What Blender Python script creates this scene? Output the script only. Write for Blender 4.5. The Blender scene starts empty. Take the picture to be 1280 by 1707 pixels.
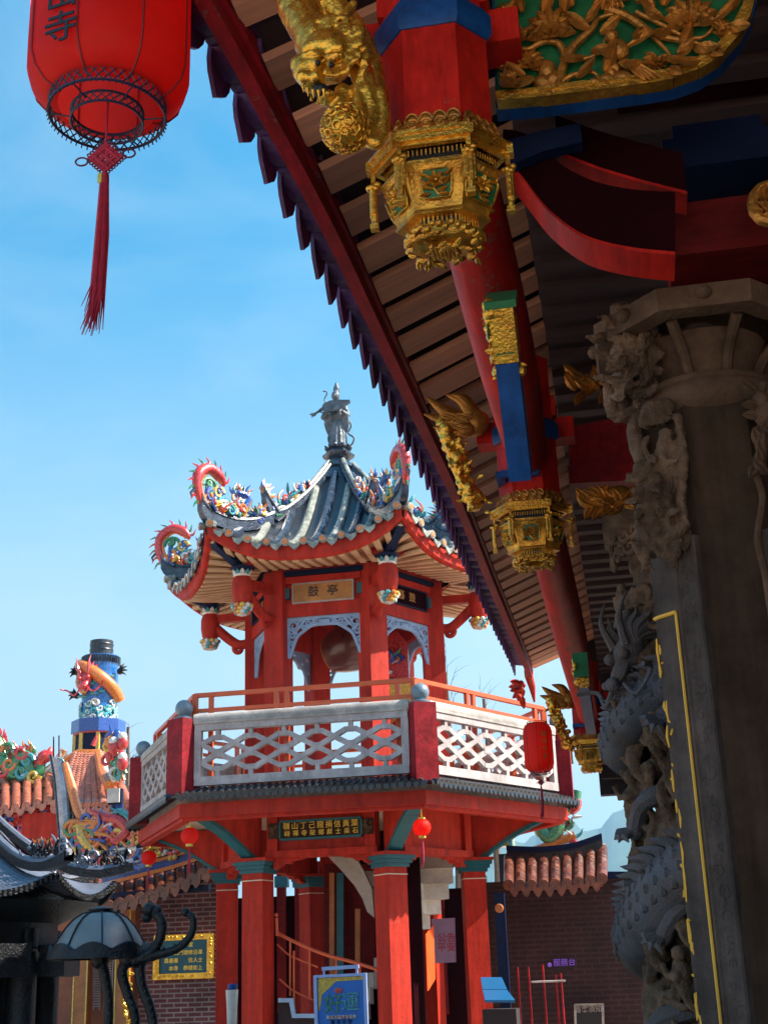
import bpy, bmesh, math, random
from math import sin, cos, pi, radians, sqrt, atan2
from mathutils import Vector as V, Matrix as MX, noise

S = bpy.context.scene
COL = S.collection
random.seed(7)

# ------------------------------------------------------------------ camera
FPX, PIT, YAW, ROL, EYE = 2200.0, radians(19.5), radians(10.0), radians(2.0), 1.6
_F = V((-sin(YAW)*cos(PIT), cos(YAW)*cos(PIT), sin(PIT)))
_R0 = V((cos(YAW), sin(YAW), 0))
_U0 = _R0.cross(_F)
_R = cos(ROL)*_R0 - sin(ROL)*_U0
_U = sin(ROL)*_R0 + cos(ROL)*_U0
CAM = V((0, 0, EYE))

def ray(u, v):
    return _R*((u-640)/FPX) + _U*((853.5-v)/FPX) + _F

def aY(u, v, Y):
    d = ray(u, v); return CAM + d*(Y/d.y)

def aX(u, v, X):
    d = ray(u, v); return CAM + d*(X/d.x)

def aZ(u, v, Z):
    d = ray(u, v); return CAM + d*((Z-EYE)/d.z)

# ------------------------------------------------------------------ materials
def mat(name, col, rough=.6, metal=0., var=.22, scale=6., bump=.25, bscale=40., coat=0., spec=.5,
        dirt=0., trans=0., bdist=.01, grain=None, col2=None, gstr=.8, chips=0., rnd=0.):
    m = bpy.data.materials.new(name); m.use_nodes = True
    nt = m.node_tree; N = nt.nodes; L = nt.links
    b = N['Principled BSDF']
    tc = N.new('ShaderNodeTexCoord')
    n1 = N.new('ShaderNodeTexNoise'); n1.inputs['Scale'].default_value = scale
    n1.inputs['Detail'].default_value = 6; n1.inputs['Roughness'].default_value = .65
    L.new(tc.outputs['Object'], n1.inputs['Vector'])
    r = N.new('ShaderNodeValToRGB')
    lo = [max(0, c*(1-var)) for c in col]; hi = [min(1, c*(1+var)) for c in (col2 or col)]
    r.color_ramp.elements[0].position = .3; r.color_ramp.elements[1].position = .7
    r.color_ramp.elements[0].color = (*lo, 1); r.color_ramp.elements[1].color = (*hi, 1)
    L.new(n1.outputs['Fac'], r.inputs['Fac'])
    out = r.outputs['Color']
    if dirt > 0:
        n2 = N.new('ShaderNodeTexNoise'); n2.inputs['Scale'].default_value = scale*.45
        n2.inputs['Detail'].default_value = 9; n2.inputs['Roughness'].default_value = .75
        L.new(tc.outputs['Object'], n2.inputs['Vector'])
        r2 = N.new('ShaderNodeValToRGB')
        r2.color_ramp.elements[0].position = .42; r2.color_ramp.elements[1].position = .62
        r2.color_ramp.elements[0].color = (1-dirt, 1-dirt, 1-dirt, 1)
        r2.color_ramp.elements[1].color = (1, 1, 1, 1)
        L.new(n2.outputs['Fac'], r2.inputs['Fac'])
        mx = N.new('ShaderNodeMix'); mx.data_type = 'RGBA'; mx.blend_type = 'MULTIPLY'
        mx.inputs['Factor'].default_value = 1
        L.new(out, mx.inputs[6]); L.new(r2.outputs['Color'], mx.inputs[7])
        out = mx.outputs[2]
    g_out = None
    if grain:
        # brushed paint over timber grain: noise stretched along one axis, with a few worn streaks
        mp = N.new('ShaderNodeMapping'); mp.inputs['Scale'].default_value = grain; L.new(tc.outputs['Object'], mp.inputs['Vector'])
        n4 = N.new('ShaderNodeTexNoise'); n4.inputs['Scale'].default_value = 1; n4.inputs['Detail'].default_value = 8; n4.inputs['Roughness'].default_value = .7
        L.new(mp.outputs[0], n4.inputs['Vector']); g_out = n4.outputs['Fac']
        r4 = N.new('ShaderNodeValToRGB'); r4.color_ramp.elements[0].position = .30; r4.color_ramp.elements[1].position = .62
        r4.color_ramp.elements[0].color = (.45, .45, .45, 1); r4.color_ramp.elements[1].color = (1.08, 1.08, 1.08, 1)
        L.new(g_out, r4.inputs['Fac'])
        m4 = N.new('ShaderNodeMix'); m4.data_type = 'RGBA'; m4.blend_type = 'MULTIPLY'; m4.inputs['Factor'].default_value = gstr
        L.new(out, m4.inputs[6]); L.new(r4.outputs['Color'], m4.inputs[7]); out = m4.outputs[2]
    if chips > 0:
        # small flakes where the paint has come off down to grey brown wood
        n5 = N.new('ShaderNodeTexNoise'); n5.inputs['Scale'].default_value = 34; n5.inputs['Detail'].default_value = 4; n5.inputs['Roughness'].default_value = .6
        n6 = N.new('ShaderNodeTexNoise'); n6.inputs['Scale'].default_value = 3.1; n6.inputs['Detail'].default_value = 3
        L.new(tc.outputs['Object'], n5.inputs['Vector']); L.new(tc.outputs['Object'], n6.inputs['Vector'])
        a5 = N.new('ShaderNodeMath'); a5.operation = 'ADD'; L.new(n5.outputs['Fac'], a5.inputs[0]); L.new(n6.outputs['Fac'], a5.inputs[1])
        r5 = N.new('ShaderNodeValToRGB'); r5.color_ramp.elements[0].position = .615; r5.color_ramp.elements[1].position = .64
        h5 = N.new('ShaderNodeMath'); h5.operation = 'MULTIPLY'; h5.inputs[1].default_value = .5; L.new(a5.outputs[0], h5.inputs[0]); L.new(h5.outputs[0], r5.inputs['Fac'])
        m5 = N.new('ShaderNodeMix'); m5.data_type = 'RGBA'; k5 = N.new('ShaderNodeMath'); k5.operation = 'MULTIPLY'; k5.inputs[1].default_value = chips
        L.new(r5.outputs['Color'], k5.inputs[0]); L.new(k5.outputs[0], m5.inputs['Factor'])
        L.new(out, m5.inputs[6]); m5.inputs[7].default_value = (.17, .10, .075, 1); out = m5.outputs[2]
    if rnd > 0:
        oi = N.new('ShaderNodeObjectInfo'); h6 = N.new('ShaderNodeHueSaturation'); q6 = N.new('ShaderNodeMapRange')
        q6.inputs['To Min'].default_value = 1-rnd; q6.inputs['To Max'].default_value = 1+rnd
        L.new(oi.outputs['Random'], q6.inputs['Value']); L.new(q6.outputs[0], h6.inputs['Value']); L.new(out, h6.inputs['Color']); out = h6.outputs[0]
    L.new(out, b.inputs['Base Color'])
    b.inputs['Roughness'].default_value = rough
    b.inputs['Metallic'].default_value = metal
    b.inputs['Specular IOR Level'].default_value = spec
    if coat: b.inputs['Coat Weight'].default_value = coat; b.inputs['Coat Roughness'].default_value = .15
    rr = N.new('ShaderNodeMapRange')
    rr.inputs['To Min'].default_value = max(.02, rough-.12); rr.inputs['To Max'].default_value = min(1, rough+.15)
    L.new(n1.outputs['Fac'], rr.inputs['Value']); L.new(rr.outputs['Result'], b.inputs['Roughness'])
    if bump > 0:
        n3 = N.new('ShaderNodeTexNoise'); n3.inputs['Scale'].default_value = bscale
        n3.inputs['Detail'].default_value = 5
        L.new(tc.outputs['Object'], n3.inputs['Vector'])
        bp = N.new('ShaderNodeBump'); bp.inputs['Strength'].default_value = bump
        bp.inputs['Distance'].default_value = bdist
        if g_out is not None:
            ad = N.new('ShaderNodeMath'); ad.operation = 'ADD'; L.new(n3.outputs['Fac'], ad.inputs[0]); L.new(g_out, ad.inputs[1])
            L.new(ad.outputs[0], bp.inputs['Height'])
        else: L.new(n3.outputs['Fac'], bp.inputs['Height'])
        L.new(bp.outputs['Normal'], b.inputs['Normal'])
    if trans > 0:
        # thin lit cloth: part of the light passes through
        tl = N.new('ShaderNodeBsdfTranslucent'); L.new(out, tl.inputs['Color'])
        ms = N.new('ShaderNodeMixShader'); ms.inputs['Fac'].default_value = trans
        L.new(b.outputs[0], ms.inputs[1]); L.new(tl.outputs[0], ms.inputs[2])
        L.new(ms.outputs[0], N['Material Output'].inputs['Surface'])
    return m

def brick_mat(name, c1, c2, mortar, sc=1.0):
    m = bpy.data.materials.new(name); m.use_nodes = True
    nt = m.node_tree; N = nt.nodes; L = nt.links; b = N['Principled BSDF']
    tc = N.new('ShaderNodeTexCoord'); mp = N.new('ShaderNodeMapping')
    mp.inputs['Rotation'].default_value = (radians(90), 0, 0)
    L.new(tc.outputs['Object'], mp.inputs['Vector'])
    br = N.new('ShaderNodeTexBrick'); br.inputs['Scale'].default_value = sc
    br.inputs['Color1'].default_value = (*c1, 1); br.inputs['Color2'].default_value = (*c2, 1)
    br.inputs['Mortar'].default_value = (*mortar, 1)
    br.inputs['Mortar Size'].default_value = .012; br.inputs['Brick Width'].default_value = .24
    br.inputs['Row Height'].default_value = .075; br.inputs['Bias'].default_value = 0
    L.new(mp.outputs[0], br.inputs['Vector'])
    n = N.new('ShaderNodeTexNoise'); n.inputs['Scale'].default_value = 2.2; n.inputs['Detail'].default_value = 8
    L.new(tc.outputs['Object'], n.inputs['Vector'])
    r = N.new('ShaderNodeValToRGB'); r.color_ramp.elements[0].position = .35; r.color_ramp.elements[1].position = .7
    r.color_ramp.elements[0].color = (.5, .5, .5, 1); r.color_ramp.elements[1].color = (1.1, 1.1, 1.1, 1)
    L.new(n.outputs['Fac'], r.inputs['Fac'])
    mx = N.new('ShaderNodeMix'); mx.data_type = 'RGBA'; mx.blend_type = 'MULTIPLY'; mx.inputs['Factor'].default_value = 1
    L.new(br.outputs['Color'], mx.inputs[6]); L.new(r.outputs['Color'], mx.inputs[7])
    L.new(mx.outputs[2], b.inputs['Base Color']); b.inputs['Roughness'].default_value = .8
    bp = N.new('ShaderNodeBump'); bp.inputs['Strength'].default_value = .6; bp.inputs['Distance'].default_value = .01
    bp.invert = True
    L.new(br.outputs['Fac'], bp.inputs['Height']); L.new(bp.outputs['Normal'], b.inputs['Normal'])
    return m

def wood_mat(name, col, axis=0, rough=.6, var=.35):
    m = bpy.data.materials.new(name); m.use_nodes = True
    nt = m.node_tree; N = nt.nodes; L = nt.links; b = N['Principled BSDF']
    tc = N.new('ShaderNodeTexCoord'); mp = N.new('ShaderNodeMapping')
    s = [14, 14, 14]; s[axis] = 1.2; mp.inputs['Scale'].default_value = s
    L.new(tc.outputs['Object'], mp.inputs['Vector'])
    oi = N.new('ShaderNodeObjectInfo')
    n = N.new('ShaderNodeTexNoise'); n.noise_dimensions = '4D'; n.inputs['Scale'].default_value = 1.0
    n.inputs['Detail'].default_value = 7; n.inputs['Roughness'].default_value = .7
    ml = N.new('ShaderNodeMath'); ml.operation = 'MULTIPLY'; ml.inputs[1].default_value = 30
    L.new(oi.outputs['Random'], ml.inputs[0]); L.new(ml.outputs[0], n.inputs['W'])
    L.new(mp.outputs[0], n.inputs['Vector'])
    r = N.new('ShaderNodeValToRGB'); r.color_ramp.elements[0].position = .3; r.color_ramp.elements[1].position = .72
    r.color_ramp.elements[0].color = (*[c*(1-var) for c in col], 1)
    r.color_ramp.elements[1].color = (*[min(1, c*(1+var)) for c in col], 1)
    L.new(n.outputs['Fac'], r.inputs['Fac'])
    hs = N.new('ShaderNodeHueSaturation')
    mr = N.new('ShaderNodeMapRange'); mr.inputs['To Min'].default_value = .58; mr.inputs['To Max'].default_value = 1.3
    L.new(oi.outputs['Random'], mr.inputs['Value']); L.new(mr.outputs[0], hs.inputs['Value'])
    L.new(r.outputs['Color'], hs.inputs['Color']); L.new(hs.outputs[0], b.inputs['Base Color'])
    b.inputs['Roughness'].default_value = rough
    bp = N.new('ShaderNodeBump'); bp.inputs['Strength'].default_value = .3; bp.inputs['Distance'].default_value = .004
    L.new(n.outputs['Fac'], bp.inputs['Height']); L.new(bp.outputs['Normal'], b.inputs['Normal'])
    return m

K = {}
K['red'] = mat('temple red paint', (.60, .018, .011), .5, grain=(26, 2.2, 5), chips=.7, spec=.14, var=.25, scale=3, bump=.25, bscale=25, dirt=.3)
K['redp'] = mat('pavilion red paint', (.50, .034, .018), .55, spec=.15, var=.12, scale=9, bump=.3, bscale=30, dirt=.12, grain=(9, 9, 1.2), chips=.35)
K['fascia'] = mat('fascia crimson paint', (.34, .012, .02), .5, grain=(30, 3, 20), chips=.6, spec=.18, var=.25, scale=5, bump=.25, bscale=30, dirt=.35)
K['dred'] = mat('shade dark maroon', (.016, .0020, .0035), .8, spec=.03, var=.3, scale=4, bump=.2)  # near black maroon: shade on beam sides and inner walls put into the colour
K['gold'] = mat('gilded carving', (.52, .20, .03), .32, metal=.75, col2=(.86, .46, .06), var=.2, scale=18, bump=.7, bscale=90, dirt=.35, bdist=.006)
K['goldb'] = mat('bright gilding', (.70, .30, .04), .26, metal=.8, col2=(.95, .55, .07), var=.1, scale=20, bump=.7, bscale=110, dirt=.25, bdist=.005)
K['goldo'] = mat('old copper gilding', (.58, .25, .045), .38, metal=.6, var=.4, scale=16, bump=.7, bscale=80, dirt=.4, bdist=.006)
K['blue'] = mat('deep blue paint', (.006, .07, .27), .45, grain=(26, 3, 26), chips=.6, spec=.3, var=.25, scale=5, bump=.2, dirt=.25)
K['mred'] = mat('shade dulled crimson', (.17, .010, .010), .6, grain=(4, 20, 26), spec=.14, var=.3, scale=4, bump=.2, dirt=.3)  # darker copy of the temple red, with shade put into the colour
K['azure'] = mat('porcelain azure', (.015, .13, .40), .25, var=.5, scale=14, bump=.5, bscale=60, coat=.5)
K['tileo_shade'] = mat('shade browned orange tile', (.25, .070, .030), .4, var=.45, scale=9, bump=.4, bscale=40, coat=.25, dirt=.5)  # darker copy of the orange tile, shade put into the colour
K['stonep'] = mat('dressed granite panel', (.115, .085, .075), .85, spec=.15, var=.3, scale=6, bump=.5, bscale=90, dirt=.4, grain=(10, 10, 1.2))
K['stonec'] = mat('darker brown granite', (.13, .078, .050), .85, spec=.15, var=.35, scale=6, bump=.6, bscale=60, dirt=.4)  # darker brown than the carved granite, for capital and vine
K['green'] = mat('panel green paint', (.008, .13, .045), .5, var=.3, scale=9, bump=.3)
K['teal'] = mat('teal paint', (.006, .10, .13), .5, var=.25, scale=5, bump=.2)
K['stone'] = mat('carved granite', (.20, .125, .082), .85, spec=.2, var=.4, scale=9, bump=.9, bscale=110, dirt=.55, bdist=.012)
K['stonemix'] = mat('sky tinted granite', (.24, .165, .12), .85, spec=.2, var=.3, scale=2.6, bump=.9, bscale=110, dirt=.5, bdist=.012, col2=(.11, .125, .16))  # brown stone with blue patches that stand for sky light on it
K['stoneb'] = mat('blue grey granite', (.17, .22, .30), .75, var=.35, scale=7, bump=.6, bscale=70, dirt=.4)
K['stoned'] = mat('dark granite shaft', (.066, .040, .026), .85, spec=.12, grain=(14, 14, .8), var=.3, scale=4, bump=.4, bscale=55, dirt=.4)
K['yellow'] = mat('yellow painted line', (.75, .40, .03), .5, var=.15)
K['cream'] = mat('cream plaster', (.70, .58, .44), .7, var=.1, scale=3, bump=.2, dirt=.25)
K['white'] = mat('whitewashed concrete', (.62, .58, .52), .7, var=.1, scale=3, dirt=.3)
K['conc'] = mat('lilac grey precast concrete', (.52, .46, .45), .8, grain=(8, 8, .9), gstr=.4, spec=.2, var=.14, scale=6, bump=.4, bscale=60, dirt=.3)
K['cope'] = mat('weathered coping', (.46, .42, .38), .75, var=.2, scale=6, bump=.4, dirt=.4)
K['rail'] = mat('orange red enamel', (.58, .085, .015), .35, var=.12, scale=6, bump=.1)
K['lbl'] = mat('pale blue fretwork paint', (.27, .42, .62), .55, var=.12, scale=6, bump=.2, dirt=.2)
K['ball'] = mat('blue grey finial paint', (.16, .24, .30), .4, var=.2, scale=6, dirt=.3)
K['tiled'] = mat('dark glazed tile', (.018, .024, .034), .35, var=.7, scale=8, bump=.3, bscale=50, coat=.25, dirt=.4)
K['tileb'] = mat('blue black glazed tile', (.022, .040, .072), .25, var=.8, scale=9, bump=.5, bscale=40, coat=.45, dirt=.35)
K['tilew'] = mat('pale tile and sun glint', (.34, .36, .30), .35, var=.7, scale=9, bump=.5, bscale=40, coat=.3, dirt=.5)  # pale drip tiles, and tile rows that stand for white sun glints
K['tileo'] = mat('orange glazed tile', (.52, .13, .045), .35, var=.3, scale=7, bump=.3, bscale=40, coat=.4, dirt=.4)
K['tiles'] = mat('salmon glazed tile', (.58, .19, .11), .35, var=.3, scale=8, bump=.3, bscale=40, coat=.4, dirt=.35)
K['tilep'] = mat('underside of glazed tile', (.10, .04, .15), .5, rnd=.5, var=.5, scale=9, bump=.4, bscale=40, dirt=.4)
K['sand'] = mat('cream painted soffit', (.66, .44, .25), .6, var=.12, scale=5, bump=.2, dirt=.15)
K['sand2'] = mat('tan painted rafter', (.44, .24, .11), .6, var=.15, scale=5, bump=.2)
K['plaq'] = mat('ochre plaque', (.46, .22, .055), .5, var=.3, scale=5, bump=.2, dirt=.25)
K['ink'] = mat('black ink paint', (.01, .01, .014), .5, var=.1, bump=0)
K['navy'] = mat('navy paint', (.003, .010, .042), .5, spec=.2, var=.25, scale=6, bump=.2)
K['pl_red'] = mat('porcelain red', (.52, .035, .035), .25, var=.35, scale=30, bump=.5, bscale=90, coat=.5)
K['pl_or'] = mat('porcelain orange', (.62, .18, .03), .25, var=.3, scale=30, bump=.5, bscale=90, coat=.5)
K['pl_blue'] = mat('porcelain blue', (.02, .07, .30), .22, var=.5, scale=30, bump=.5, bscale=90, coat=.6)
K['pl_green'] = mat('porcelain green', (.04, .20, .08), .25, var=.5, scale=30, bump=.5, bscale=90, coat=.5)
K['pl_yel'] = mat('porcelain yellow', (.65, .42, .06), .25, var=.3, scale=30, bump=.5, bscale=90, coat=.5)
K['pl_wht'] = mat('porcelain white', (.62, .62, .58), .25, var=.3, scale=30, bump=.5, bscale=90, coat=.5)
K['pl_tq'] = mat('porcelain turquoise', (.05, .30, .33), .25, var=.4, scale=30, bump=.5, bscale=90, coat=.5)
K['statue'] = mat('weathered grey porcelain', (.10, .13, .16), .45, var=.6, scale=12, bump=.6, bscale=50, dirt=.4)
K['black'] = mat('black cast bronze', (.014, .016, .020), .42, metal=.4, var=.6, scale=14, bump=.8, bscale=60, dirt=.4)
K['lead'] = mat('grey ribbed roof sheet', (.15, .17, .22), .35, metal=.25, var=.25, scale=6, bump=.2)
K['steel'] = mat('brushed lid metal', (.20, .195, .19), .38, metal=.35, var=.2, scale=5, bump=.2)
K['silver'] = mat('mirror polished ridge cap', (.34, .31, .33), .22, metal=.85, var=.4, scale=5, bump=.3)
K['cloth'] = mat('red lantern cloth', (.85, .030, .020), .5, var=.1, scale=5, bump=.25, bscale=120, trans=.72)
K['clothb'] = mat('bright red lantern cloth', (.98, .045, .022), .5, var=.1, scale=5, bump=.15, trans=.72)
K['seam'] = mat('dark red piping', (.20, .008, .012), .6, var=.1, bump=0)
K['tassel'] = mat('crimson tassel thread', (.36, .015, .045), .6, var=.3, scale=40, bump=.4)
K['cord'] = mat('dark cord', (.10, .012, .05), .6, bump=0)
K['fili'] = mat('black lace trim', (.015, .018, .06), .5, bump=0)
K['foil'] = mat('gold foil', (.75, .5, .08), .3, metal=.6)
K['sign'] = mat('sign sky blue print', (.02, .16, .55), .45, var=.1, bump=0)
K['signf'] = mat('sign blue white frame', (.35, .45, .75), .4, var=.08, bump=0)
K['orange'] = mat('orange red banner vinyl', (.85, .09, .012), .5, var=.06, bump=0)
K['poster'] = mat('lilac poster paper', (.28, .19, .30), .6, var=.15, bump=0)
K['glass'] = mat('opal lamp glass', (.72, .74, .76), .2, var=.05, bump=0)
K['fabricb'] = mat('blue panel plastic', (.01, .11, .26), .35, var=.1, bump=0)
K['wood'] = mat('orange varnished timber', (.40, .13, .03), .5, var=.3, scale=5)
K['orpl'] = mat('orange painted plaster', (.36, .11, .05), .65, var=.2, scale=4, bump=.3, dirt=.3)
K['dark'] = mat('shade dark plaster', (.018, .010, .014), .8, var=.4, scale=4)  # near black: interior shade put into the wall colour
K['brown'] = mat('brown drum lacquer', (.10, .022, .012), .3, var=.4, scale=5, coat=.4)
K['bark'] = mat('bare twig bark', (.10, .07, .05), .8, var=.3)
K['brick'] = brick_mat('red brick', (.18, .045, .045), (.13, .03, .035), (.30, .24, .24))
K['brick_shade'] = brick_mat('shade darkened red brick', (.040, .009, .011), (.030, .007, .009), (.055, .025, .027))  # darker copy of the red brick, deep shade put into the colour
K['rafter'] = wood_mat('brown rafter timber', (.62, .28, .165), 0, .6, .3)
K['ceil'] = wood_mat('added shade ceiling boards', (.035, .018, .02), 0, .7, .3)

# ------------------------------------------------------------------ mesh builder
class MB:
    def __init__(s, xf=None):
        s.v = []; s.f = []; s.mi = []; s.sm = []; s.xf = xf; s.cur = 0
    def add(s, vs, fs, mi=None, smooth=True):
        o = len(s.v)
        for p in vs:
            p = V(p)
            s.v.append(s.xf @ p if s.xf else p)
        m = s.cur if mi is None else mi
        for f in fs:
            s.f.append([i+o for i in f]); s.mi.append(m); s.sm.append(smooth)
    def box(s, c, d, R=None, mi=None):
        c = V(c); x, y, z = d[0]/2, d[1]/2, d[2]/2
        vs = [V((a*x, b*y, e*z)) for e in (-1, 1) for b in (-1, 1) for a in (-1, 1)]
        if R: vs = [R @ p for p in vs]
        s.add([c+p for p in vs], [(0, 2, 3, 1), (4, 5, 7, 6), (0, 1, 5, 4), (2, 6, 7, 3), (0, 4, 6, 2), (1, 3, 7, 5)], mi, False)
    def bar(s, a, b, w, h, up=(0, 0, 1), mi=None):
        a, b = V(a), V(b); d = (b-a); L = d.length
        if L < 1e-6: return
        d.normalize(); up = V(up); x = d.cross(up)
        if x.length < 1e-4: x = d.cross(V((1, 0, 0)))
        x.normalize(); y = x.cross(d)
        R = MX((x, d, y)).transposed(); j = (len(s.f) % 23)*.00035   # keep crossing bars from sharing a plane
        s.box((a+b)/2, (w+j, L, h+j), R, mi)
    def tube(s, pts, r, n=8, mi=None, caps=True, flat=None):
        P = [V(p) for p in pts]; m = len(P)
        if m < 2: return
        rs = r if isinstance(r, (list, tuple)) else [r]*m
        T = []
        for i in range(m):
            t = P[min(i+1, m-1)]-P[max(i-1, 0)]
            T.append(t.normalized() if t.length > 1e-9 else V((0, 0, 1)))
        ref = V((0, 0, 1)) if abs(T[0].z) < .9 else V((1, 0, 0))
        x = (ref - T[0]*ref.dot(T[0])).normalized()
        vs = []
        for i in range(m):
            x = x - T[i]*x.dot(T[i])
            x = x.normalized() if x.length > 1e-6 else T[i].orthogonal().normalized()
            y = T[i].cross(x)
            fx, fy = flat if flat else (1, 1)
            for k in range(n):
                a = 2*pi*k/n
                vs.append(P[i]+x*(cos(a)*rs[i]*fx)+y*(sin(a)*rs[i]*fy))
        fs = [(i*n+k, i*n+(k+1) % n, (i+1)*n+(k+1) % n, (i+1)*n+k) for i in range(m-1) for k in range(n)]
        if caps:
            fs.append(tuple(range(n-1, -1, -1))); fs.append(tuple((m-1)*n+k for k in range(n)))
        s.add(vs, fs, mi)
    def ell(s, c, r, R=None, nu=10, nv=6, mi=None):
        c = V(c); r = r if isinstance(r, (list, tuple)) else (r, r, r)
        vs = [V((0, 0, r[2]))]
        for j in range(1, nv):
            a = pi*j/nv
            for i in range(nu):
                b = 2*pi*i/nu
                vs.append(V((r[0]*sin(a)*cos(b), r[1]*sin(a)*sin(b), r[2]*cos(a))))
        vs.append(V((0, 0, -r[2])))
        fs = [(0, 1+i, 1+(i+1) % nu) for i in range(nu)]
        for j in range(nv-2):
            for i in range(nu):
                a = 1+j*nu+i; b = 1+j*nu+(i+1) % nu
                fs.append((a, a+nu, b+nu, b))
        e = len(vs)-1; o = 1+(nv-2)*nu
        fs += [(o+i, e, o+(i+1) % nu) for i in range(nu)]
        if R: vs = [R @ p for p in vs]
        s.add([c+p for p in vs], fs, mi)
    def lathe(s, prof, n=16, c=(0, 0, 0), a0=0., a1=2*pi, mi=None, smooth=True, caps=True):
        c = V(c); full = abs(a1-a0-2*pi) < 1e-6; m = n if full else n+1
        vs = []
        for (r, z) in prof:
            for k in range(m):
                a = a0+(a1-a0)*k/n
                vs.append(c+V((r*cos(a), r*sin(a), z)))
        fs = []
        for j in range(len(prof)-1):
            for k in range(n):
                k2 = (k+1) % m
                fs.append((j*m+k, j*m+k2, (j+1)*m+k2, (j+1)*m+k))
        if caps and full:
            if prof[0][0] > 1e-5: fs.append(tuple(range(m-1, -1, -1)))
            if prof[-1][0] > 1e-5: fs.append(tuple((len(prof)-1)*m+k for k in range(m)))
        s.add(vs, fs, mi, smooth)
    def prism(s, poly, o, x, y, t, mi=None, smooth=False):
        """polygon poly (a,b) in the plane o + a*x + b*y, thickness t along x cross y"""
        o, x, y = V(o), V(x), V(y); nz = x.cross(y).normalized()
        n = len(poly)
        A = [o+x*a+y*b for a, b in poly]; B = [p+nz*t for p in A]
        fs = [tuple(range(n-1, -1, -1)), tuple(range(n, 2*n))]
        fs += [(i, (i+1) % n, n+(i+1) % n, n+i) for i in range(n)]
        s.add(A+B, fs, mi, smooth)
    def slab(s, poly, off, mi=None):
        """solid between polygon points (3D) and the same moved by off"""
        A = [V(p) for p in poly]; B = [p+V(off) for p in A]; n = len(A)
        fs = [tuple(range(n-1, -1, -1)), tuple(range(n, 2*n))]
        fs += [(i, (i+1) % n, n+(i+1) % n, n+i) for i in range(n)]
        s.add(A+B, fs, mi, False)
    def grid(s, rows, mi=None, smooth=True):
        m = len(rows[0]); vs = [p for r in rows for p in r]
        fs = [(j*m+i, j*m+i+1, (j+1)*m+i+1, (j+1)*m+i) for j in range(len(rows)-1) for i in range(m-1)]
        s.add(vs, fs, mi, smooth)
    def leaf(s, c, d, nrm, L, W, th=.3, bend=0., mi=None, n=5):
        """thick folded leaf from c along d"""
        c, d, nrm = V(c), V(d).normalized(), V(nrm).normalized()
        side = d.cross(nrm).normalized()
        vs = []
        for i in range(n+1):
            t = i/n; w = W*sin(pi*min(1, .08+t*.92))**.8*.5 if i < n else .001
            p = c+d*(L*t)+nrm*(bend*L*t*t)
            h = W*th*(.35+.65*sin(pi*t))
            vs += [p-side*w, p-side*w*.5+nrm*h, p+nrm*h*.45, p+side*w*.5+nrm*h, p+side*w, p-nrm*h*.4]
        fs = []
        for i in range(n):
            for k in range(6):
                fs.append((i*6+k, (i+1)*6+k, (i+1)*6+(k+1) % 6, i*6+(k+1) % 6))
        fs.append(tuple(range(6))); fs.append(tuple(n*6+k for k in range(5, -1, -1)))
        s.add(vs, fs, mi)
    def curl(s, c, x, y, r, turns=1.4, thick=.02, dirn=1, mi=None, a0=0., n=6, steps=None):
        """spiral tube in plane x,y; starts at radius r and winds in"""
        c, x, y = V(c), V(x).normalized(), V(y).normalized()
        st = steps or int(12*turns)+2; P = []; R = []
        for i in range(st+1):
            t = i/st; a = a0+dirn*2*pi*turns*t; q = r*(1-.82*t)
            P.append(c+x*(cos(a)*q)+y*(sin(a)*q)); R.append(thick*(1-.55*t))
        s.tube(P, R, n, mi)
    def flame(s, c, d, side, L, W, mi=None, w=.5):
        """wavy tapered horn"""
        c, d, side = V(c), V(d).normalized(), V(side).normalized()
        P = []; R = []
        for i in range(6):
            t = i/5
            P.append(c+d*(L*t)+side*(sin(t*5)*L*.14*w*2)); R.append(W*(1-t)**.8+.001)
        s.tube(P, R, 5, mi)

def build(mb, name, mats, parent=None, world=False, mesh=None, sharp=40):
    """one mesh object; world=True: the builder's points are world points and the parent chain holds only shifts"""
    me = bpy.data.meshes.new(name)
    off = V((0, 0, 0))
    if world:
        p = parent
        while p is not None: off += p.location; p = p.parent
    me.from_pydata([tuple(p-off) for p in mb.v], [], mb.f)
    me.polygons.foreach_set('material_index', mb.mi)
    me.polygons.foreach_set('use_smooth', mb.sm)
    me.update()
    for m in (mats if isinstance(mats, (list, tuple)) else [mats]): me.materials.append(K[m] if isinstance(m, str) else m)
    try: me.set_sharp_from_angle(angle=radians(sharp))
    except Exception: pass
    bm = bmesh.new(); bm.from_mesh(me)
    bmesh.ops.recalc_face_normals(bm, faces=bm.faces); bm.to_mesh(me); bm.free()
    o = bpy.data.objects.new(name, me); COL.objects.link(o)
    if parent: o.parent = parent
    return o

def carve(o, vox, disp=0., dscale=.05, smooth=2, seed=0):
    """fuse an object's lumps into one carved surface"""
    m = o.modifiers.new('r', 'REMESH'); m.mode = 'VOXEL'; m.voxel_size = vox; m.use_smooth_shade = True
    if smooth:
        q = o.modifiers.new('s', 'SMOOTH'); q.iterations = smooth; q.factor = .5
    if disp:
        t = bpy.data.textures.new('carving', 'CLOUDS'); t.noise_scale = dscale; t.noise_depth = 2
        d = o.modifiers.new('d', 'DISPLACE'); d.texture = t; d.strength = disp; d.mid_level = .5
    dg = bpy.context.evaluated_depsgraph_get()
    me = bpy.data.meshes.new_from_object(o.evaluated_get(dg))
    o.modifiers.clear()
    mats = [x for x in o.data.materials]
    o.data = me
    if not me.materials:
        for x in mats: me.materials.append(x)
    me.polygons.foreach_set('use_smooth', [True]*len(me.polygons))
    return o

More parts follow.
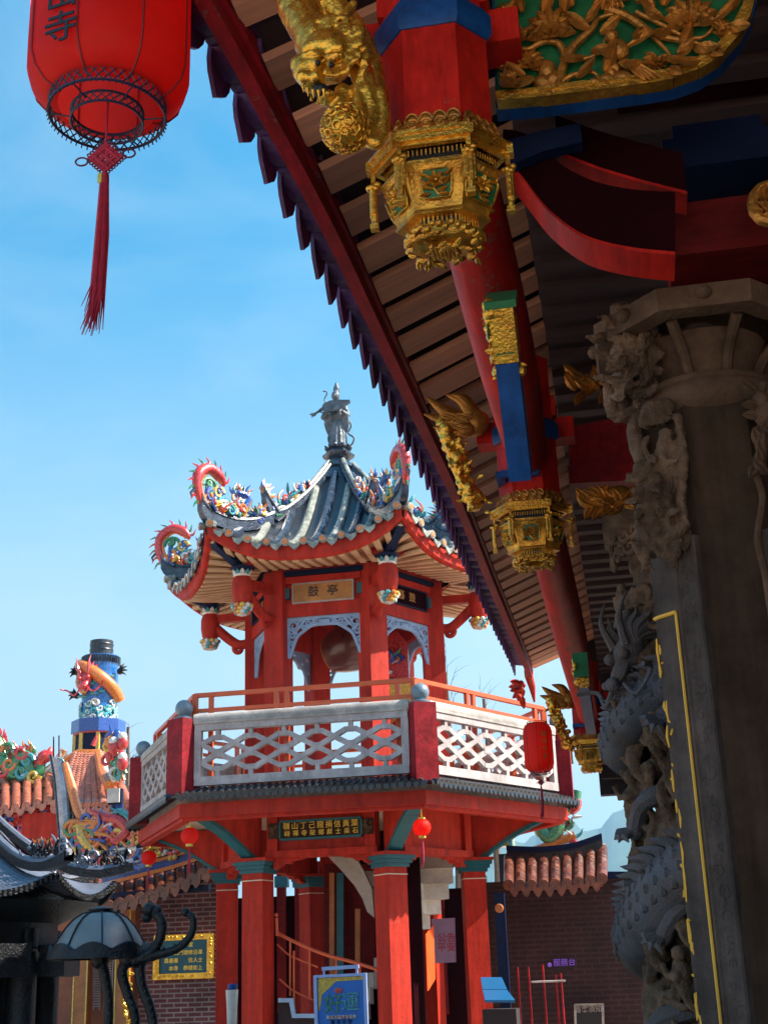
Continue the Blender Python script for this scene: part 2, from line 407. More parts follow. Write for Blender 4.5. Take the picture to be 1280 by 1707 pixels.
def text_mb(body, size, o, x, y, t=.004, mi=0, mb=None, squash=1., space=1.):
    """raised lettering: characters on plane o + a*x + b*y, centred on o"""
    c = bpy.data.curves.new('t', 'FONT'); c.body = body; c.size = size; c.align_x = 'CENTER'; c.align_y = 'CENTER'
    c.extrude = t/2; c.space_character = space; c.resolution_u = 3; c.offset = size*.006
    ob = bpy.data.objects.new('t', c); COL.objects.link(ob)
    dg = bpy.context.evaluated_depsgraph_get()
    me = bpy.data.meshes.new_from_object(ob.evaluated_get(dg))
    mb = mb or MB()
    x, y, o = V(x).normalized(), V(y).normalized(), V(o); z = x.cross(y)
    mb.add([o+x*(p.co.x*squash)+y*p.co.y+z*p.co.z for p in me.vertices], [tuple(f.vertices) for f in me.polygons], mi, False)
    bpy.data.objects.remove(ob); bpy.data.meshes.remove(me); bpy.data.curves.remove(c)
    return mb

def empty(name, loc, label, cat, group=None, rz=0):
    o = bpy.data.objects.new(name, None); COL.objects.link(o); o.location = loc; o.rotation_euler = (0, 0, rz)
    o.empty_display_size = .2
    return tag(o, label, cat, group)

def tag(o, label, cat, group=None, kind=None):
    if label: o['label'] = label
    if cat: o['category'] = cat
    if group: o['group'] = group
    if kind: o['kind'] = kind
    return o

def copy_tree(o, parent=None):
    c = o.copy(); COL.objects.link(c); c.parent = parent if parent else o.parent
    for ch in list(o.children): copy_tree(ch, c)
    return c

def lerp(a, b, t): return a+(b-a)*t

def interp(tab, x):
    """smooth monotone table lookup"""
    if x <= tab[0][0]: 
        (x0, y0), (x1, y1) = tab[0], tab[1]
        return y0+(x-x0)*(y1-y0)/(x1-x0)
    for (x0, y0), (x1, y1) in zip(tab, tab[1:]):
        if x <= x1: return y0+(y1-y0)*(x-x0)/(x1-x0)
    (x0, y0), (x1, y1) = tab[-2], tab[-1]
    return y1+(x-x1)*(y1-y0)/(x1-x0)

def spline(pts, k=5):
    """Catmull-Rom through points"""
    P = [V(p) for p in pts]; out = []
    for i in range(len(P)-1):
        p0 = P[max(i-1, 0)]; p1 = P[i]; p2 = P[i+1]; p3 = P[min(i+2, len(P)-1)]
        for j in range(k):
            t = j/k
            out.append(.5*((2*p1)+(p2-p0)*t+(2*p0-5*p1+4*p2-p3)*t*t+(3*p1-p0-3*p2+p3)*t*t*t))
    out.append(P[-1]); return out
# ================================================================== MAIN TEMPLE (right)
temple = empty('temple', (1.0, 8.0, 0), 'dark temple hall on the right with crimson eave, gilded brackets and dragon columns', 'temple')
EX = [(-9, -1.5), (1.2, -1.48), (2.6, -1.36), (3.7, -1.225), (3.97, -1.17), (4.24, -1.135), (4.55, -1.09), (5.0, -1.05), (5.42, -1.032), (6.58, -1.0), (7.25, -.985),
      (8.2, -.965), (9.2, -.965), (10.4, -.978), (12.5, -.985), (14.55, -.993), (15.2, -1.02)]
EZ = [(-9, 5.2), (1.2, 5.35), (2.6, 5.10), (3.7, 4.95), (3.97, 4.88), (4.24, 4.825), (4.55, 4.77), (5.0, 4.725), (5.42, 4.70), (6.58, 4.68), (7.25, 4.68),
      (8.2, 4.685), (9.2, 4.70), (10.4, 4.73), (12.5, 4.78), (14.55, 4.85), (15.2, 4.90)]
def eave(Y): return V((interp(EX, Y), Y, interp(EZ, Y)))
Y0, Y1 = -.5, 15.2
NS = 96
YS = [Y0+(Y1-Y0)*i/NS for i in range(NS+1)]
def inner(Y): return V((1.9, Y, 5.95))

# roof: lower boards, outer skin with tile rows, far slope
r = MB()
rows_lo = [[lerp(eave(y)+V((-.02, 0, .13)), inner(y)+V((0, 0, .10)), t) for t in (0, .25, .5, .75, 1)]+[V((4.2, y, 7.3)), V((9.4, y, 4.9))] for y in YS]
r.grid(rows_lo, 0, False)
rows_hi = [[p+V((0, 0, .12)) for p in q] for q in rows_lo]
r.grid(rows_hi, 1, False)
for q0, q1 in ((rows_lo[0], rows_hi[0]), (rows_lo[-1], rows_hi[-1])):
    r.grid([q0, q1], 1, False)
for j in range(124):
    y = Y0+.1+j*.2
    if y > Y1: break
    e = eave(y)+V((-.08, 0, .25))
    r.tube([e, lerp(e, inner(y)+V((0, 0, .24)), .5)-V((0, 0, .02)), inner(y)+V((0, 0, .24)), (4.2, y, 7.44)], .055, 8, 2)
r.tube([(4.2, Y0, 7.5), (4.2, (Y0+Y1)/2, 7.4), (4.2, Y1, 7.5)], .2, 8, 2)
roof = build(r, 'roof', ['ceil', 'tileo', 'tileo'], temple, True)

# rafters, one mesh shared
ra = MB(); ra.box((0, 0, 0), (1, .195, .04))
ra_me = None
y = 2.3; nraf = 0
while y < 15.15:
    a = eave(y)+V((.03, 0, .085)); b = inner(y)+V((0, 0, .06))
    d = b-a
    if ra_me is None:
        o = build(ra, 'rafter', 'rafter', temple); ra_me = o.data
    else:
        o = bpy.data.objects.new('rafter', ra_me); COL.objects.link(o); o.parent = temple
    o.location = (a+b)/2-V((0, 0, .0))-temple.location
    o.scale = (d.length, random.uniform(.92, 1.06), 1)
    o.rotation_euler = (random.uniform(-.05, .05), -atan2(d.z, sqrt(d.x**2+d.y**2)), atan2(d.y, d.x))
    nraf += 1; y += .305

# fascia board along the eave
f = MB(); w = .05
rows = []
for y in YS+[15.35]:
    e = eave(y)
    rows.append([e+V((-w, 0, -.02)), e+V((.012, 0, -.02)), e+V((.012, 0, .055)), e+V((.03, 0, .06)), e+V((.03, 0, .13)), e+V((-w, 0, .13)), e+V((-w, 0, -.02))])
f.grid(rows, 0, False)
f.add(rows[-1][:6], [(0, 1, 2, 3, 4, 5)], 0, False)
fas = build(f, 'fascia_board', 'fascia', temple, True)
# upturned tip of the board at the far corner, with curled terracotta crest
tp = MB()
e = eave(15.35)
tp.tube([e+V((-.02, 0, .06)), e+V((-.03, .12, .02)), e+V((-.01, .25, -.08)), e+V((.0, .33, -.25))], [.09, .085, .07, .02], 8, flat=(1, .6))
build(tp, 'eave_tip', 'redp', temple, True)
tc = MB()
for q in range(9):
    p = e+V((-.12-.04*random.random(), random.uniform(-.1, .35), random.uniform(-.25, .08)))
    tc.leaf(p, (random.uniform(-1, .3), random.uniform(-.4, .6), random.uniform(-.6, 1)), (1, -1, 0), random.uniform(.12, .2), .08, .5, random.uniform(-.4, .4)); tc.ell(p, .035)
build(tc, 'eave_crest', 'redp', temple, True)

# drip tiles: pan with hanging tongue and a round cover tile end
t = MB()
arc = [(-.10+.2*i/8) for i in range(9)]
def sagz(u): return .045*(u/.10)**2
rows = [[V((o, u, sagz(u)+.0+o*-.0)) for u in arc] for o in (.12, -.10)]
t.grid(rows); t.grid([[p-V((0, 0, .016)) for p in q] for q in rows])
tong = [(-.10, .05), (-.095, -.02), (-.072, -.07), (-.035, -.105), (0, -.14), (.035, -.105), (.072, -.07), (.095, -.02), (.10, .05), (.05, .012), (0, -.002), (-.05, .012)]
t.prism(tong, (-.10, 0, 0), (0, 1, 0), (-.12, 0, 1), .018)
t.tube([(.12, .11, .075), (-.09, .11, .055)], .042, 10)
t_me = None
y = 2.2
while y < 15.3:
    e = eave(y); e2 = eave(y+.1); e1 = eave(y-.1); d = (e2-e1)
    if t_me is None:
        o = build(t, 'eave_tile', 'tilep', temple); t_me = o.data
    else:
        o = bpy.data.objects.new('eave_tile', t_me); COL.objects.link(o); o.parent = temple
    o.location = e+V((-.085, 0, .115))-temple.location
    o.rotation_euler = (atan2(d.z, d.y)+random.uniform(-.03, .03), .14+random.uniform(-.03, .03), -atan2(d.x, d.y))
    y += .24

# front wall, far gable and inner beams; interior shade put into their colour
wl = MB()
wl.box((3.2, 7.25, 3.0), (.2, 15.5, 6.0))
wl.box((3.0, 15.0, 3.0), (3.9, .2, 6.6))

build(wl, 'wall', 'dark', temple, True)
wl = MB(); wl.box((.42, 15.12, 4.78), (1.5, .16, 2.66)); wl.box((.55, 15.0, 3.72), (1.7, .22, .22)); build(wl, 'end_lintel', 'dark', temple, True)
bm_ = MB()
bm_.box((1.75, 8.2, 5.55), (.34, 14.0, .44))
for yy in (4.45, 6.9, 10.6, 14.4):
    bm_.box((.95, yy, 5.0), (1.5, .22, .34)); bm_.box((1.2, yy, 5.4), (1.1, .2, .24))
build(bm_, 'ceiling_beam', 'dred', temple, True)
m = MB(); m.box((1.39, 7.3, 4.88), (3.22, 15.6, .05))  # added dark ceiling, stands for the shade over the inner rafters
for k in range(60): m.box((1.39, -.3+k*.26, 4.835), (3.22, .10, .05))
build(m, 'shade_ceiling', 'ceil', temple, True)
fl = MB(); fl.box((3.4, 7.3, .07), (5.6, 16, .14))
build(fl, 'floor_plinth', 'stoned', temple, True)

# longitudinal curved eave beams, blue tie boards
def shrimp(y0, y1, name):
    m = MB(); P = []; R = []
    n = 18
    for i in range(n+1):
        q = i/n; yy = lerp(y0, y1, q)
        P.append((-.375+.02*sin(q*3), yy, 4.20-.09*sin(pi*q))); R.append(.108+.028*sin(pi*q))
    m.tube(P, R, 16, 0, True, (1.0, .95))
    return build(m, name, 'red', temple, True)
shrimp(3.32, 6.58, 'eave_beam'); shrimp(6.72, 14.3, 'eave_beam')

def blueboard(p0, p1, near=True):
    m = MB()
    m.bar(p0, p1, .070, .15, mi=0)
    d = (V(p1)-V(p0)).normalized()
    o = build(m, 'tie_board', ['blue', 'red'], temple, True)
    g = MB(); q = V(p0)
    g.bar(q-d*.17, q-d*.002, .074, .155, mi=0)
    g.bar(q-d*.195, q-d*.172, .094, .16, mi=1)
    # carved lion face towards the court, flowers below
    c = q-d*.12-V((.05, 0, 0))
    for k in range(14):
        a = random.random()*6.28; g.ell(q-d*.13+V((-.036, cos(a)*.07, sin(a)*.05)), random.uniform(.012, .024), nu=7, nv=5, mi=0)
    for k in range(26):
        g.ell(q-d*random.uniform(.02, .16)+V((random.uniform(-.04, .04), 0, -.08)), random.uniform(.01, .02), nu=6, nv=4, mi=0)
    g.box(q-d*.10+V((-.0465, 0, 0)), (.003, .14, .11), mi=1)
    for k in range(26):
        g.leaf(q-d*random.uniform(.02, .155)+V((random.uniform(-.03, .03), 0, -.078)), (random.uniform(-1, 1), random.uniform(-1, 1), -.3), (0, 0, -1), .034, .018, .4)
        g.leaf(q-d*random.uniform(.02, .155)+V((-.038, 0, random.uniform(-.06, .06))), (-.3, random.uniform(-1, 1), random.uniform(-1, 1)), (-1, 0, 0), .034, .018, .4)
    for s_ in (.02, .12): g.box(q-d*s_+V((0, 0, -.079)), (.078, .012, .012), mi=0)
    g.box(q-d*.07+V((0, 0, -.0785)), (.055, .08, .003), mi=1)
    for k in range(8):
        a = k*.785; g.ell(q-d*.10+V((-.05, cos(a)*.034, sin(a)*.03)), (.008, .02, .016), nu=6, nv=4, mi=0)
    g.ell(q-d*.10+V((-.052, 0, 0)), .012, mi=0)
    build(g, 'gilt_plaque', ['goldb', 'green'], o, True)
    return o
blueboard(aX(846, 597, -.25), aX(868, 790, -.25))
blueboard(aX(972, 1150, -.24)+V((0, 0, .1)), aX(984, 1212, -.24)+V((0, 0, .02)))

# ------------------------------------------------------------------ gilded hanging lantern pendants
PXc, PYc = -.38, 3.3
def hx(R, Z, n=6, off=30): return [V((R*sin(radians(off+60*k)), -R*cos(radians(off+60*k))*.72, Z)) for k in range(n)]
def hexloft(m, prof, mi=None, caps=True, smooth=False):
    rings = [hx(R, Z) for R, Z in prof]; vs = [p for q in rings for p in q]
    fs = [(j*6+k, j*6+(k+1) % 6, (j+1)*6+(k+1) % 6, (j+1)*6+k) for j in range(len(prof)-1) for k in range(6)]
    if caps: fs += [tuple(range(6)), tuple((len(prof)-1)*6+k for k in range(6))]
    m.add(vs, fs, mi, smooth)
def pendant(cx, cy, dz=0., upper=4.75):
    X = MX.Translation((cx, cy, dz))
    m = MB(X)                                              # red neck
    hexloft(m, [(.162, 3.90), (.160, 4.265)], 0)
    hexloft(m, [(.168, 4.265), (.180, 4.285), (.180, 4.35), (.160, 4.38)], 1)
    hexloft(m, [(.15, 4.38), (.15, upper)], 0)
    root = build(m, 'hanging_post', ['red', 'blue'], temple, True)
    X = X @ MX.Translation((0, 0, 1.025)) @ MX.Diagonal((.93, .93, .75, 1))
    m = MB(X)                                              # petal crown
    hexloft(m, [(.166, 3.875), (.175, 3.86), (.196, 3.815), (.208, 3.80)], 0)
    for k in range(6):
        a, b = hx(.172, 3.86)[k], hx(.172, 3.86)[(k+1) % 6]
        nn = ((a+b)/2); nn.z = 0; nn.normalize(); d = (b-a).normalized(); ln = (b-a).length
        for j in range(4):
            c = lerp(a, b, (j+.5)/4)+nn*.010
            m.ell(c+V((0, 0, .002)), (ln*.13, .012, .040), MX.Rotation(atan2(d.y, d.x), 3, 'Z'), nu=10, nv=7)
            m.curl(c+nn*.012+V((0, 0, -.004)), d, (0, 0, 1), .019, 1.4, .0055, 1, n=5)
            m.tube([c+d*(ln*.13*cos(q))+nn*.006+V((0, 0, .004+.040*sin(q))) for q in [i*.393 for i in range(9)]], .0045, 5)
            m.leaf(lerp(a, b, j/4)+nn*.012+V((0, 0, -.045)), (0, 0, 1), nn, .055, .024, .4)
        for j in range(9): m.ell(lerp(hx(.196, 3.812)[k], hx(.196, 3.812)[(k+1) % 6], (j+.5)/9), .0095, nu=7, nv=5)
    build(m, 'petal_crown', 'goldo', root, True)
    m = MB(X)                                              # moulded frame
    for k in range(6):
        a, b = hx(.212, 3.785)[k], hx(.212, 3.785)[(k+1) % 6]
        m.bar(a, b, .026, .030)
        m.bar(hx(.224, 3.806)[k], hx(.224, 3.806)[(k+1) % 6], .020, .012)
        m.bar(hx(.203, 3.764)[k], hx(.203, 3.764)[(k+1) % 6], .012, .012)
        m.box(hx(.216, 3.785)[k], (.036, .036, .044))
    hexloft(m, [(.21, 3.80), (.21, 3.792)], 0)
    build(m, 'hood_frame', 'goldb', root, True)
    m = MB(X)                                              # body
    hexloft(m, [(.150, 3.795), (.155, 3.70)], 1)
    for k in range(6):                                     # spindle fringe under the hood
        a, b = hx(.178, 3.725)[k], hx(.178, 3.725)[(k+1) % 6]
        for j in range(13):
            p = lerp(a, b, (j+.5)/13); m.box(p+V((0, 0, .012)), (.004, .004, .026))
    hexloft(m, [(.192, 3.70), (.192, 3.685), (.186, 3.68), (.143, 3.505), (.148, 3.50), (.148, 3.485), (.10, 3.48)], 0)
    hexloft(m, [(.105, 3.49), (.105, 3.45)], 1)
    for k in range(6):
        a, b = hx(.112, 3.465)[k], hx(.112, 3.465)[(k+1) % 6]
        for j in range(8): m.box(lerp(a, b, (j+.5)/8), (.005, .005, .034))
    build(m, 'lantern_body', ['gold', 'ink'], root, True)
    for k in range(6):                                     # six carved panels
        m = MB(X)
        T0, T1 = hx(.188, 3.672)[k], hx(.188, 3.672)[(k+1) % 6]
        B0, B1 = hx(.147, 3.515)[k], hx(.147, 3.515)[(k+1) % 6]
        cen = (T0+T1+B0+B1)/4; x = (T1-T0).normalized(); y = ((T0+T1)/2-(B0+B1)/2).normalized(); nn = x.cross(y)
        if nn.dot(V((cen.x, cen.y, 0))) < 0: nn = -nn
        def q(a, b, h=.0): return cen+x*a+y*b+nn*h
        oct_ = [(a_*(1.08 if k in (0, 3) else .78), b_*1.12) for a_, b_ in ((-.046, -.05), (-.056, -.03), (-.062, .03), (-.05, .052), (.05, .052), (.062, .03), (.056, -.03), (.046, -.05))]
        m.prism(oct_, q(0, 0, .002), x, y, .004 if x.cross(y).dot(nn) > 0 else -.004, 1)
        P = [q(a, b, .006) for a, b in oct_]
        for i in range(8): m.tube([P[i], P[(i+1) % 8]], .0042, 6, 0)
        for i in range(5):
            for ring_, rr_ in ((5, .017), (7, .028)):
                pass
        for j in range(7):
            aa = j*.9; m.leaf(q(cos(aa)*.006, .012+sin(aa)*.006, .008), x*cos(aa)+y*sin(aa)+nn*.35, nn, .030, .022, .4)
        m.ell(q(0, .012, .014), .008, nu=7, nv=5)
        m.tube([q(0, .0, .008), q(-.008, -.02, .009), q(.006, -.045, .007)], .004, 5)
        for (a, b, dx, dy) in ((-.01, -.02, -1, .3), (.0, -.028, 1, .2), (-.03, -.01, -.5, 1), (.025, -.005, .6, .9), (-.025, .03, -.9, .5), (.024, .03, .9, .5), (.004, -.04, .9, -.2), (-.02, -.036, -.9, -.3)):
            m.leaf(q(a, b, .007), x*dx+y*dy+nn*.2, nn, .036, .017, .4)
        build(m, 'carved_panel', ['gold', 'green'], root, True)
    for k in range(6):                                     # corner drops
        m = MB(X); c = hx(.214, 0)[k]
        x = V((cos(radians(30+60*k)), sin(radians(30+60*k)), 0)); yv = V((c.x, c.y, 0)).normalized()
        m.box(c+V((0, 0, 3.745)), (.014, .014, .05))
        for j in range(7):
            a = j*.9; m.ell(c+V((cos(a)*.014, sin(a)*.014, 3.712-.004*j)), .0125, nu=7, nv=5)
        for s in (-1, 0, 1):
            p = c+x*(.013*s)+yv*(.006 if s == 0 else 0)
            m.tube([p+V((0, 0, 3.685)), p+V((0, 0, 3.575 if s else 3.56))], .0085, 7)
        m.box(c+V((0, 0, 3.63)), (.018, .018, .12))
        m.tube([c+V((0, 0, 3.575)), c+V((0, 0, 3.525))], [.012, .009], 6)
        m.box(c+V((0, 0, 3.52)), (.026, .026, .022))
        build(m, 'corner_drop', 'gold', root, True)
    m = MB(X)                                              # carved base, all lumps and leaves
    hexloft(m, [(.120, 3.452), (.125, 3.435), (.115, 3.40), (.06, 3.385)], 0)
    for k in range(46):
        a = random.random()*6.28; rr = .115*sqrt(random.random()); h = 3.392 - .012*random.random()
        m.leaf((cos(a)*rr, sin(a)*rr, h), (cos(a*3+k), sin(a*3+k), -.35), (0, 0, -1), random.uniform(.025, .05), .022, .4)
    for k in range(36):
        a = 6.28*k/36; m.ell((cos(a)*.112, sin(a)*.112, 3.415+.012*sin(k*2.2)), random.uniform(.010, .018), nu=6, nv=5)
    for i in range(-3, 4):
        for j in range(-3, 4): m.ell((i*.012, j*.012, 3.378), .0075, nu=6, nv=4)
    build(m, 'carved_base', 'gold', root, True)
    return root
pd = pendant(PXc, PYc)
c2 = copy_tree(pd); c2.location += V((-.003, 3.36, .05))
c3 = copy_tree(pd); c3.location += V((-.005, 11.1, .06))

# red cross blocks above and beside each post
for yy, dz in ((3.3, 0), (6.66, .05), (14.4, .06)):
    m = MB()
    m.box((-.50, yy+.10, 4.36+dz), (.30, .13, .12)); m.box((-.25, yy+.12, 4.36+dz), (.26, .13, .12))
    m.box((-.38, yy+.10, 4.47+dz), (.34, .20, .12))
    build(m, 'post_bracket', 'red', temple, True)
for yy, dz in ((6.66, .05), (14.4, .06)):
    m = MB()
    m.box((-.415, yy-.14, 4.04+dz), (.20, .035, .04)); m.box((-.52, yy-.02, 4.04+dz), (.05, .25, .039))
    build(m, 'painted_band', 'blue', temple, True)

# ------------------------------------------------------------------ gilded lion strut on the first post
LY = 3.12
def L(u, v, dy=0.): return aY(u, v, LY+dy)
m = MB()
m.tube(spline([L(470, -40, .1), L(495, 10, .06), L(520, 55, .03), L(545, 95, .0)], 4), [.05]*4+[.062]*5+[.07]*4, 12)
m.tube(spline([L(470, -30, .1), L(560, 20, .1), L(600, 75, .1), L(625, 150, .1), L(630, 215, .1)], 4), [.05]*5+[.045]*6+[.04]*6, 10)
m.ell(L(548, 95, -.01), (.078, .085, .078))            # skull
m.ell(L(515, 118, -.05), (.05, .05, .045)); m.ell(L(522, 140, -.055), (.038, .04, .02)); m.ell(L(548, 165, -.03), (.034, .04, .016))
m.ell(L(500, 108, -.06), .03); m.ell(L(505, 128, -.085), .020); m.ell(L(525, 128, -.09), .017)
m.ell(L(520, 92, -.085), (.036, .02, .014)); m.ell(L(558, 96, -.085), (.034, .02, .014))
m.ell(L(530, 105, -.085), .014); m.ell(L(552, 108, -.09), .014)
for k in range(16):                                    # mane curls
    a = -2.2+k*.33
    c = L(560+cos(a)*36, 95+sin(a)*42, .0)
    m.curl(c+V((0, -.05, 0)), (1, 0, 0), (0, 0, 1), .024, 1.2, .012, 1 if k % 2 else -1, a0=a)
for k in range(7):
    m.ell(L(512+k*9, 68+abs(k-3)*4, -.07), .017)
m.tube(spline([L(575, 150, .0), L(565, 185, -.02), L(560, 200, -.03), L(585, 205, -.04)], 3), [.03, .028, .026, .024, .024, .022, .022, .02, .018, .016], 9)
m.tube(spline([L(600, 110, .02), L(612, 160, .0), L(620, 200, .0), L(600, 235, -.03)], 3), [.036]*4+[.03]*6, 9)
m.tube(spline([L(575, 45, .0), L(600, 40, -.04), L(600, 75, -.04), L(572, 70, -.04), L(566, 45, -.02), L(590, 5, 0)], 4), .015, 8)
m.tube(spline([L(592, 60, -.02), L(612, 95, -.03), L(596, 150, -.02), L(604, 200, -.04)], 4), [.016]*13, 8)
m.tube(spline([L(632, 150, 0), L(642, 200, 0), L(630, 240, -.02), L(612, 232, -.03)], 4), [.018]*13, 8)
lion = build(m, 'lion_bracket', 'goldb', temple, True)
carve(lion, .0055, .007, .02, 2)
m = MB()
for (u, v) in ((505, 145), (513, 152), (522, 155), (531, 156), (540, 154)):
    m.tube([L(u, v-5, -.085), L(u+1, v+9, -.08)], [.006, .001], 5)
for (u, v) in ((519, 160), (530, 166), (541, 168)):
    m.tube([L(u, v+8, -.07), L(u, v-4, -.075)], [.005, .001], 5)
build(m, 'teeth', 'goldb', lion, True)
for (u, v) in ((530, 105), (552, 108)): m = MB(); m.ell(L(u, v, -.096), .009); build(m, 'eye', 'ink', lion, True)
m = MB(); m.ell(L(533, 150, -.06), (.025, .02, .02)); build(m, 'mouth', 'ink', lion, True)
m = MB(); bc = L(576, 214, -.06); br_ = .068
m.ell(bc, br_*.93, nu=20, nv=14)
for k in range(70):                                    # coin pattern cut in the ball
    a = math.acos(1-2*(k+.5)/70); b = k*2.4
    n_ = V((sin(a)*cos(b), sin(a)*sin(b), cos(a))); x_ = n_.orthogonal().normalized(); y_ = n_.cross(x_)
    m.tube([bc+n_*br_+x_*cos(q)*.0125+y_*sin(q)*.0125 for q in [i*1.05 for i in range(7)]], .0036, 5, caps=False)
build(m, 'embroidered_ball', 'goldb', lion, True)

# phoenix wing and carved figure strut at the second and third posts
def strut(Yc, sc, ou, ov, u0, v0, label_seed):
    random.seed(label_seed)
    def Q(u, v, dy=0.): return aY(ou+(u-u0)*sc, ov+(v-v0)*sc, Yc+dy)
    k_ = Yc/6.6*sc
    m = MB()
    pts = [Q(738, 705), Q(752, 745), Q(775, 800), Q(795, 850)]
    m.tube(spline(pts, 6), [.03*k_]*19, 8)
    ax0, ax1 = Q(740, 703), Q(797, 852); dd = (ax1-ax0); n_ = 40
    for ph, am, tk_, fr_ in ((0, .040, .017, 15), (2.1, .042, .015, 13), (4.2, .036, .018, 17), (1.0, .05, .011, 21)):
        m.tube([ax0+dd*(i/n_)+V((cos(fr_*i/n_+ph)*am, -abs(sin(fr_*i/n_*.7+ph))*.04, sin(fr_*i/n_+ph)*am*.6))*k_ for i in range(n_+1)], tk_*k_, 7)
    for k in range(60):
        c = ax0+dd*random.random()+V((random.uniform(-.05, .05), random.uniform(-.05, .0), random.uniform(-.03, .03)))*k_
        if k % 3 == 0: m.ell(c, [random.uniform(.014, .026)*k_ for _ in range(3)], nu=8, nv=6)
        else: m.leaf(c, (random.uniform(-1, 1), -.4, random.uniform(-1, 1)), (0, -1, 0), random.uniform(.05, .08)*k_, .03*k_, .5)
    for t_i in (.12, .45, .78):                        # little figures: head and shoulders
        c = ax0+dd*t_i+V((0, -.055, 0))*k_; m.ell(c, (.028*k_, .026*k_, .032*k_)); m.ell(c+V((0, .02, -.05))*k_, (.045*k_, .03*k_, .04*k_))
    m.ell(Q(745, 712, -.03), .045*k_)
    o = build(m, 'figure_strut', 'goldb', temple, True); carve(o, .0065*k_, .006*k_, .02*k_, 0)
    m = MB()
    for (a, b, c_, w) in (((770, 700), (742, 685), (712, 663), .05), ((775, 710), (740, 700), (706, 690), .045), ((780, 720), (750, 715), (722, 712), .04), ((795, 700), (770, 668), (742, 657), .045), ((792, 690), (775, 665), (752, 656), .04)):
        m.tube(spline([Q(*a), Q(*b, -.03), Q(*c_, -.05)], 5), [w*k_*q for q in (1, 1, .95, .9, .85, .75, .65, .52, .38, .22, .06)], 8, flat=(1, .4))
    m.ell(Q(790, 705, .03), (.09*k_, .07*k_, .08*k_)); m.ell(Q(775, 715, .0), (.06*k_, .05*k_, .05*k_))
    for k in range(10):
        m.leaf(Q(772+random.uniform(-14, 14), 705+random.uniform(-12, 12), -.05), (-1, -.2, .25), (0, -1, .2), .09*k_, .035*k_, .3)
    build(m, 'phoenix_bracket', 'goldo', temple, True)
strut(6.6, 1.0, 740, 700, 740, 700, 11)
strut(14.3, .55, 918, 1165, 740, 700, 12)
m = MB()                                               # third bird carving by the dark column
for k in range(22):
    m.leaf(aY(975+k*3.2, 838+8*sin(k*1.7), 6.5), (cos(k*2.1), -.3, sin(k*1.3)), (0, -1, 0), .10, .05, .4)
m.ell(aY(985, 832, 6.52), (.07, .05, .06)); m.ell(aY(1030, 828, 6.52), (.09, .05, .06))
build(m, 'phoenix_bracket', 'goldo', temple, True)
m = MB()
for k in range(16):
    m.leaf(aY(955+k*4.5, 640+12*sin(k*2), 6.9), (cos(k*2.1), -.3, sin(k*1.3)), (0, -1, 0), .12, .06, .4)
build(m, 'carved_spandrel', 'goldo', temple, True)

# ------------------------------------------------------------------ big carved panel above the curved beam
BY = 3.52
def B(u, v, dy=0.): return aY(u, v, BY+dy)
edge = [(822, -70), (829, 168), (900, 162), (980, 152), (1060, 142), (1120, 132), (1160, 117), (1195, 95), (1225, 60), (1243, 25), (1252, -15), (1258, -70)]
m = MB()
big = [(818, -70), (826, 180), (900, 174), (983, 163), (1062, 153), (1124, 143), (1168, 127), (1204, 101), (1236, 64), (1255, 25), (1264, -18), (1270, -70)]
m.slab([B(*p) for p in big], (0, .07, 0))
panel = build(m, 'carved_panel', 'blue', temple, True)
m = MB(); m.slab([B(*p, -.012) for p in edge], (0, .010, 0))
build(m, 'panel_field', 'green', panel, True)
m = MB()
for a, b in zip(edge[1:], edge[2:]):
    m.bar(B(*a, -.018), B(*b, -.018), .05, .030, up=(0, 0, 1))
    m.bar(B(a[0]-3, a[1]-9, -.03), B(b[0]-3, b[1]-9, -.03), .03, .010, up=(0, 0, 1))
build(m, 'panel_frame', 'gold', panel, True)
m = MB(); NY = (0, -1, 0)
def br(pts, w0, w1, dy=-.035):
    P = spline([B(u, v, dy) for u, v in pts], 4); n = len(P)
    m.tube(P, [lerp(w0, w1, i/(n-1)) for i in range(n)], 8)
def lf(u, v, ang, L_=.06, W_=.03):
    a = radians(ang); m.leaf(B(u, v, -.035), (cos(a), -.35, sin(a)), NY, L_*1.15, W_*1.2, .45, .15)
def flower(u, v, s, up=90):
    for ring_, (n, ln, wd, tilt) in enumerate(((9, .075, .040, .25), (7, .06, .036, .6), (5, .04, .03, 1.1))):
        for k in range(n):
            a = radians(up-110+220*k/(n-1)); m.leaf(B(u, v, -.03-.012*ring_), (cos(a), -tilt, sin(a)), NY, ln*s, wd*s, .45, -.15)
    for k in range(4): m.leaf(B(u, v+4, -.04), (cos(3.6+k*.7), -.4, sin(3.6+k*.7)*.5), NY, .05*s, .03*s, .4)
br([(928, 150), (935, 120), (942, 95), (930, 72), (905, 70), (880, 82), (858, 78)], .016, .007)
br([(940, 100), (958, 75), (985, 50), (1000, 30), (1040, 20)], .016, .006)
br([(945, 95), (975, 98), (1000, 85), (1010, 60)], .010, .004)
br([(932, 140), (955, 125), (985, 120), (998, 132), (985, 148)], .010, .004)
br([(1010, 15), (1050, 30), (1085, 55), (1120, 65), (1160, 72), (1185, 88)], .017, .006)
br([(1085, 60), (1105, 78), (1120, 98), (1128, 130)], .008, .004)
br([(1060, 20), (1100, 40), (1140, 60), (1175, 60), (1205, 20)], .009, .005)
br([(860, 80), (850, 100), (835, 112)], .010, .006)
flower(918, 52, 1.15); flower(1150, 34, 1.15); flower(868, 62, .5, 140); flower(880, 105, .7, 60)
flower(1095, 100, .6, 250); flower(1200, 50, .55, 20); flower(1020, -5, .9)
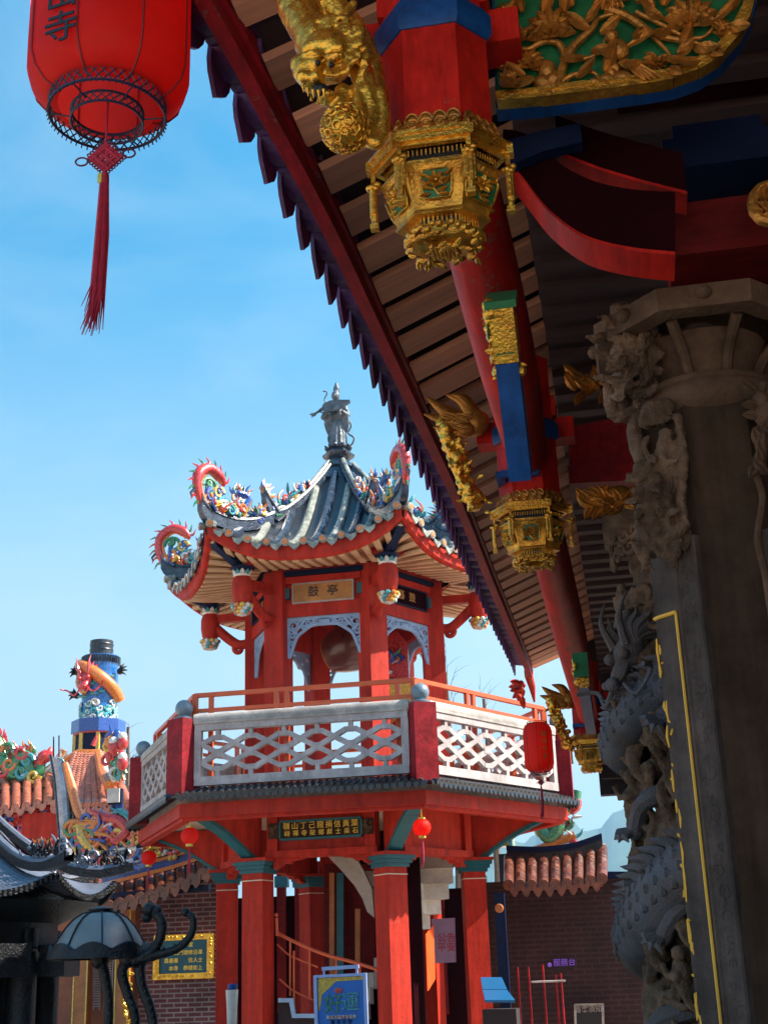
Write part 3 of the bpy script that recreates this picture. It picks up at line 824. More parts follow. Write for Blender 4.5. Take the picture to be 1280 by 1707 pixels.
for (u, v, a) in ((845, 35, 60), (850, 60, 200), (870, 20, 100), (835, 130, 300), (850, 140, 340), (975, 38, 40), (982, 48, 150), (1000, 55, 20), (985, 85, 340), (975, 95, 200), (960, 130, 30),
                  (1008, 120, 60), (1075, 105, 200), (1060, 110, 180), (1115, 112, 300), (1128, 90, 20), (1135, 80, 60), (1155, 80, 330), (1180, 80, 300), (1170, 100, 200), (1190, 35, 30), (1215, 20, 60), (1210, 45, 330),
                  (1105, 30, 160), (1090, 20, 120), (1105, 10, 70), (1060, 5, 30), (890, 130, 210), (875, 125, 150), (900, 100, 230), (1150, 100, 190), (1120, 52, 200), (1075, 45, 240), (905, 20, 60), (955, 10, 120), (940, 20, 80)):
    lf(u, v, a, random.uniform(.05, .08), random.uniform(.026, .04))
# bird: body, head, wings, long tail
m.ell(B(1030, 82, -.05), (.032, .025, .042), MX.Rotation(-.5, 3, 'Y')); m.ell(B(1019, 60, -.06), .021)
m.tube([B(1014, 56, -.065), B(1006, 55, -.06)], [.008, .001], 6)
for k in range(6): m.leaf(B(1040+k*3, 80-k, -.05), (cos(.25+k*.12), -.25, sin(.25+k*.12)), NY, .10-.008*k, .022, .4)
for k in range(4): m.leaf(B(1044, 100+k*2, -.045), (cos(-.75-k*.08), -.1, sin(-.75-k*.08)), NY, .13-.012*k, .020, .4)
for k in range(5): m.leaf(B(1022, 78+k*4, -.06), (-.6, -.3, -.6+k*.15), NY, .04, .018, .4)
for k in range(7): m.leaf(B(985+k*9, 18-k, -.05), (cos(.9+k*.2), -.2, sin(.9+k*.2)), NY, .09, .024, .4)
# rocks
for (u, v, a, b) in ((912, 120, 16, 22), (925, 135, 22, 18), (905, 140, 18, 16), (1025, 118, 14, 12), (1038, 132, 18, 14), (1012, 135, 16, 12), (990, 142, 12, 9), (1020, 126, 10, 14)):
    m.ell(B(u, v, -.02), (a*.0019, .03, b*.0019), nu=12, nv=8)
for k in range(5): m.leaf(B(838+k*5, 140+k, -.03), (cos(.4+k*.5), -.2, sin(.4+k*.5)), NY, .06, .03, .35, .2)
for k in range(40):
    m.ell(B(833+random.random()*22, random.uniform(10, 110), -.02-.02*random.random()), random.uniform(.010, .022), nu=7, nv=5)
build(m, 'relief_carving', 'goldo', panel, True)

# ------------------------------------------------------------------ curved bracket beam and blocks beneath the panel
def prof(name, poly, Y, t, mt):
    m = MB(); m.slab([aY(u, v, Y) for u, v in poly], (0, t, 0)); return build(m, name, mt, temple, True)
def beamcurve(lower, upper, k=5):
    lo = spline([V((u, v, 0)) for u, v in lower], k); up = spline([V((u, v, 0)) for u, v in upper], k)
    return [(p.x, p.y) for p in lo]+[(p.x, p.y) for p in reversed(up)]
m = MB()
lo = spline([aY(u, v, 3.72) for u, v in ((838, 262), (872, 302), (915, 355), (975, 398), (1050, 418), (1125, 426))], 5)
up = spline([aY(u, v, 3.72) for u, v in ((838, 215), (880, 225), (930, 270), (985, 300), (1050, 315), (1125, 320))], 5)
m.grid([[a, b, b+V((0, .16, 0)), a+V((0, .16, 0))] for a, b in zip(lo, up)], 1, False)
m.grid([[a-V((0, .004, 0)), a-V((0, .004, -.012)), a+V((0, .164, .012)), a+V((0, .164, 0)), a-V((0, .004, 0))] for a in lo], 0, False)
build(m, 'bracket_beam', ['red', 'dred'], temple, True)  # red underside, near black sides: light and shade put into the colours
m = MB()
lo = [aY(u, v, 3.82) for u, v in ((930, 258), (1000, 285), (1070, 306), (1145, 325))]
m.grid([[a, a+V((0, 0, .16)), a+V((0, .12, .16)), a+V((0, .12, 0))] for a in lo], 1, False)
m.grid([[a-V((0, .004, 0)), a-V((0, .004, -.012)), a+V((0, .124, .012)), a+V((0, .124, 0)), a-V((0, .004, 0))] for a in lo], 0, False)
build(m, 'upper_beam', ['red', 'dred'], temple, True)  # same split: lit underside and shaded sides told by colour
prof('painted_band', [(842, 235), (900, 218), (966, 205), (970, 236), (905, 252), (850, 275)], 3.66, .05, 'navy')
m = MB(); m.box(aY(1190, 300, 4.2), (.36, .40, .12)); m.box(aY(1190, 262, 4.22), (.30, .36, .06)); build(m, 'cap_block', 'navy', temple, True)
m = MB(); m.box(aY(1195, 418, 4.25), (.34, .36, .20)); build(m, 'post_bracket', 'mred', temple, True)
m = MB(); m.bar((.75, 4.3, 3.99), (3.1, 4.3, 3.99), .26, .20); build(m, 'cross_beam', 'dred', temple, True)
# inner carved boss at the frame edge
m = MB()
m.tube([aY(1280+cos(a)*26, 340+sin(a)*30, 3.9) for a in [i*.52 for i in range(13)]], .02, 8)
for k in range(14): m.leaf(aY(1280+random.uniform(-18, 18), 340+random.uniform(-22, 22), 3.89), (cos(k), -.3, sin(k)), NY, .05, .03, .4)
build(m, 'round_boss', 'goldo', temple, True)
# cross beams and dark blocks further inside
m = MB()
m.slab([aY(u, v, 7.1) for u, v in ((948, 712), (1062, 690), (1062, 800), (948, 806))], (0, .3, 0))
build(m, 'cross_beam', 'fascia', temple, True)
# ================================================================== DRAGON COLUMNS (parts of the temple)
def dragon_head(m, c, fwd, up, s):
    """maw, brow, horns, mane and whiskers"""
    c, f, u = V(c), V(fwd).normalized(), V(up).normalized(); sd = f.cross(u).normalized(); u = sd.cross(f)
    R = MX((f, sd, u)).transposed()
    m.ell(c, (.11*s, .085*s, .08*s), R); m.ell(c+f*.12*s+u*.015*s, (.10*s, .06*s, .035*s), R)
    m.ell(c+f*.21*s+u*.03*s, (.035*s, .05*s, .035*s), R); m.ell(c+f*.10*s-u*.07*s, (.10*s, .05*s, .022*s), R)
    for q in (-1, 1):
        m.ell(c+f*.06*s+sd*q*.06*s+u*.06*s, .032*s); m.ell(c+f*.22*s+sd*q*.035*s+u*.045*s, .022*s)
        m.tube(spline([c+sd*q*.05*s+u*.06*s, c-f*.10*s+sd*q*.08*s+u*.16*s, c-f*.24*s+sd*q*.10*s+u*.18*s], 4), [.026*s*(1-i/9) for i in range(9)], 6)
        m.tube(spline([c+f*.2*s+sd*q*.05*s, c+f*.26*s+sd*q*.14*s-u*.04*s, c+f*.16*s+sd*q*.24*s-u*.02*s, c+f*.2*s+sd*q*.3*s+u*.06*s], 4), .012*s, 6)
        for k in range(6):
            a = -1.2+k*.5
            m.flame(c-f*.04*s+sd*q*.06*s+u*.02*s, -f*.8+sd*q*cos(a)*.6+u*sin(a), u, .20*s, .034*s)
        for k in range(4): m.tube([c+f*(.06+.045*k)*s+sd*q*.045*s-u*.015*s, c+f*(.065+.045*k)*s+sd*q*.045*s-u*.05*s], [.010*s, .002*s], 5)

def claw(m, c, d, n_, s):
    c, d, n_ = V(c), V(d).normalized(), V(n_).normalized(); sd = d.cross(n_).normalized()
    m.ell(c, .035*s)
    for k in range(4):
        e = d*(cos((k-1.5)*.55))+sd*sin((k-1.5)*.55)
        m.tube([c, c+e*.05*s+n_*.025*s, c+e*.09*s-n_*.005*s], [.018*s, .015*s, .003*s], 6)

def wrap_dragon(m, ax, r0, z0, z1, turns, a0, body, dirn=1, scales=True):
    P = []; R = []; n = int(46*turns)
    for i in range(n+1):
        t = i/n; a = a0+dirn*2*pi*turns*t
        rr = r0+body*.75+.05*sin(t*23)**2
        P.append(V((ax[0]+cos(a)*rr, ax[1]+sin(a)*rr, lerp(z0, z1, t)+.05*sin(t*31)))); R.append(body*(.55+.55*sin(pi*min(1, .12+t*.9))))
    m.tube(P, R, 12)
    for i in range(2, n-1, 1):
        T = (P[i+1]-P[i-1]).normalized(); o = (P[i]-V((ax[0], ax[1], P[i].z))).normalized(); up = T.cross(o)
        if up.z < 0: up = -up
        m.flame(P[i]+(o*.5+up*.85)*R[i]*.9, o*.55+up*.8-T*.55, T, R[i]*.85, R[i]*.26)
        if scales:
            for q in (-.55, -.1, .35):
                w = (o*cos(q)+up*sin(q)*-1).normalized()
                m.ell(P[i]+w*R[i]*.93, (R[i]*.17, R[i]*.17, R[i]*.17), nu=6, nv=4)
    return P, R

random.seed(21)
# ---- first column: slim eight sided core, couplet panels on the slanting faces, round capital
CX, CY, CA = .395, 4.45, .243
def c8(apo, k, z, tilt=0.):                              # corner k of the octagon, face 0 looks towards -Y
    r = apo/cos(pi/8); a = -pi/2+pi/8+k*pi/4+tilt; return V((CX+r*cos(a), CY+r*sin(a), z))
m = MB(); zs = (.1, 1.0, 2.0, 3.42)
m.grid([[c8(CA, k, z) for k in range(9)] for z in zs], 0, False)
column = build(m, 'stone_column', 'stoned', temple, True)
m = MB()
m.lathe([(.225, 3.37), (.255, 3.385), (.275, 3.41), (.284, 3.44), (.275, 3.47), (.247, 3.492), (.255, 3.50), (.247, 3.512), (.16, 3.52)], 48, (CX, CY, 0), caps=False)
m.lathe([(.165, 3.50), (.172, 3.54), (.195, 3.60), (.215, 3.65), (.225, 3.685), (.20, 3.70)], 40, (CX, CY, 0), caps=False)
ab = [(.30, 3.69), (.365, 3.695), (.372, 3.71), (.372, 3.775), (.35, 3.785), (.05, 3.79)]
m.grid([[c8(r_, k, z) for k in range(9)] for r_, z in ab], 0, False)
for k in range(8):
    p = lerp(c8(.372, k, 3.742), c8(.372, k+1, 3.742), .5); m.ell(p, (.03, .03, .026), nu=10, nv=7)
for k in (0, 2, 4, 6):
    for q in (-1, 1):
        a_ = -pi/2+k*pi/4+q*.36; d_ = V((cos(a_), sin(a_), 0)); c_ = V((CX, CY, 0))
        m.tube(spline([c_+d_*.175+V((0, 0, 3.52)), c_+d_*.205+V((0, 0, 3.59)), c_+d_*.25+V((0, 0, 3.64)), c_+d_*.31+V((0, 0, 3.69))], 4), [.020]*13, 8)
build(m, 'capital', 'stonec', column, True)
def couplet(kf):
    """raised border panel on the face between corners kf and kf+1"""
    A, B2 = c8(CA, kf, 0), c8(CA, kf+1, 0); x = (B2-A).normalized(); wd = (B2-A).length
    nn = V(((A+B2).x/2-CX, (A+B2).y/2-CY, 0)).normalized(); zt = 2.93
    out = -1 if kf == 6 else 1                            # which side of the face turns away
    def q(a, z, h): return A+x*(a*wd)+nn*h+V((0, 0, z))
    pr = [(0, 0), (0, .022), (.03, .028), (.08, .024), (.40, .024), (.43, .030), (.47, .030), (.49, .014), (.56, .010), (1.0, .010), (1.10, .004), (1.10, -.05)]
    if out < 0: pr = [(1-a, h) for a, h in pr]
    m = MB(); m.grid([[q(a, z, h) for a, h in pr] for z in (.1, .9, 1.8, zt)], 0, False)
    m.add([q(a, zt, h) for a, h in pr]+[q(1.0, zt, 0)], [tuple(range(len(pr)+1))], 0, False)
    f = (lambda a: 1-a) if out < 0 else (lambda a: a)
    for k in range(46):
        z = .9+k*.044+.01*sin(k*4.1)
        m.curl(q(f(.24+.07*sin(k*2.3)), z, .0245), x, (0, 0, 1), random.uniform(.014, .026), random.uniform(.8, 1.5), .0024, 1 if k % 2 else -1, a0=k)
    o = build(m, 'couplet_panel', 'stonep', column, True)
    m = MB()
    m.tube([q(f(.60), z, .014) for z in (.1, 1.0, 2.0, 2.70)], .0055, 6)
    m.tube([q(f(a), 2.70, .014) for a in (.60, .8, 1.0)]+[q(f(1.10), 2.70, .008)], .0070, 6)
    for k in range(8):                                    # gilded characters where the stone turns away
        z = 2.56-.205*k
        for q_ in range(5):
            a = random.uniform(1.0, 1.12); zz = z+random.uniform(-.075, .075); ln = random.uniform(.03, .10)
            h = .014 if a < 1 else .008
            if q_ % 2: m.tube([q(f(a), zz, h), q(f(a-random.uniform(.02, .07)), zz+random.uniform(-.01, .02), .013)], [.005, .003], 5)
            else: m.tube([q(f(a), zz, h), q(f(a+random.uniform(-.03, .03)), zz-ln*.5, h+.002), q(f(a), zz-ln, h)], [.003, .006, .003], 5)
    build(m, 'gilt_inscription', 'yellow', o, True)
couplet(6); couplet(0)
# figures and foliage on the left of the capital and shaft, by height
def C1(u, v, Y=4.32): return aY(u, v, Y)
m = MB()
def lump(lst, s=1.):
    for (u, v, a, b) in lst:
        m.ell(C1(u, v, 4.32+random.uniform(-.03, .05)), (a/510*s, .055*s, b/510*s), MX.Rotation(random.uniform(-.5, .5), 3, 'Y'), nu=9, nv=7)
lump([(1040, 520, 28, 16), (1062, 540, 26, 20), (1050, 565, 22, 26), (1030, 585, 14, 20), (1070, 585, 22, 24), (1040, 615, 18, 26), (1028, 640, 12, 26), (1055, 625, 20, 22), (1035, 665, 14, 20), (1085, 610, 22, 14), (1095, 570, 24, 14), (1020, 545, 10, 22), (1105, 605, 14, 10)])
for k in range(18):
    m.flame(C1(1040+random.uniform(-15, 30), 530+k*7, 4.28), (random.uniform(-.7, .3), -.5, random.uniform(-1, .2)), (1, 0, 0), random.uniform(.06, .12), .02)
for k in range(14):
    m.curl(C1(1045+random.uniform(-12, 45), 530+random.random()*130, 4.27), (1, 0, 0), (0, 0, 1), random.uniform(.02, .04), 1.2, .012, random.choice((1, -1)))
m.tube(spline([C1(1015, 640), C1(1022, 690), C1(1050, 690), C1(1075, 680)], 5), .025, 8)
for k in range(34):
    c = C1(1035+random.uniform(-22, 60), 525+random.random()*140, 4.27)
    m.leaf(c, (random.uniform(-1, .4), -.3, random.uniform(-1, .6)), (-.3, -1, 0), random.uniform(.06, .11), .04, .5, .3)
a_ = build(m, 'capital_figure', 'stone', column, True); carve(a_, .007, .018, .022, 0)
m = MB()
# hanging immortal: hair knot, head, arms, robe with folds, bird
m.ell(C1(1092, 690, 4.22), (.055, .05, .05)); m.ell(C1(1108, 678, 4.20), (.035, .03, .03)); m.ell(C1(1078, 700, 4.22), (.03, .03, .035))
for k in range(12): m.curl(C1(1090+random.uniform(-18, 24), 680+random.uniform(-10, 26), 4.19), (1, 0, 0), (0, 0, 1), .02, 1.1, .009, random.choice((1, -1)))
m.tube(spline([C1(1062, 690), C1(1058, 730), C1(1072, 770), C1(1080, 800)], 4), [.03]*13, 8)
m.tube(spline([C1(1110, 720, 4.2), C1(1100, 765, 4.18), C1(1085, 775, 4.18)], 4), [.026]*9, 8)
m.ell(C1(1095, 790, 4.22), (.055, .05, .06)); m.ell(C1(1070, 790, 4.25), (.035, .04, .05)); m.ell(C1(1085, 830, 4.22), (.05, .04, .05)); m.ell(C1(1105, 818, 4.2), (.04, .03, .055))
m.ell(C1(1068, 745), (.03, .05, .05))
for (u, v, w) in ((1075, 840, .05), (1088, 850, .045), (1102, 850, .045), (1118, 855, .04), (1130, 850, .035)):
    m.tube(spline([C1(u, v-40, 4.22), C1(u+3, v+10, 4.21), C1(u+5+random.uniform(-3, 3), v+60, 4.22), C1(u-2, v+80, 4.25)], 4), [w*.6]*4+[w*.8]*5+[w*.5, w*.4, w*.3, w*.15], 8)
m.tube(spline([C1(1128, 690, 4.19), C1(1140, 760, 4.17), C1(1135, 830, 4.17), C1(1142, 880, 4.18)], 5), [.016]*16, 7)
m.tube(spline([C1(1080, 925, 4.24), C1(1100, 905, 4.19), C1(1130, 885, 4.17), C1(1142, 872, 4.18)], 4), [.02]*13, 8)
for k in range(10): m.flame(C1(1085+k*6, 880, 4.21), (random.uniform(-.3, .3), -.2, -1), (1, 0, 0), .11, .018)
for k in range(40):
    c = C1(1090+random.uniform(-24, 40), 720+random.random()*190, 4.19)
    m.tube(spline([c, c+V((random.uniform(-.02, .02), -.015, -.05)), c+V((random.uniform(-.05, .05), .0, -.11))], 4), [.006, .009, .011, .012, .011, .01, .008, .005, .002], 6)
for k in range(14): m.leaf(C1(1075+random.uniform(-14, 40), 740+random.random()*140, 4.18), (random.uniform(-1, 1), -.3, random.uniform(-1, .3)), (0, -1, 0), .08, .035, .5)
a_ = build(m, 'carved_figure', 'stone', column, True); carve(a_, .007, .013, .022, 0)
m = MB()                                                # vine on the right side of the shaft
def C1r(u, v): return aY(u, v, 4.12)
m.tube(spline([C1r(1272, 640), C1r(1262, 690), C1r(1276, 730), C1r(1258, 780), C1r(1270, 830), C1r(1262, 900), C1r(1275, 960), C1r(1290, 1060)], 5), .012, 7)
for k in range(16): m.leaf(C1r(1268+random.uniform(-6, 14), 655+k*9), (random.uniform(-1, 1), -.3, random.uniform(-1, 1)), (0, -1, 0), .07, .04, .4)
m.ell(C1r(1268, 668), (.03, .03, .035)); m.ell(C1r(1280, 690), (.05, .03, .05))
build(m, 'carved_vine', 'stonec', column, True)

# ---- second column, dragon wrapped
random.seed(5)
DX, DY, DR = .38, 6.9, .23
m = MB(); m.lathe([(DR+.16, .14), (DR+.16, .3), (DR+.05, .42), (DR+.04, .6), (DR+.03, 3.62)], 32, (DX, DY, 0))
column2 = build(m, 'stone_column', 'stone', temple, True)
m = MB(); m.lathe([(DR, 3.58), (DR+.06, 3.62), (DR+.07, 3.66), (DR+.02, 3.70), (DR+.12, 3.76), (DR+.20, 3.80), (DR+.20, 3.88), (DR+.15, 3.88)], 8, (DX, DY, 0), radians(22.5), radians(382.5), smooth=False)
for k in range(28):
    a = 3.0+random.random()*2.6; m.curl((DX+cos(a)*(DR+.13), DY+sin(a)*(DR+.13), 3.62+random.random()*.16), (sin(a), -cos(a), 0), (0, 0, 1), .04, 1.2, .016, random.choice((1, -1)))
build(m, 'capital', 'stone', column2, True)
m = MB()
P, R_ = wrap_dragon(m, (DX, DY), DR+.02, .9, 3.35, 2.6, 3.35, .135)
def pol(a, r, z): return V((DX+cos(a)*r, DY+sin(a)*r, z))
dragon_head(m, pol(3.75, DR+.16, 3.12), (-.35, -.3, -.85), (-.75, -.5, .35), 1.0)
for (a, z, s) in ((3.5, 2.25, 1.0), (3.9, 1.75, 1.0), (3.35, 1.25, 1.0), (4.2, 2.75, .9), (3.6, 2.0, .8)):
    c = pol(a, DR+.17, z); m.tube(spline([pol(a+.7, DR+.04, z+.18), pol(a+.3, DR+.18, z+.12), c], 4), [.05]*4+[.04]*5, 8)
    claw(m, c, (cos(a)*.6-.5, sin(a)*.6, -.5), (cos(a), sin(a), 0), 1.3)
build(m, 'coiled_dragon', 'stonemix', column2, True)
m = MB()
for k in range(150):
    a = 2.7+random.random()*2.5; z = .95+random.random()*2.55; 
    m.curl(pol(a, DR+.06+random.random()*.10, z), (sin(a), -cos(a), 0), (0, 0, 1), random.uniform(.05, .10), 1.3, random.uniform(.018, .032), random.choice((1, -1)), a0=random.random()*6)
for k in range(70):
    a = 2.7+random.random()*2.3; z = 1.2+random.random()*2.3
    m.tube(spline([pol(a, DR+.05, z), pol(a-.15, DR+.14, z-.12), pol(a-.02, DR+.17, z-.26), pol(a+.15, DR+.08, z-.36)], 4), [.03, .036, .04, .044, .046, .044, .04, .036, .03, .026, .02, .012, .005], 7, flat=(1, .5))
for k in range(5):                                      # small riders between the coils
    a = 3.3+random.random()*.9; z = 1.15+k*.42; c = pol(a, DR+.16, z)
    m.ell(c, (.05, .05, .07)); m.ell(c+V((-.01, -.02, .10)), .036); m.ell(c+V((-.03, -.03, .0)), (.03, .04, .03))
    m.tube([c+V((0, 0, .04)), c+V((-.07, -.02, .0)), c+V((-.09, -.03, .06))], .018, 7)
dr = build(m, 'wave_carving', 'stone', column2, True); carve(dr, .009, .012, .025, 0)
# ================================================================== DRUM PAVILION
random.seed(31)
PC = V((-4.05, 19.0, 0))
pav = empty('drum_pavilion', PC, 'red six sided two storey pavilion with upturned dragon roof, balcony and drum', 'pavilion')
def hv(k, R, Z=0.):
    a = radians(60*k-30); return V((R*sin(a), -R*cos(a), Z))
def vdir(k): return hv(k, 1.)
def rot6(o, ks=range(1, 6), vary=None):
    """the same part on the other faces"""
    out = [o]
    for k in ks:
        c = copy_tree(o); c.rotation_euler = (0, 0, radians(60*k)); out.append(c)
    return out
AP = cos(radians(30))

m = MB(); vs = [hv(k, 2.5, z) for z in (0, .18) for k in range(6)]
m.slab([hv(k, 2.5, 0) for k in range(6)], (0, 0, .16)); m.slab([hv(k, 2.25, .163) for k in range(6)], (0, 0, .14))
build(m, 'plinth', 'cope', pav)

# lower columns
m = MB(); c = hv(0, 1.78)
Rz = MX.Rotation(radians(-14), 3, 'Z')
m.box(c+V((0, 0, 1.62)), (.305, .305, 2.70), Rz, 0)
m.box(c+V((0, 0, 2.88)), (.32, .32, .014), Rz, 2)
for w, h, z in ((.36, .05, 2.995), (.42, .05, 3.045), (.48, .05, 3.095)): m.box(c+V((0, 0, z)), (w, w, h), Rz, 1)
m.box(c+V((0, 0, 3.14)), (.52, .52, .04), Rz, 0)
rot6(build(m, 'lower_column', ['redp', 'teal', 'cream'], pav))
# lintel walls between the columns, scalloped lower brackets
m = MB(); A, B_ = hv(0, 1.78), hv(1, 1.78); fy = A.y
m.box((0, fy+.01, 3.50), (1.50, .16, .66), None, 0); m.box((0, fy-.02, 3.20), (1.50, .24, .09), None, 0)
m.box((-.66, fy-.03, 3.50), (.14, .2, .68), None, 0); m.box((.66, fy-.03, 3.50), (.14, .2, .68), None, 0)
for s in (-1, 1):
    poly = [(s*.66, 3.16), (s*.66, 3.02), (s*.56, 3.05), (s*.52, 3.09), (s*.44, 3.08), (s*.40, 3.12), (s*.28, 3.13), (s*.24, 3.16)]
    m.slab([V((a, fy-.06, b)) for a, b in poly], (0, .12, 0), 0)
    m.slab([V((a, fy-.068, b+.03)) for a, b in poly], (0, .006, 0), 0)
rot6(build(m, 'lintel', ['redp', 'teal'], pav))
# corbels carrying the gallery, teal lower edge
m = MB(); d = vdir(0); sd = V((-d.y, d.x, 0))
cur = [(1.80, 3.13), (1.90, 3.17), (2.0, 3.22), (2.1, 3.29), (2.25, 3.38), (2.42, 3.48), (2.62, 3.57), (2.8, 3.64), (2.8, 3.74), (1.80, 3.74)]
m.slab([d*a+V((0, 0, b))-sd*.085 for a, b in cur], sd*.17, 0)
for a, b in zip(cur[:8], cur[1:8]):
    m.bar(d*a[0]+V((0, 0, a[1]-.012)), d*b[0]+V((0, 0, b[1]-.012)), .19, .045, mi=1)
rot6(build(m, 'corbel', ['redp', 'teal'], pav))
# red wall behind corbels (ring of the gallery base)
# gallery slab
RB = 3.18
m = MB()
m.slab([hv(k, RB-.16, 3.80) for k in range(6)], (0, 0, .20), 0)
m.slab([hv(k, RB-.30, 3.76) for k in range(6)], (0, 0, .035), 1)
build(m, 'gallery_slab', ['conc', 'cream'], pav)
m = MB()
for k in range(6):
    for R1, z, h in ((RB-.02, 3.70, .17), (RB-.07, 3.60, .05)):
        a, b = hv(k, R1, z), hv(k+1, R1, z); nn = ((a+b)/2); nn.z = 0; nn.normalize()
        m.slab([hv(k, R1, z-h/2), hv(k+1, R1, z-h/2), hv(k+1, R1-.14, z-h/2), hv(k, R1-.14, z-h/2)], (0, 0, h), 0)
build(m, 'gallery_beam', 'redp', pav)
# tile skirt: a dark scalloped band under each balustrade
m = MB(); w = RB*.5
fyb = -RB*AP
for i in range(34):
    x = -w+2*w*(i+.5)/34
    m.tube([(x, fyb+.10, 3.965), (x, fyb-.16, 3.865)], .036, 8, 0)
    m.tube([(x, fyb-.157, 3.866), (x, fyb-.170, 3.862)], .042, 8, 0)
    m.prism([(-.038, .03), (-.03, -.03), (0, -.055), (.03, -.03), (.038, .03)], (x+w/34, fyb-.155, 3.845), (1, 0, 0), (0, 0, 1), .014, 0)
m.slab([(-w-.05, fyb-.14, 3.84), (w+.05, fyb-.14, 3.84), (w, fyb+.10, 3.93), (-w, fyb+.10, 3.93)], (0, 0, .03), 0)
rot6(build(m, 'tile_skirt', 'tiled', pav))
# balustrade posts with ball finials
m = MB(); c = hv(0, RB-.07)
Rv = MX.Rotation(radians(-30), 3, 'Z')
m.box(c+V((0, 0, 4.37)), (.30, .30, .98), Rv, 0)
post = build(m, 'balustrade_post', 'fascia', pav)
m = MB(); m.lathe([(.0, 4.862), (.13, 4.862), (.13, 4.89), (.09, 4.90), (.07, 4.915), (.09, 4.935), (.110, 4.97), (.116, 5.01), (.105, 5.06), (.075, 5.10), (.035, 5.12), (0, 5.122)], 20, c)
build(m, 'ball_finial', 'ball', post); rot6(post)
# pierced concrete balustrade
m = MB(); y = fyb+.06; t = .07; W = w-.20
def P3(a, b): return V((a, y, b))
m.box((0, y, 4.055), (2*W, .10, .11)); m.box((0, y, 4.745), (2*W, .10, .09)); m.box((-W+.04, y, 4.40), (.09, .09, .62)); m.box((W-.04, y, 4.40), (.09, .09, .62))
n = 6; x0 = -W+.085; x1 = W-.085; p = (x1-x0)/n; zc, H = 4.405, .198; nb = [0]
def band(xa, za, xb, zb, wd=.060):
    """one straight rib of the lattice, cut off at the side frames; each sits a hair deeper than the last"""
    if xa > xb: xa, za, xb, zb = xb, zb, xa, za
    if xb <= x0 or xa >= x1: return
    if xa < x0: za = lerp(za, zb, (x0-xa)/(xb-xa)); xa = x0
    if xb > x1: zb = lerp(za, zb, (x1-xa)/(xb-xa)); xb = x1
    nb[0] += 1; tt = t-.0011*(nb[0] % 17)
    m.bar(P3(xa, za), P3(xb, zb), wd, tt, up=(0, 1, 0))
for k in range(-2, n+2):
    xk = x0+(k+.5)*p
    for s in (-1, 1):
        band(xk+.15*p, s*H+zc, xk+1.85*p, -s*H+zc)
        if 0 <= k < n:
            band(xk-.19*p, s*H+zc, xk+.19*p, s*H+zc, .056); band(xk-.075, zc+s*.012, xk+.075, zc+s*.012, .05)
            m.box((xk, y, zc+s*(H+.055)), (.056, t*.9-.001*k, .13))
    if 0 <= k < n:
        for s in (-1, 1): m.bar(P3(xk-.06, zc+s*.030), P3(xk+.06, zc+s*.030), .040, t*.87-.0013*k, up=(0, 1, 0))
bal = build(m, 'pierced_balustrade', 'conc', pav)
m = MB(); m.tube([(-W-.02, y, 4.845), (W+.02, y, 4.845)], .085, 14, 0, True, (1, .72)); m.box((0, y, 4.80), (2*W, .13, .03))
build(m, 'coping', 'cope', bal)
bals = rot6(bal)
# tubular red railing just inside
m = MB(); RI = RB-.26; yi = -RI*AP; wi = RI*.5
m.bar((-wi, yi, 5.205), (wi, yi, 5.205), .06, .055); m.bar((-wi, yi, 5.00), (wi, yi, 5.00), .045, .045)
m.box((-wi, yi, 4.62), (.07, .07, 1.18))
for xx in (-.36, -.22, wi-.22, -wi+.22): m.box((wi*0+xx, yi, 4.60), (.06, .05, 1.18))
rot6(build(m, 'railing', 'rail', pav))

# upper pillars
m = MB(); c = hv(0, 1.37)
m.box(c+V((0, 0, 5.6)), (.30, .30, 3.2), Rz, 0); m.box(c+V((0, 0, 7.13)), (.24, .24, .14), Rz, 1)
rot6(build(m, 'upper_pillar', ['redp', 'navy'], pav))
# upper lintels with plaques
fy = -1.37*AP
m = MB()
m.box((0, fy, 6.62), (1.10, .17, .20)); m.box((0, fy+.02, 6.88), (1.10, .12, .36)); m.box((0, fy-.01, 7.06), (1.10, .19, .10))
m.box((0, fy-.06, 7.155), (1.46, .14, .075), None, 1)
for s in (-1, 1): m.box((s*.56, fy-.045, 6.87), (.13, .10, .16), None, 2)
rot6(build(m, 'upper_lintel', ['redp', 'navy', 'teal'], pav))
def plaque(k, bg, ink, txt, size):
    m = MB(); 
    m.box((0, fy-.065, 6.855), (.86, .05, .27), None, 0)
    for z in (6.715, 6.995): m.box((0, fy-.072, z), (.90, .07, .022), None, 1)
    for x in (-.44, .44): m.box((x, fy-.072, 6.855), (.022, .068, .262), None, 1)
    o = build(m, 'plaque', [bg, 'conc' if k == 0 else 'navy'], pav); o.rotation_euler = (0, 0, radians(60*k))
    t_ = text_mb(txt, size, (0, fy-.0935, 6.86), (1, 0, 0), (0, 0, 1), .006, space=2.3)
    q = build(t_, 'lettering', ink, o); return o
plaque(0, 'plaq', 'ink', '鼓亭', .17)
plaque(1, 'dred', 'plaq', '暮鼓', .15)
plaque(5, 'dred', 'plaq', '晨鐘', .15)
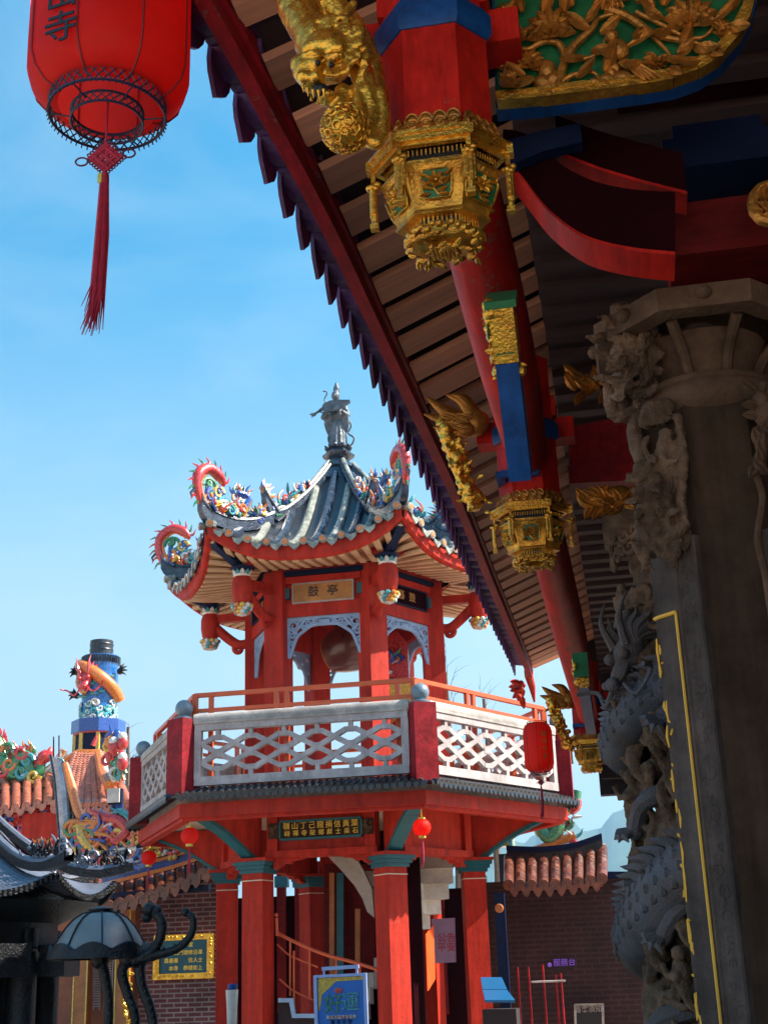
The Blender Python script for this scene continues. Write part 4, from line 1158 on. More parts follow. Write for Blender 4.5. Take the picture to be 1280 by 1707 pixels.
# pale blue fretwork brackets under the lintel
m = MB(); yf = fy-.02; t = .045
def F(a, b): return V((a, yf, b))
hw = .55
m.bar(F(-hw, 6.495), F(hw, 6.495), .055, t, up=(0, 1, 0))
for s in (-1, 1):
    m.bar(F(s*(hw-.02), 6.50), F(s*(hw-.02), 5.93), .05, t, up=(0, 1, 0))
    arch = spline([F(s*(hw-.04), 5.95), F(s*(hw-.09), 6.10), F(s*.40, 6.24), F(s*.30, 6.32), F(s*.20, 6.385), F(s*.10, 6.40), F(0, 6.40)], 4)
    m.tube(arch, .026, 6, flat=(1, 1))
    for (a, b, r_, dn, a0) in ((.45, 6.40, .075, 1, 0), (.34, 6.41, .06, -1, 2), (.47, 6.27, .055, -1, 1), (.23, 6.43, .05, 1, 3), (.49, 6.14, .04, 1, 0), (.13, 6.445, .035, -1, 1), (.42, 6.32, .035, 1, 4), (.29, 6.37, .03, 1, 5)):
        m.curl(F(s*a, b), (s, 0, 0), (0, 0, 1), r_, 1.25, .024, dn, a0=a0)
    m.bar(F(s*.28, 6.47), F(s*.40, 6.34), .03, t, up=(0, 1, 0)); m.bar(F(s*.5, 6.36), F(s*.40, 6.27), .03, t, up=(0, 1, 0))
m.box(F(0, 6.445), (.16, t, .07))
rot6(build(m, 'fretwork', 'lbl', pav))
# hanging posts on arms at the corners
m = MB(); d = vdir(0); c = d*2.08; sd = V((-d.y, d.x, 0))
m.lathe([(.0, 6.60), (.09, 6.60), (.125, 6.66), (.145, 6.78), (.145, 6.92), (.12, 7.00), (.10, 7.03)], 18, c, mi=0)
hp = build(m, 'hanging_post', 'redp', pav)
m = MB()
for j in range(3):
    for k in range(10):
        a = 6.28*(k+.5*j)/10; m.ell(c+V((cos(a)*(.125-.022*j), sin(a)*(.125-.022*j), 6.585-.045*j)), (.040, .040, .034), nu=7, nv=5, mi=(k+j) % 4)
m.ell(c+V((0, 0, 6.50)), (.09, .09, .06), mi=1)
build(m, 'flower_basket', ['pl_yel', 'pl_wht', 'pl_tq', 'pl_or'], hp)
m = MB()
for k in range(10):
    a = 6.28*k/10; m.leaf(c+V((cos(a)*.09, sin(a)*.09, 7.02)), (cos(a)*.5, sin(a)*.5, 1), (cos(a), sin(a), -.5), .10, .07, .3, mi=k % 2)
m.lathe([(.115, 7.0), (.13, 7.03), (.10, 7.06)], 14, c, mi=0)
m.lathe([(.09, 7.05), (.11, 7.10), (.18, 7.14)], 14, c, mi=2)
build(m, 'petal_collar', ['pl_wht', 'pl_tq', 'navy'], hp)
m = MB()
arm = spline([d*1.45+V((0, 0, 6.52)), d*1.62+V((0, 0, 6.50)), d*1.78+V((0, 0, 6.60)), d*2.0+V((0, 0, 6.80))], 5)
m.tube(arm, .075, 10, 0); m.bar(d*1.4+V((0, 0, 6.93)), d*2.1+V((0, 0, 6.93)), .10, .12, mi=0)
m.curl(d*1.62+V((0, 0, 6.44)), d, (0, 0, 1), .09, 1.1, .05, -1, mi=0, a0=1.5)
wedge = [(1.95, 7.06), (2.1, 7.10), (2.62, 7.34), (2.66, 7.42), (1.95, 7.24)]
m.slab([d*a+V((0, 0, b))-sd*.06 for a, b in wedge], sd*.12, 1)
for s in (-1, 1):
    wd = [(0, 7.10), (.28, 7.20), (.34, 7.25), (0, 7.23)]
    tang = (V((d.x, d.y, 0))*.0+sd*s)
    m.slab([d*2.06+tang*a+V((0, 0, b))-d*.04 for a, b in wd], d*.09, 0)
build(m, 'shrimp_arm', ['redp', 'navy'], hp)
rot6(hp)

# roof ------------------------------------------------------------------
RE = 2.74
def ez(t): return 7.05+.42*abs(t)**2.6                   # lower edge of the fascia along a face, t in -1..1
def eR(t): return RE*AP*(.962+.038*abs(t)**3)
def rz(u, s):
    """roof skin height; u across -1..1 (at the eave), s from eave 0 to peak 1"""
    e = ez(u)+.22
    return e+(9.14-e)*(s**1.42)*(1-.0)+.0
m = MB(); n = 14
rows = []
for j, (rr, dz) in enumerate(((1.0, .0), (.80, .055), (.62, .10))):
    row = []
    for i in range(n+1):
        t = -1+2*i/n; yy = -eR(t)*rr
        xx = t*RE*.5*rr
        row.append(V((xx, yy, lerp(ez(t), 7.19, 1-(rr-.62)/.38)+.012)))
    rows.append(row)
m.grid(rows, 0, False)
sof = build(m, 'soffit', 'sand2', pav)
m = MB()
nr = 17
for i in range(nr):
    t = -1+2*(i+.5)/nr; a = V((t*RE*.5, -eR(t)+.05, ez(t)+.005)); q = abs(t)
    lim = max(.62, q*.985)
    b = V((t*RE*.5, -RE*AP*lim, lerp(ez(t*1.0), 7.19, min(1, (1-lim)/.38))+.0))
    if (a-b).length > .06: m.bar(a, b, .078, .04)
build(m, 'rafters', 'sand', sof); rot6(sof)
m = MB(); rows = []
for i in range(25):
    t = -1+2*i/24; yy = -eR(t); x = t*RE*.5; z = ez(t)
    rows.append([V((x, yy, z)), V((x, yy-.03, z+.02)), V((x, yy-.04, z+.19)), V((x, yy+.06, z+.19)), V((x, yy+.05, z)), V((x, yy, z))])
m.grid(rows, 0, False); rot6(build(m, 'fascia', 'redp', pav))
# skin and tile rows of one face
m = MB(); ns, nu_ = 14, 16; rows = []
def skin(x, s):
    """point of the face: x metres across, s 0..1 up the slope"""
    yy = -lerp(RE*AP+.06, .20, s); yy0 = yy; half = lerp(RE*.5+.03, .12, s); u = max(-1, min(1, x/half)); ue = u*1.0
    lift = (ez(u)-ez(0))*(1-s)**1.5
    z = 7.25+lift+(9.12-7.25)*(s**1.8)
    yy = yy0+RE*AP*.038*(1-abs(u)**3)*(1-s)**2
    return V((x, yy, z))
for j in range(ns+1):
    s = j/ns; half = lerp(RE*.5+.03, .12, s)
    rows.append([skin(-half+2*half*i/nu_, s) for i in range(nu_+1)])
m.grid(rows, 0)
NT = 11
for i in range(NT):
    x = -(RE*.5-.06)+2*(RE*.5-.06)*i/(NT-1)
    smax = min(.97, (RE*.5+.03-abs(x))/(RE*.5+.03-.12)-.02)
    if smax < .05: continue
    k = max(3, int(12*smax)); P = [skin(x, smax*j/k)+V((0, 0, .03)) for j in range(k+1)]
    P[0] = P[0]+V((0, -.05, -.01))
    m.tube(P, .058, 8, 1 if i % 2 else 2)  # alternate pale rows stand for sun glints on the dark glaze
    m.tube([P[0]+V((0, .004, 0)), P[0]+V((0, -.014, 0))], .060, 12, 3)
    m.tube([P[0]+V((0, -.012, 0)), P[0]+V((0, -.022, 0))], .040, 12, 4)
    if i < NT-1:
        xm = x+(RE*.5-.06)/(NT-1); b = skin(xm, 0)
        m.prism([(-.085, .02), (-.07, -.04), (0, -.105), (.07, -.04), (.085, .02), (0, -.015)], b+V((0, -.055, .0)), (1, 0, 0), (0, 0, 1), -.022, 3)
rot6(build(m, 'tiled_slope', ['tiled', 'tileb', 'tilew', 'tilew', 'pl_or'], pav))

# hip ridges with swallow ends and porcelain dragons
def hip(sv): 
    a = lerp(RE+.03, .22, sv); zz = 7.25+(ez(1)-ez(0))*(1-sv)**1.5+1.87*sv**1.8
    return vdir(0)*a+V((0, 0, zz))
d = vdir(0); sd = V((-d.y, d.x, 0)); UP = V((0, 0, 1))
def ridge(m, P, w0, h0):
    rows = []
    for i, (p, w_, h_) in enumerate(zip(P, w0, h0)):
        rows.append([p-sd*w_, p-sd*w_+UP*h_*.75, p-sd*w_*1.35+UP*h_*.8, p-sd*w_*1.2+UP*h_, p+sd*w_*1.2+UP*h_, p+sd*w_*1.35+UP*h_*.8, p+sd*w_+UP*h_*.75, p+sd*w_, p-sd*w_])
    m.grid(rows, 0, False)
    m.add(rows[0][:8], [tuple(range(8))], 0, False); m.add(rows[-1][:8], [tuple(range(8))], 0, False)
m = MB()
Pl = [hip(s_) for s_ in (.50, .44, .36, .28, .2, .12, .05, .0)]
Pl += [Pl[-1]+d*.07+UP*.06, Pl[-1]+d*.12+UP*.15, Pl[-1]+d*.13+UP*.27, Pl[-1]+d*.15+UP*.36]
ridge(m, Pl, [.055]*8+[.055, .05, .04, .025], [.20, .20, .19, .19, .20, .21, .22, .23, .22, .18, .12, .05])
m.tube([Pl[-1]+UP*.02, Pl[-1]+d*.08+UP*.06, Pl[-1]+d*.14+UP*.0, Pl[-1]+d*.12-UP*.07], [.03, .028, .02, .008], 6)
Pu = [hip(s_) for s_ in (1.0, .92, .84, .76, .68, .60, .54)]
Pu += [Pu[-1]+d*.10+UP*.02, Pu[-1]+d*.20+UP*.12, Pu[-1]+d*.26+UP*.26, Pu[-1]+d*.28+UP*.38]
ridge(m, Pu, [.05]*7+[.06, .06, .05, .03], [.16]*6+[.18, .22, .22, .16, .06])
for P in (Pl, Pu): m.tube([p+UP*h for p, h in zip(P, [.215]*8+[.20, .17, .12, .05] if P is Pl else [.18]*6+[.2, .24, .23, .17, .07])], .035, 8, 1)
hr = build(m, 'hip_ridge', ['tileb', 'tilew'], pav)
PCOL = ['pl_red', 'pl_or', 'pl_blue', 'pl_green', 'pl_yel', 'pl_wht', 'pl_tq']
m = MB()                                                # dragon fish at the low end: red arch with curls inside
b = Pl[7]+UP*.22
b = b-UP*.03; arch = spline([b+d*.10+UP*.05, b+d*.18+UP*.28, b+d*.14+UP*.50, b-d*.05+UP*.62, b-d*.25+UP*.54, b-d*.33+UP*.42], 5)
n = len(arch); m.tube(arch, [lerp(.04, .080, min(1, i/9))*(1 if i < n-6 else (n-i)/7+.1) for i in range(n)], 10, 0)
for i in range(1, n-2, 2):
    T = (arch[i+1]-arch[i-1]).normalized(); o_ = T.cross(sd); o_ = o_ if o_.dot(arch[i]-(b-d*.06+UP*.25)) > 0 else -o_
    m.flame(arch[i]+o_*.05, o_-T*.3, T, .13, .024, (1, 3, 2, 0)[i % 4])
m.tube([p-d*.02-(p-(b-d*.05+UP*.25)).normalized()*.06 for p in arch[2:-3]], .028, 8, 1)
for k, (a, z, r_, ci, dn) in enumerate(((-.06, .34, .15, 3, 1), (-.10, .24, .11, 2, -1), (-.02, .16, .10, 1, 1), (-.22, .30, .10, 4, -1), (-.16, .10, .07, 1, 1), (-.28, .20, .05, 6, 1), (-.04, .40, .05, 3, -1), (-.24, .34, .05, 2, 1))):
    m.curl(b+d*a+UP*z, d, UP, r_, 1.35, .036, dn, ci, a0=k)
for k in range(12):
    m.flame(b+d*(-.34+.04*k*.6)+UP*(.10+.05*(k % 5)), -d+UP*(.2+.25*(k % 4)), UP, .13, .024, (3, 1, 6, 2)[k % 4])
build(m, 'porcelain_dragon_fish', PCOL, hr)
m = MB()                                                # crouching dragon midway
b = hip(.26)+UP*.22
body = spline([b+d*.28+UP*.02, b+d*.16+UP*.10, b+d*.06+UP*.02, b-d*.05+UP*.14, b-d*.12+UP*.30, b-d*.02+UP*.36, b+d*.08+UP*.30], 5)
n = len(body); m.tube(body, [.03+.035*sin(pi*(i+2)/(n+3)) for i in range(n)], 9, 2)
for i in range(2, n-2, 2):
    m.flame(body[i]+UP*.04, UP-d*.3, d, .09, .02, 3)
m.ell(b+d*.06+UP*.34, (.07, .06, .05), mi=2)
for k in range(9):
    m.flame(b+d*(.02-.02*k)+UP*.36, d*(.9-.25*k)+UP*(.5+.12*k)+sd*(.3 if k % 2 else -.3), UP, .15+.03*(k % 3), .020, (3, 1, 2)[k % 3])
for (a, z, r_, ci, dn) in ((.18, .06, .07, 1, 1), (.02, .06, .07, 0, -1), (-.16, .10, .08, 1, 1), (.30, .05, .06, 4, 1), (.10, .16, .05, 4, -1), (-.24, .08, .06, 6, -1), (-.06, .22, .05, 5, 1)):
    m.curl(b+d*a+UP*z, d, UP, r_, 1.2, .034, dn, ci)
for k in range(10): m.flame(b+d*(-.3+.06*k)+UP*.04, UP+d*random.uniform(-.8, .8)+sd*random.uniform(-.4, .4), d, .12, .022, random.choice((1, 3, 2, 0)))
for k in range(22):
    p = b+d*random.uniform(-.42, .40)+sd*random.uniform(-.05, .05)+UP*random.uniform(.0, .12)
    m.curl(p, d, UP, random.uniform(.05, .10), 1.25, .03, random.choice((1, -1)), random.choice((1, 2, 3, 4, 5, 6)), a0=k)
for k in range(16):
    p = b+d*(.02+random.uniform(-.14, .14))+UP*random.uniform(.16, .40)
    m.flame(p, UP*random.uniform(.1, 1)+d*random.uniform(-1, 1), d, random.uniform(.12, .22), .026, random.choice((2, 3, 1, 2)))
build(m, 'porcelain_dragon', PCOL, hr)
m = MB()                                                # flower spray on the upper upturned end
b = Pu[-1]-d*.02
for k in range(44):
    p = b+d*(.02-.22*(k/44))+UP*(.10-.42*(k/44))+sd*random.uniform(-.05, .05)
    m.flame(p, -d*random.uniform(-.3, 1)+UP*random.uniform(.3, 1), d, random.uniform(.12, .24), .030, random.choice((3, 1, 0, 2, 4, 5)))
for k in range(7): m.ell(b-d*.04*k*.6-UP*(.06*k-.03), (.035, .035, .035), nu=7, nv=5, mi=(1, 3, 0, 5, 2, 4, 6)[k])
build(m, 'porcelain_spray', PCOL, hr)
m = MB()                                                # crowds of small porcelain figures along the hip
random.seed(77)
for k in range(95):
    sv_ = random.choice((random.uniform(.02, .46), random.uniform(.03, .46), random.uniform(.56, .80)))
    p = hip(sv_)+UP*random.uniform(.18, .30)+sd*random.uniform(-.10, .10)
    ci = random.choice((0, 1, 2, 2, 3, 4, 5, 6))
    if k % 4 == 0: m.flame(p, UP+d*random.uniform(-.9, .9)+sd*random.uniform(-.5, .5), d, random.uniform(.12, .30), random.uniform(.015, .028), ci)
    elif k % 4 == 1: m.curl(p+UP*.04, d, UP, random.uniform(.04, .09), 1.3, .024, random.choice((1, -1)), ci, a0=k)
    elif k % 4 == 2: m.leaf(p, UP*random.uniform(.3, 1)+d*random.uniform(-1, 1), sd, random.uniform(.10, .20), .06, .4, .3, ci)
    else: m.ell(p, (.035, .035, .05), nu=7, nv=5, mi=ci); m.ell(p+UP*.065, .024, nu=6, nv=5, mi=5)
build(m, 'porcelain_figures', PCOL, hr)
rot6(hr)

# peak: stepped plinth, lotus and lute player statue
m = MB()
m.lathe([(.36, 8.98), (.30, 9.10), (.24, 9.20), (.27, 9.22), (.27, 9.27), (.19, 9.30), (.17, 9.36), (.24, 9.40), (.26, 9.45), (.20, 9.50), (.18, 9.53), (0, 9.54)], 6, (0, 0, 0), radians(10), radians(370), smooth=False)
for k in range(12):
    a = k*.5236; m.leaf((cos(a)*.13, sin(a)*.13, 9.52), (cos(a), sin(a), .8), (cos(a), sin(a), -1), .12, .09, .3)
pk = build(m, 'peak_plinth', 'tileb', pav)
m = MB()
m.tube(spline([(0, 0, 9.53), (.0, 0, 9.66), (.01, 0, 9.90), (.0, 0, 10.12), (-.02, 0, 10.28), (-.02, 0, 10.36)], 5), [.12, .13, .12, .11, .105, .10, .10, .10, .10, .10, .095, .09, .09, .095, .10, .11, .115, .12, .12, .11, .10, .09, .07, .06, .055, .05][:26], 14)
m.ell((-.02, 0, 10.20), (.15, .11, .13)); m.ell((-.02, 0, 10.36), (.06, .06, .06)); m.ell((-.02, -.02, 10.48), (.072, .075, .088)); m.ell((-.01, .01, 10.60), (.055, .055, .09)); m.ell((-.01, .01, 10.69), (.03, .03, .05))
m.ell((-.02, -.085, 10.46), (.018, .03, .02))
for s in (-1, 1):
    m.tube(spline([(s*.13-.02, 0, 10.27), (s*.20-.02, -.06, 10.10), (s*.10, -.17, 10.14)], 5), [.055, .055, .05, .05, .048, .045, .045, .04, .04, .036, .03], 9)
    m.tube(spline([(s*.12, -.10, 10.12), (s*.16, -.06, 9.95), (s*.13, -.04, 9.76)], 4), [.05, .055, .06, .06, .05, .04, .03, .02, .01], 8, flat=(1, .5))
for k in range(12):
    a = k*.52; m.tube([(cos(a)*.10, sin(a)*.10, 10.0), (cos(a)*.125, sin(a)*.125, 9.75), (cos(a)*.135, sin(a)*.135, 9.56)], .022, 6)
st = build(m, 'statue', 'statue', pk); carve(st, .016, .010, .05, 1)
m = MB()
Rl = MX.Rotation(radians(-14), 3, 'Y')
for k in range(10):
    a0, a1 = 6.28*k/10, 6.28*(k+1)/10
lute = [(-.20, -.02), (-.16, .06), (-.05, .09), (.08, .08), (.18, .05), (.27, .03), (.27, -.01), (.16, -.05), (.05, -.10), (-.10, -.10), (-.17, -.07)]
m.prism(lute, (-.01, -.20, 10.22), (cos(.12), 0, sin(.12)), (-sin(.12), 0, cos(.12)), .05)
m.tube([(-.2, -.2, 10.2), (-.28, -.21, 10.14), (-.36, -.2, 10.12)], [.03, .02, .012], 7)
for k in range(4): m.tube([(-.33, -.2, 10.12), (-.38, -.2, 10.06+.03*k)], .008, 5)
build(m, 'lute', 'statue', st)
m = MB()
m.tube(spline([(-.10, .04, 10.3), (-.22, .05, 10.45), (-.17, .04, 10.58), (-.24, .05, 10.62)], 5), .012, 6)
m.tube(spline([(-.2, .02, 10.2), (-.32, .0, 10.25), (-.38, .0, 10.18), (-.45, .0, 10.22)], 5), .013, 6)
m.tube(spline([(.14, 0, 10.1), (.22, 0, 9.95), (.17, 0, 9.82), (.26, 0, 9.72), (.2, 0, 9.6), (.1, -.05, 9.62)], 5), .016, 6)
m.tube(spline([(-.12, 0, 9.9), (-.16, 0, 9.75), (-.12, 0, 9.6), (-.18, 0, 9.5)], 5), .014, 6)
build(m, 'ribbon', 'statue', st)

# spiral stair walls and inner core seen between the columns
m = MB()
m.box((0, .9, 6.0), (.02, .02, .02))
m = MB()
for k, (a0, a1) in enumerate(((60, 200),)):
    pts = [(.95*sin(radians(a)), -.95*cos(radians(a))) for a in range(a0, a1+1, 10)]
    m.grid([[V((x, y, z)) for x, y in pts] for z in (.3, 3.7)], 0); m.grid([[V((x*1.08, y*1.08, z)) for x, y in pts] for z in (.3, 3.7)], 0)
build(m, 'core_wall', 'dred', pav)  # near black colour gives the deep shade inside the lower storey
# ceiling of the drum room
m = MB(); m.slab([hv(k, 1.5, 7.20) for k in range(6)], (0, 0, .05)); build(m, 'ceiling', 'redp', pav)

# the drum hanging in the upper room, and the painted drum stand
drum = empty('drum', PC+V((.15, .25, 6.42)), 'big dark red barrel drum hung under the pavilion roof behind the fretwork', 'drum')
m = MB(MX.Rotation(radians(78), 4, 'Y') @ MX.Rotation(radians(20), 4, 'X'))
m.lathe([(.28, -.46), (.34, -.30), (.38, -.12), (.39, 0), (.38, .12), (.34, .30), (.28, .46)], 28, caps=False); build(m, 'barrel', 'brown', drum)
m = MB(MX.Rotation(radians(78), 4, 'Y') @ MX.Rotation(radians(20), 4, 'X'))
for s in (-1, 1):
    m.lathe([(0, s*.465), (.25, s*.465), (.285, s*.455), (.29, s*.44)], 28, caps=False)
build(m, 'drum_skin', 'plaq', drum)
m = MB()
for x in (-.3, .3): m.tube([(x, 0, .30), (x*1.1, 0, .8)], .018, 6)
build(m, 'hanger', 'black', drum)
stand = empty('painted_screen', PC+V((.75, -.05, 4.0)), 'colourful painted carved screen with an orange disc behind the right pavilion arch', 'screen')
m = MB(); m.box((0, 0, 1.0), (.50, .06, 2.0)); m.prism([(-.25, 2.0), (-.2, 2.2), (-.05, 2.45), (.1, 2.5), (.25, 2.3), (.25, 2.0)], (0, -.03, 0), (1, 0, 0), (0, 0, 1), -.06)
build(m, 'board', 'pl_red', stand)
m = MB()
m.lathe([(0, -.0), (.26, 0), (.26, .05), (0, .05)], 24, mi=0)
mm = MB(MX.Translation((.12, -.05, 1.45)) @ MX.Rotation(radians(90), 4, 'X')); mm.lathe([(0, 0), (.24, 0), (.24, .04), (.20, .05), (0, .05)], 24, mi=0)
mm.lathe([(.24, .0), (.275, .0), (.275, .06), (.24, .06)], 24, mi=1)
build(mm, 'disc', ['pl_or', 'pl_yel'], stand)
m = MB()
for k in range(26):
    p = V((random.uniform(-.2, .2), -.05, random.uniform(.7, 2.3)))
    if k % 2: m.curl(p, (1, 0, 0), (0, 0, 1), random.uniform(.05, .1), 1.2, .03, random.choice((1, -1)), k % 7)
    else: m.flame(p, (random.uniform(-1, 1), -.2, random.uniform(-.2, 1)), (1, 0, 0), .2, .035, k % 7)
build(m, 'painted_relief', PCOL, stand)

# gilt couplet board on the lower lintel
fy = -1.78*AP
m = MB(); m.box((0, fy-.115, 3.50), (1.06, .05, .20), None, 0)
for z in (3.385, 3.615): m.box((0, fy-.12, z), (1.10, .07, .030), None, 1)
for x in (-.55, .55): m.box((x, fy-.118, 3.50), (.03, .066, .198), None, 1)
for s in (-1, 1):
    m.box((s*.64, fy-.139, 3.50), (.13, .025, .20), None, 2)
    for k in range(9): m.curl((s*.64+random.uniform(-.045, .045), fy-.153, 3.50+random.uniform(-.08, .08)), (1, 0, 0), (0, 0, 1), .024, 1.2, .007, mi=3)
pq = build(m, 'plaque', ['stoned', 'teal', 'stoned', 'stone'], pav)
x = .47
t_ = MB()
for i, (a, b) in enumerate((('嶺', '峙'), ('山', '禪'), ('丁', '寺'), ('己', '陂'), ('龍', '鄉'), ('捐', '獻'), ('信', '士'), ('黃', '吳'), ('葉', '石'))):
    xx = -.46+.115*i
    text_mb(a, .098, (xx, fy-.143, 3.548), (1, 0, 0), (0, 0, 1), .006, mb=t_)
    text_mb(b, .080, (xx+.01, fy-.143, 3.452), (1, 0, 0), (0, 0, 1), .006, mb=t_)
build(t_, 'lettering', 'foil', pq)
# ================================================================== RED LANTERNS
random.seed(3)
def ring_lace(m, c, R, z0, z1, n, th=.0035, mi=0):
    c = V(c)
    for z in (z0, z1): m.tube([c+V((cos(a)*R, sin(a)*R, z)) for a in [6.2832*i/40 for i in range(41)]], th*1.9, 6, mi, False)
    for k in range(n):
        for s in (-1, 1):
            a0 = 6.2832*k/n; a1 = a0+s*6.2832/n*1.5
            m.tube([c+V((cos(lerp(a0, a1, t))*R, sin(lerp(a0, a1, t))*R, lerp(z0, z1, t))) for t in (0, .5, 1)], th, 4, mi, False)

def tassel(m, c, L_, r, n, mi, spread=1.):
    c = V(c)
    for k in range(n):
        a = random.random()*6.28; q = r*sqrt(random.random())
        x, y = cos(a)*q, sin(a)*q; l_ = L_*random.uniform(.86, 1.04)
        m.tube([c+V((x*.6, y*.6, 0)), c+V((x, y, -l_*.4)), c+V((x*1.15*spread-.012*L_, y*1.15, -l_*.8)), c+V((x*1.1*spread-.05*L_+random.uniform(-1, 1)*.04*L_, y*1.2, -l_))], [.0045, .0045, .0035, .0012], 4, mi, False)

def big_lantern(pos, R, H, label, cat, group, text, tcolor, tk, fine=True, knot=True, cloth='cloth', face=0, tl=1., nfac=8):
    root = empty('paper_lantern', pos, label, cat, group)
    m = MB()
    # eight bulged panels: square ended, shoulders drawn in
    profz = [(.60, -.5), (.66, -.495), (.82, -.46), (.94, -.40), (.995, -.32), (1.0, -.2), (1.0, .2), (.995, .32), (.94, .40), (.82, .46), (.66, .495), (.60, .5)]
    n = nfac*6; rows = []
    for pr, pz in profz:
        row = []
        for k in range(n+1):
            a = 2*pi*k/n; f_ = (k % 6)/6-.5
            bul = 1+.035*(1-(2*f_)**2)-.02
            rr = R*pr*(bul*cos(pi/nfac)/cos(f_*2*pi/nfac)*.35+.65*bul)
            row.append(V((cos(a)*rr, sin(a)*rr, pz*H)))
        rows.append(row)
    m.grid(rows)
    body = build(m, 'cloth_body', cloth, root, sharp=30)
    m = MB()
    for k in range(nfac):
        a = 2*pi*k/nfac; m.tube([V((cos(a)*R*pr*.99, sin(a)*R*pr*.99, pz*H)) for pr, pz in profz], R*.014, 6)
    build(m, 'rib', 'seam', body)
    m = MB()
    rr = R*.70; z1 = -H*.470; z0 = z1-R*.20
    ring_lace(m, (0, 0, 0), rr, z0, z1, 40 if fine else 16, R*.010)
    ring_lace(m, (0, 0, 0), rr*.62, z0-R*.10, z0+R*.04, 28 if fine else 10, R*.009)
    for k in range(6):
        a = k*1.047+.3; m.tube([(cos(a)*rr, sin(a)*rr, z0), (cos(a)*rr*.62, sin(a)*rr*.62, z0-R*.03)], R*.011, 5)
    for k in range(60 if fine else 0):
        a = 6.2832*k/60; m.tube([V((cos(a)*rr, sin(a)*rr, z0)), V((cos(a)*rr*1.03, sin(a)*rr*1.03, z0-R*.05))], R*.009, 4)
    build(m, 'lace_rim', 'fili', root)
    m = MB(); ring_lace(m, (0, 0, 0), rr*.99, H*.47, H*.47+R*.16, 24, R*.010); build(m, 'top_rim', 'fili', root)
    if text:
        t_ = MB(); k = 0
        for i, ch in enumerate(text):
            a = face; zz = H*tk[0]-i*tk[1]*H
            pos_ = V((cos(a)*R*1.022, sin(a)*R*1.022, zz)); x = V((-sin(a), cos(a), 0))
            text_mb(ch, tk[2]*R, pos_, x, (0, 0, 1), .004, mb=t_)
        build(t_, 'lettering', tcolor, body)
    # cord, knot, tassel
    m = MB(); zc = z0-R*.10
    m.tube([(0, 0, -H*.45), (0, 0, zc-R*.28)], R*.016, 6)
    if knot:
        kc = V((0, 0, zc-R*.50)); s = R*.135; X_ = V((cos(YAW), sin(YAW), 0))
        # woven diamond
        for i in range(-3, 4):
            for u_, w_ in ((X_*.7071+UP*.7071, X_*.7071-UP*.7071), (X_*.7071-UP*.7071, X_*.7071+UP*.7071)):
                a = kc+w_*(i*s*.33)-u_*s*1.15; b = kc+w_*(i*s*.33)+u_*s*1.15
                yo = V((-sin(YAW), cos(YAW), 0))*(.3*s if i % 2 else -.3*s)
                m.tube([a, (a+b)/2+yo*.4, b], s*.17, 6)
                for e_, sg in ((a, -1), (b, 1)):
                    m.tube([e_+u_*sg*(sin(q)*s*.25)+w_*(1-cos(q))*s*.16 for q in [j*.52 for j in range(7)]], s*.07, 5, 1)
        for sg in (-1, 1):
            c_ = kc+X_*sg*s*2.1+UP*sg*s*.35
            m.tube([c_+X_*cos(q)*s*.55+UP*sin(q)*s*.42 for q in [j*.4488 for j in range(15)]], s*.085, 6, 1)
            m.tube([kc+X_*sg*s*1.2, c_-X_*sg*s*.5], s*.085, 6, 1)
        zt = zc-R*.72
    else: zt = zc-R*.30
    build(m, 'knot', ['tassel', 'cord'], root)
    m = MB(); m.lathe([(.02*R, 0), (.055*R, -.02*R), (.06*R, -.16*R), (.05*R, -.17*R)], 10, (0, 0, zt)); m.box((-.035*R, -.06*R, zt-.10*R), (.05*R, .012*R, .13*R), None, 1)
    tassel(m, (0, 0, zt-.14*R), 1.72*R*tl, .075*R, 60 if fine else 24, 0)
    tt = build(m, 'tassel', ['tassel', 'foil'], root)
    return root
LP = aY(186, 40, 3.6); VL = atan2(-LP.y, -LP.x)
big_lantern(LP, .282, .70, 'large red ribbed lantern with dark blue lettering and long crimson tassel at top left', 'lantern', 'red lanterns', '山寺', 'ink', (-.15, .19, .47), True, True, 'cloth', face=VL-.60, tl=1.12)
ln2 = big_lantern(aY(897, 1246, 14.2), .155, .52, 'red lantern with small gold lettering hanging at the far corner of the temple eave', 'lantern', 'red lanterns', '萬寺平安', 'plaq', (.22, .15, .42), False, True, 'clothb', face=-pi/2+.5, tl=1.25)

def small_lantern(k, label, off=(0, 0, 0)):
    p = PC+hv(k, 2.98, 3.50+(.05 if k < 1 else 0))+V(off)
    root = empty('round_lantern', p, label, 'lantern', 'small round lanterns under the pavilion gallery')
    m = MB(); n = 48; rows = []
    for j in range(13):
        a = pi*j/12; row = []
        for i in range(n+1):
            b = 2*pi*i/n; rr = .104*(sin(a)+.12*(1 if j not in (0, 12) else 2))*(1+.03*abs(sin(b*6)))
            row.append(V((cos(b)*rr*.95, sin(b)*rr*.95, cos(a)*.105-.15)))
        rows.append(row)
    m.grid(rows); build(m, 'cloth_body', 'clothb', root)
    m = MB(); m.lathe([(.045, -.03), (.05, -.05), (.045, -.05)], 12); m.lathe([(.045, -.25), (.05, -.275), (.04, -.28)], 12); m.tube([(0, 0, .14), (0, 0, -.04)], .006, 5)
    build(m, 'cap_ring', 'foil', root)
    m = MB(); m.tube([(0, 0, -.27), (0, 0, -.34)], .006, 5); tassel(m, (0, 0, -.33), .30, .016, 18, 0); build(m, 'tassel', 'tassel', root)
small_lantern(0, 'small round red lantern under the left front corner of the pavilion gallery')
small_lantern(1, 'small round red lantern under the right front corner of the pavilion gallery')
small_lantern(-1, 'small round red lantern at the left rear gallery corner beside the tiled hall')

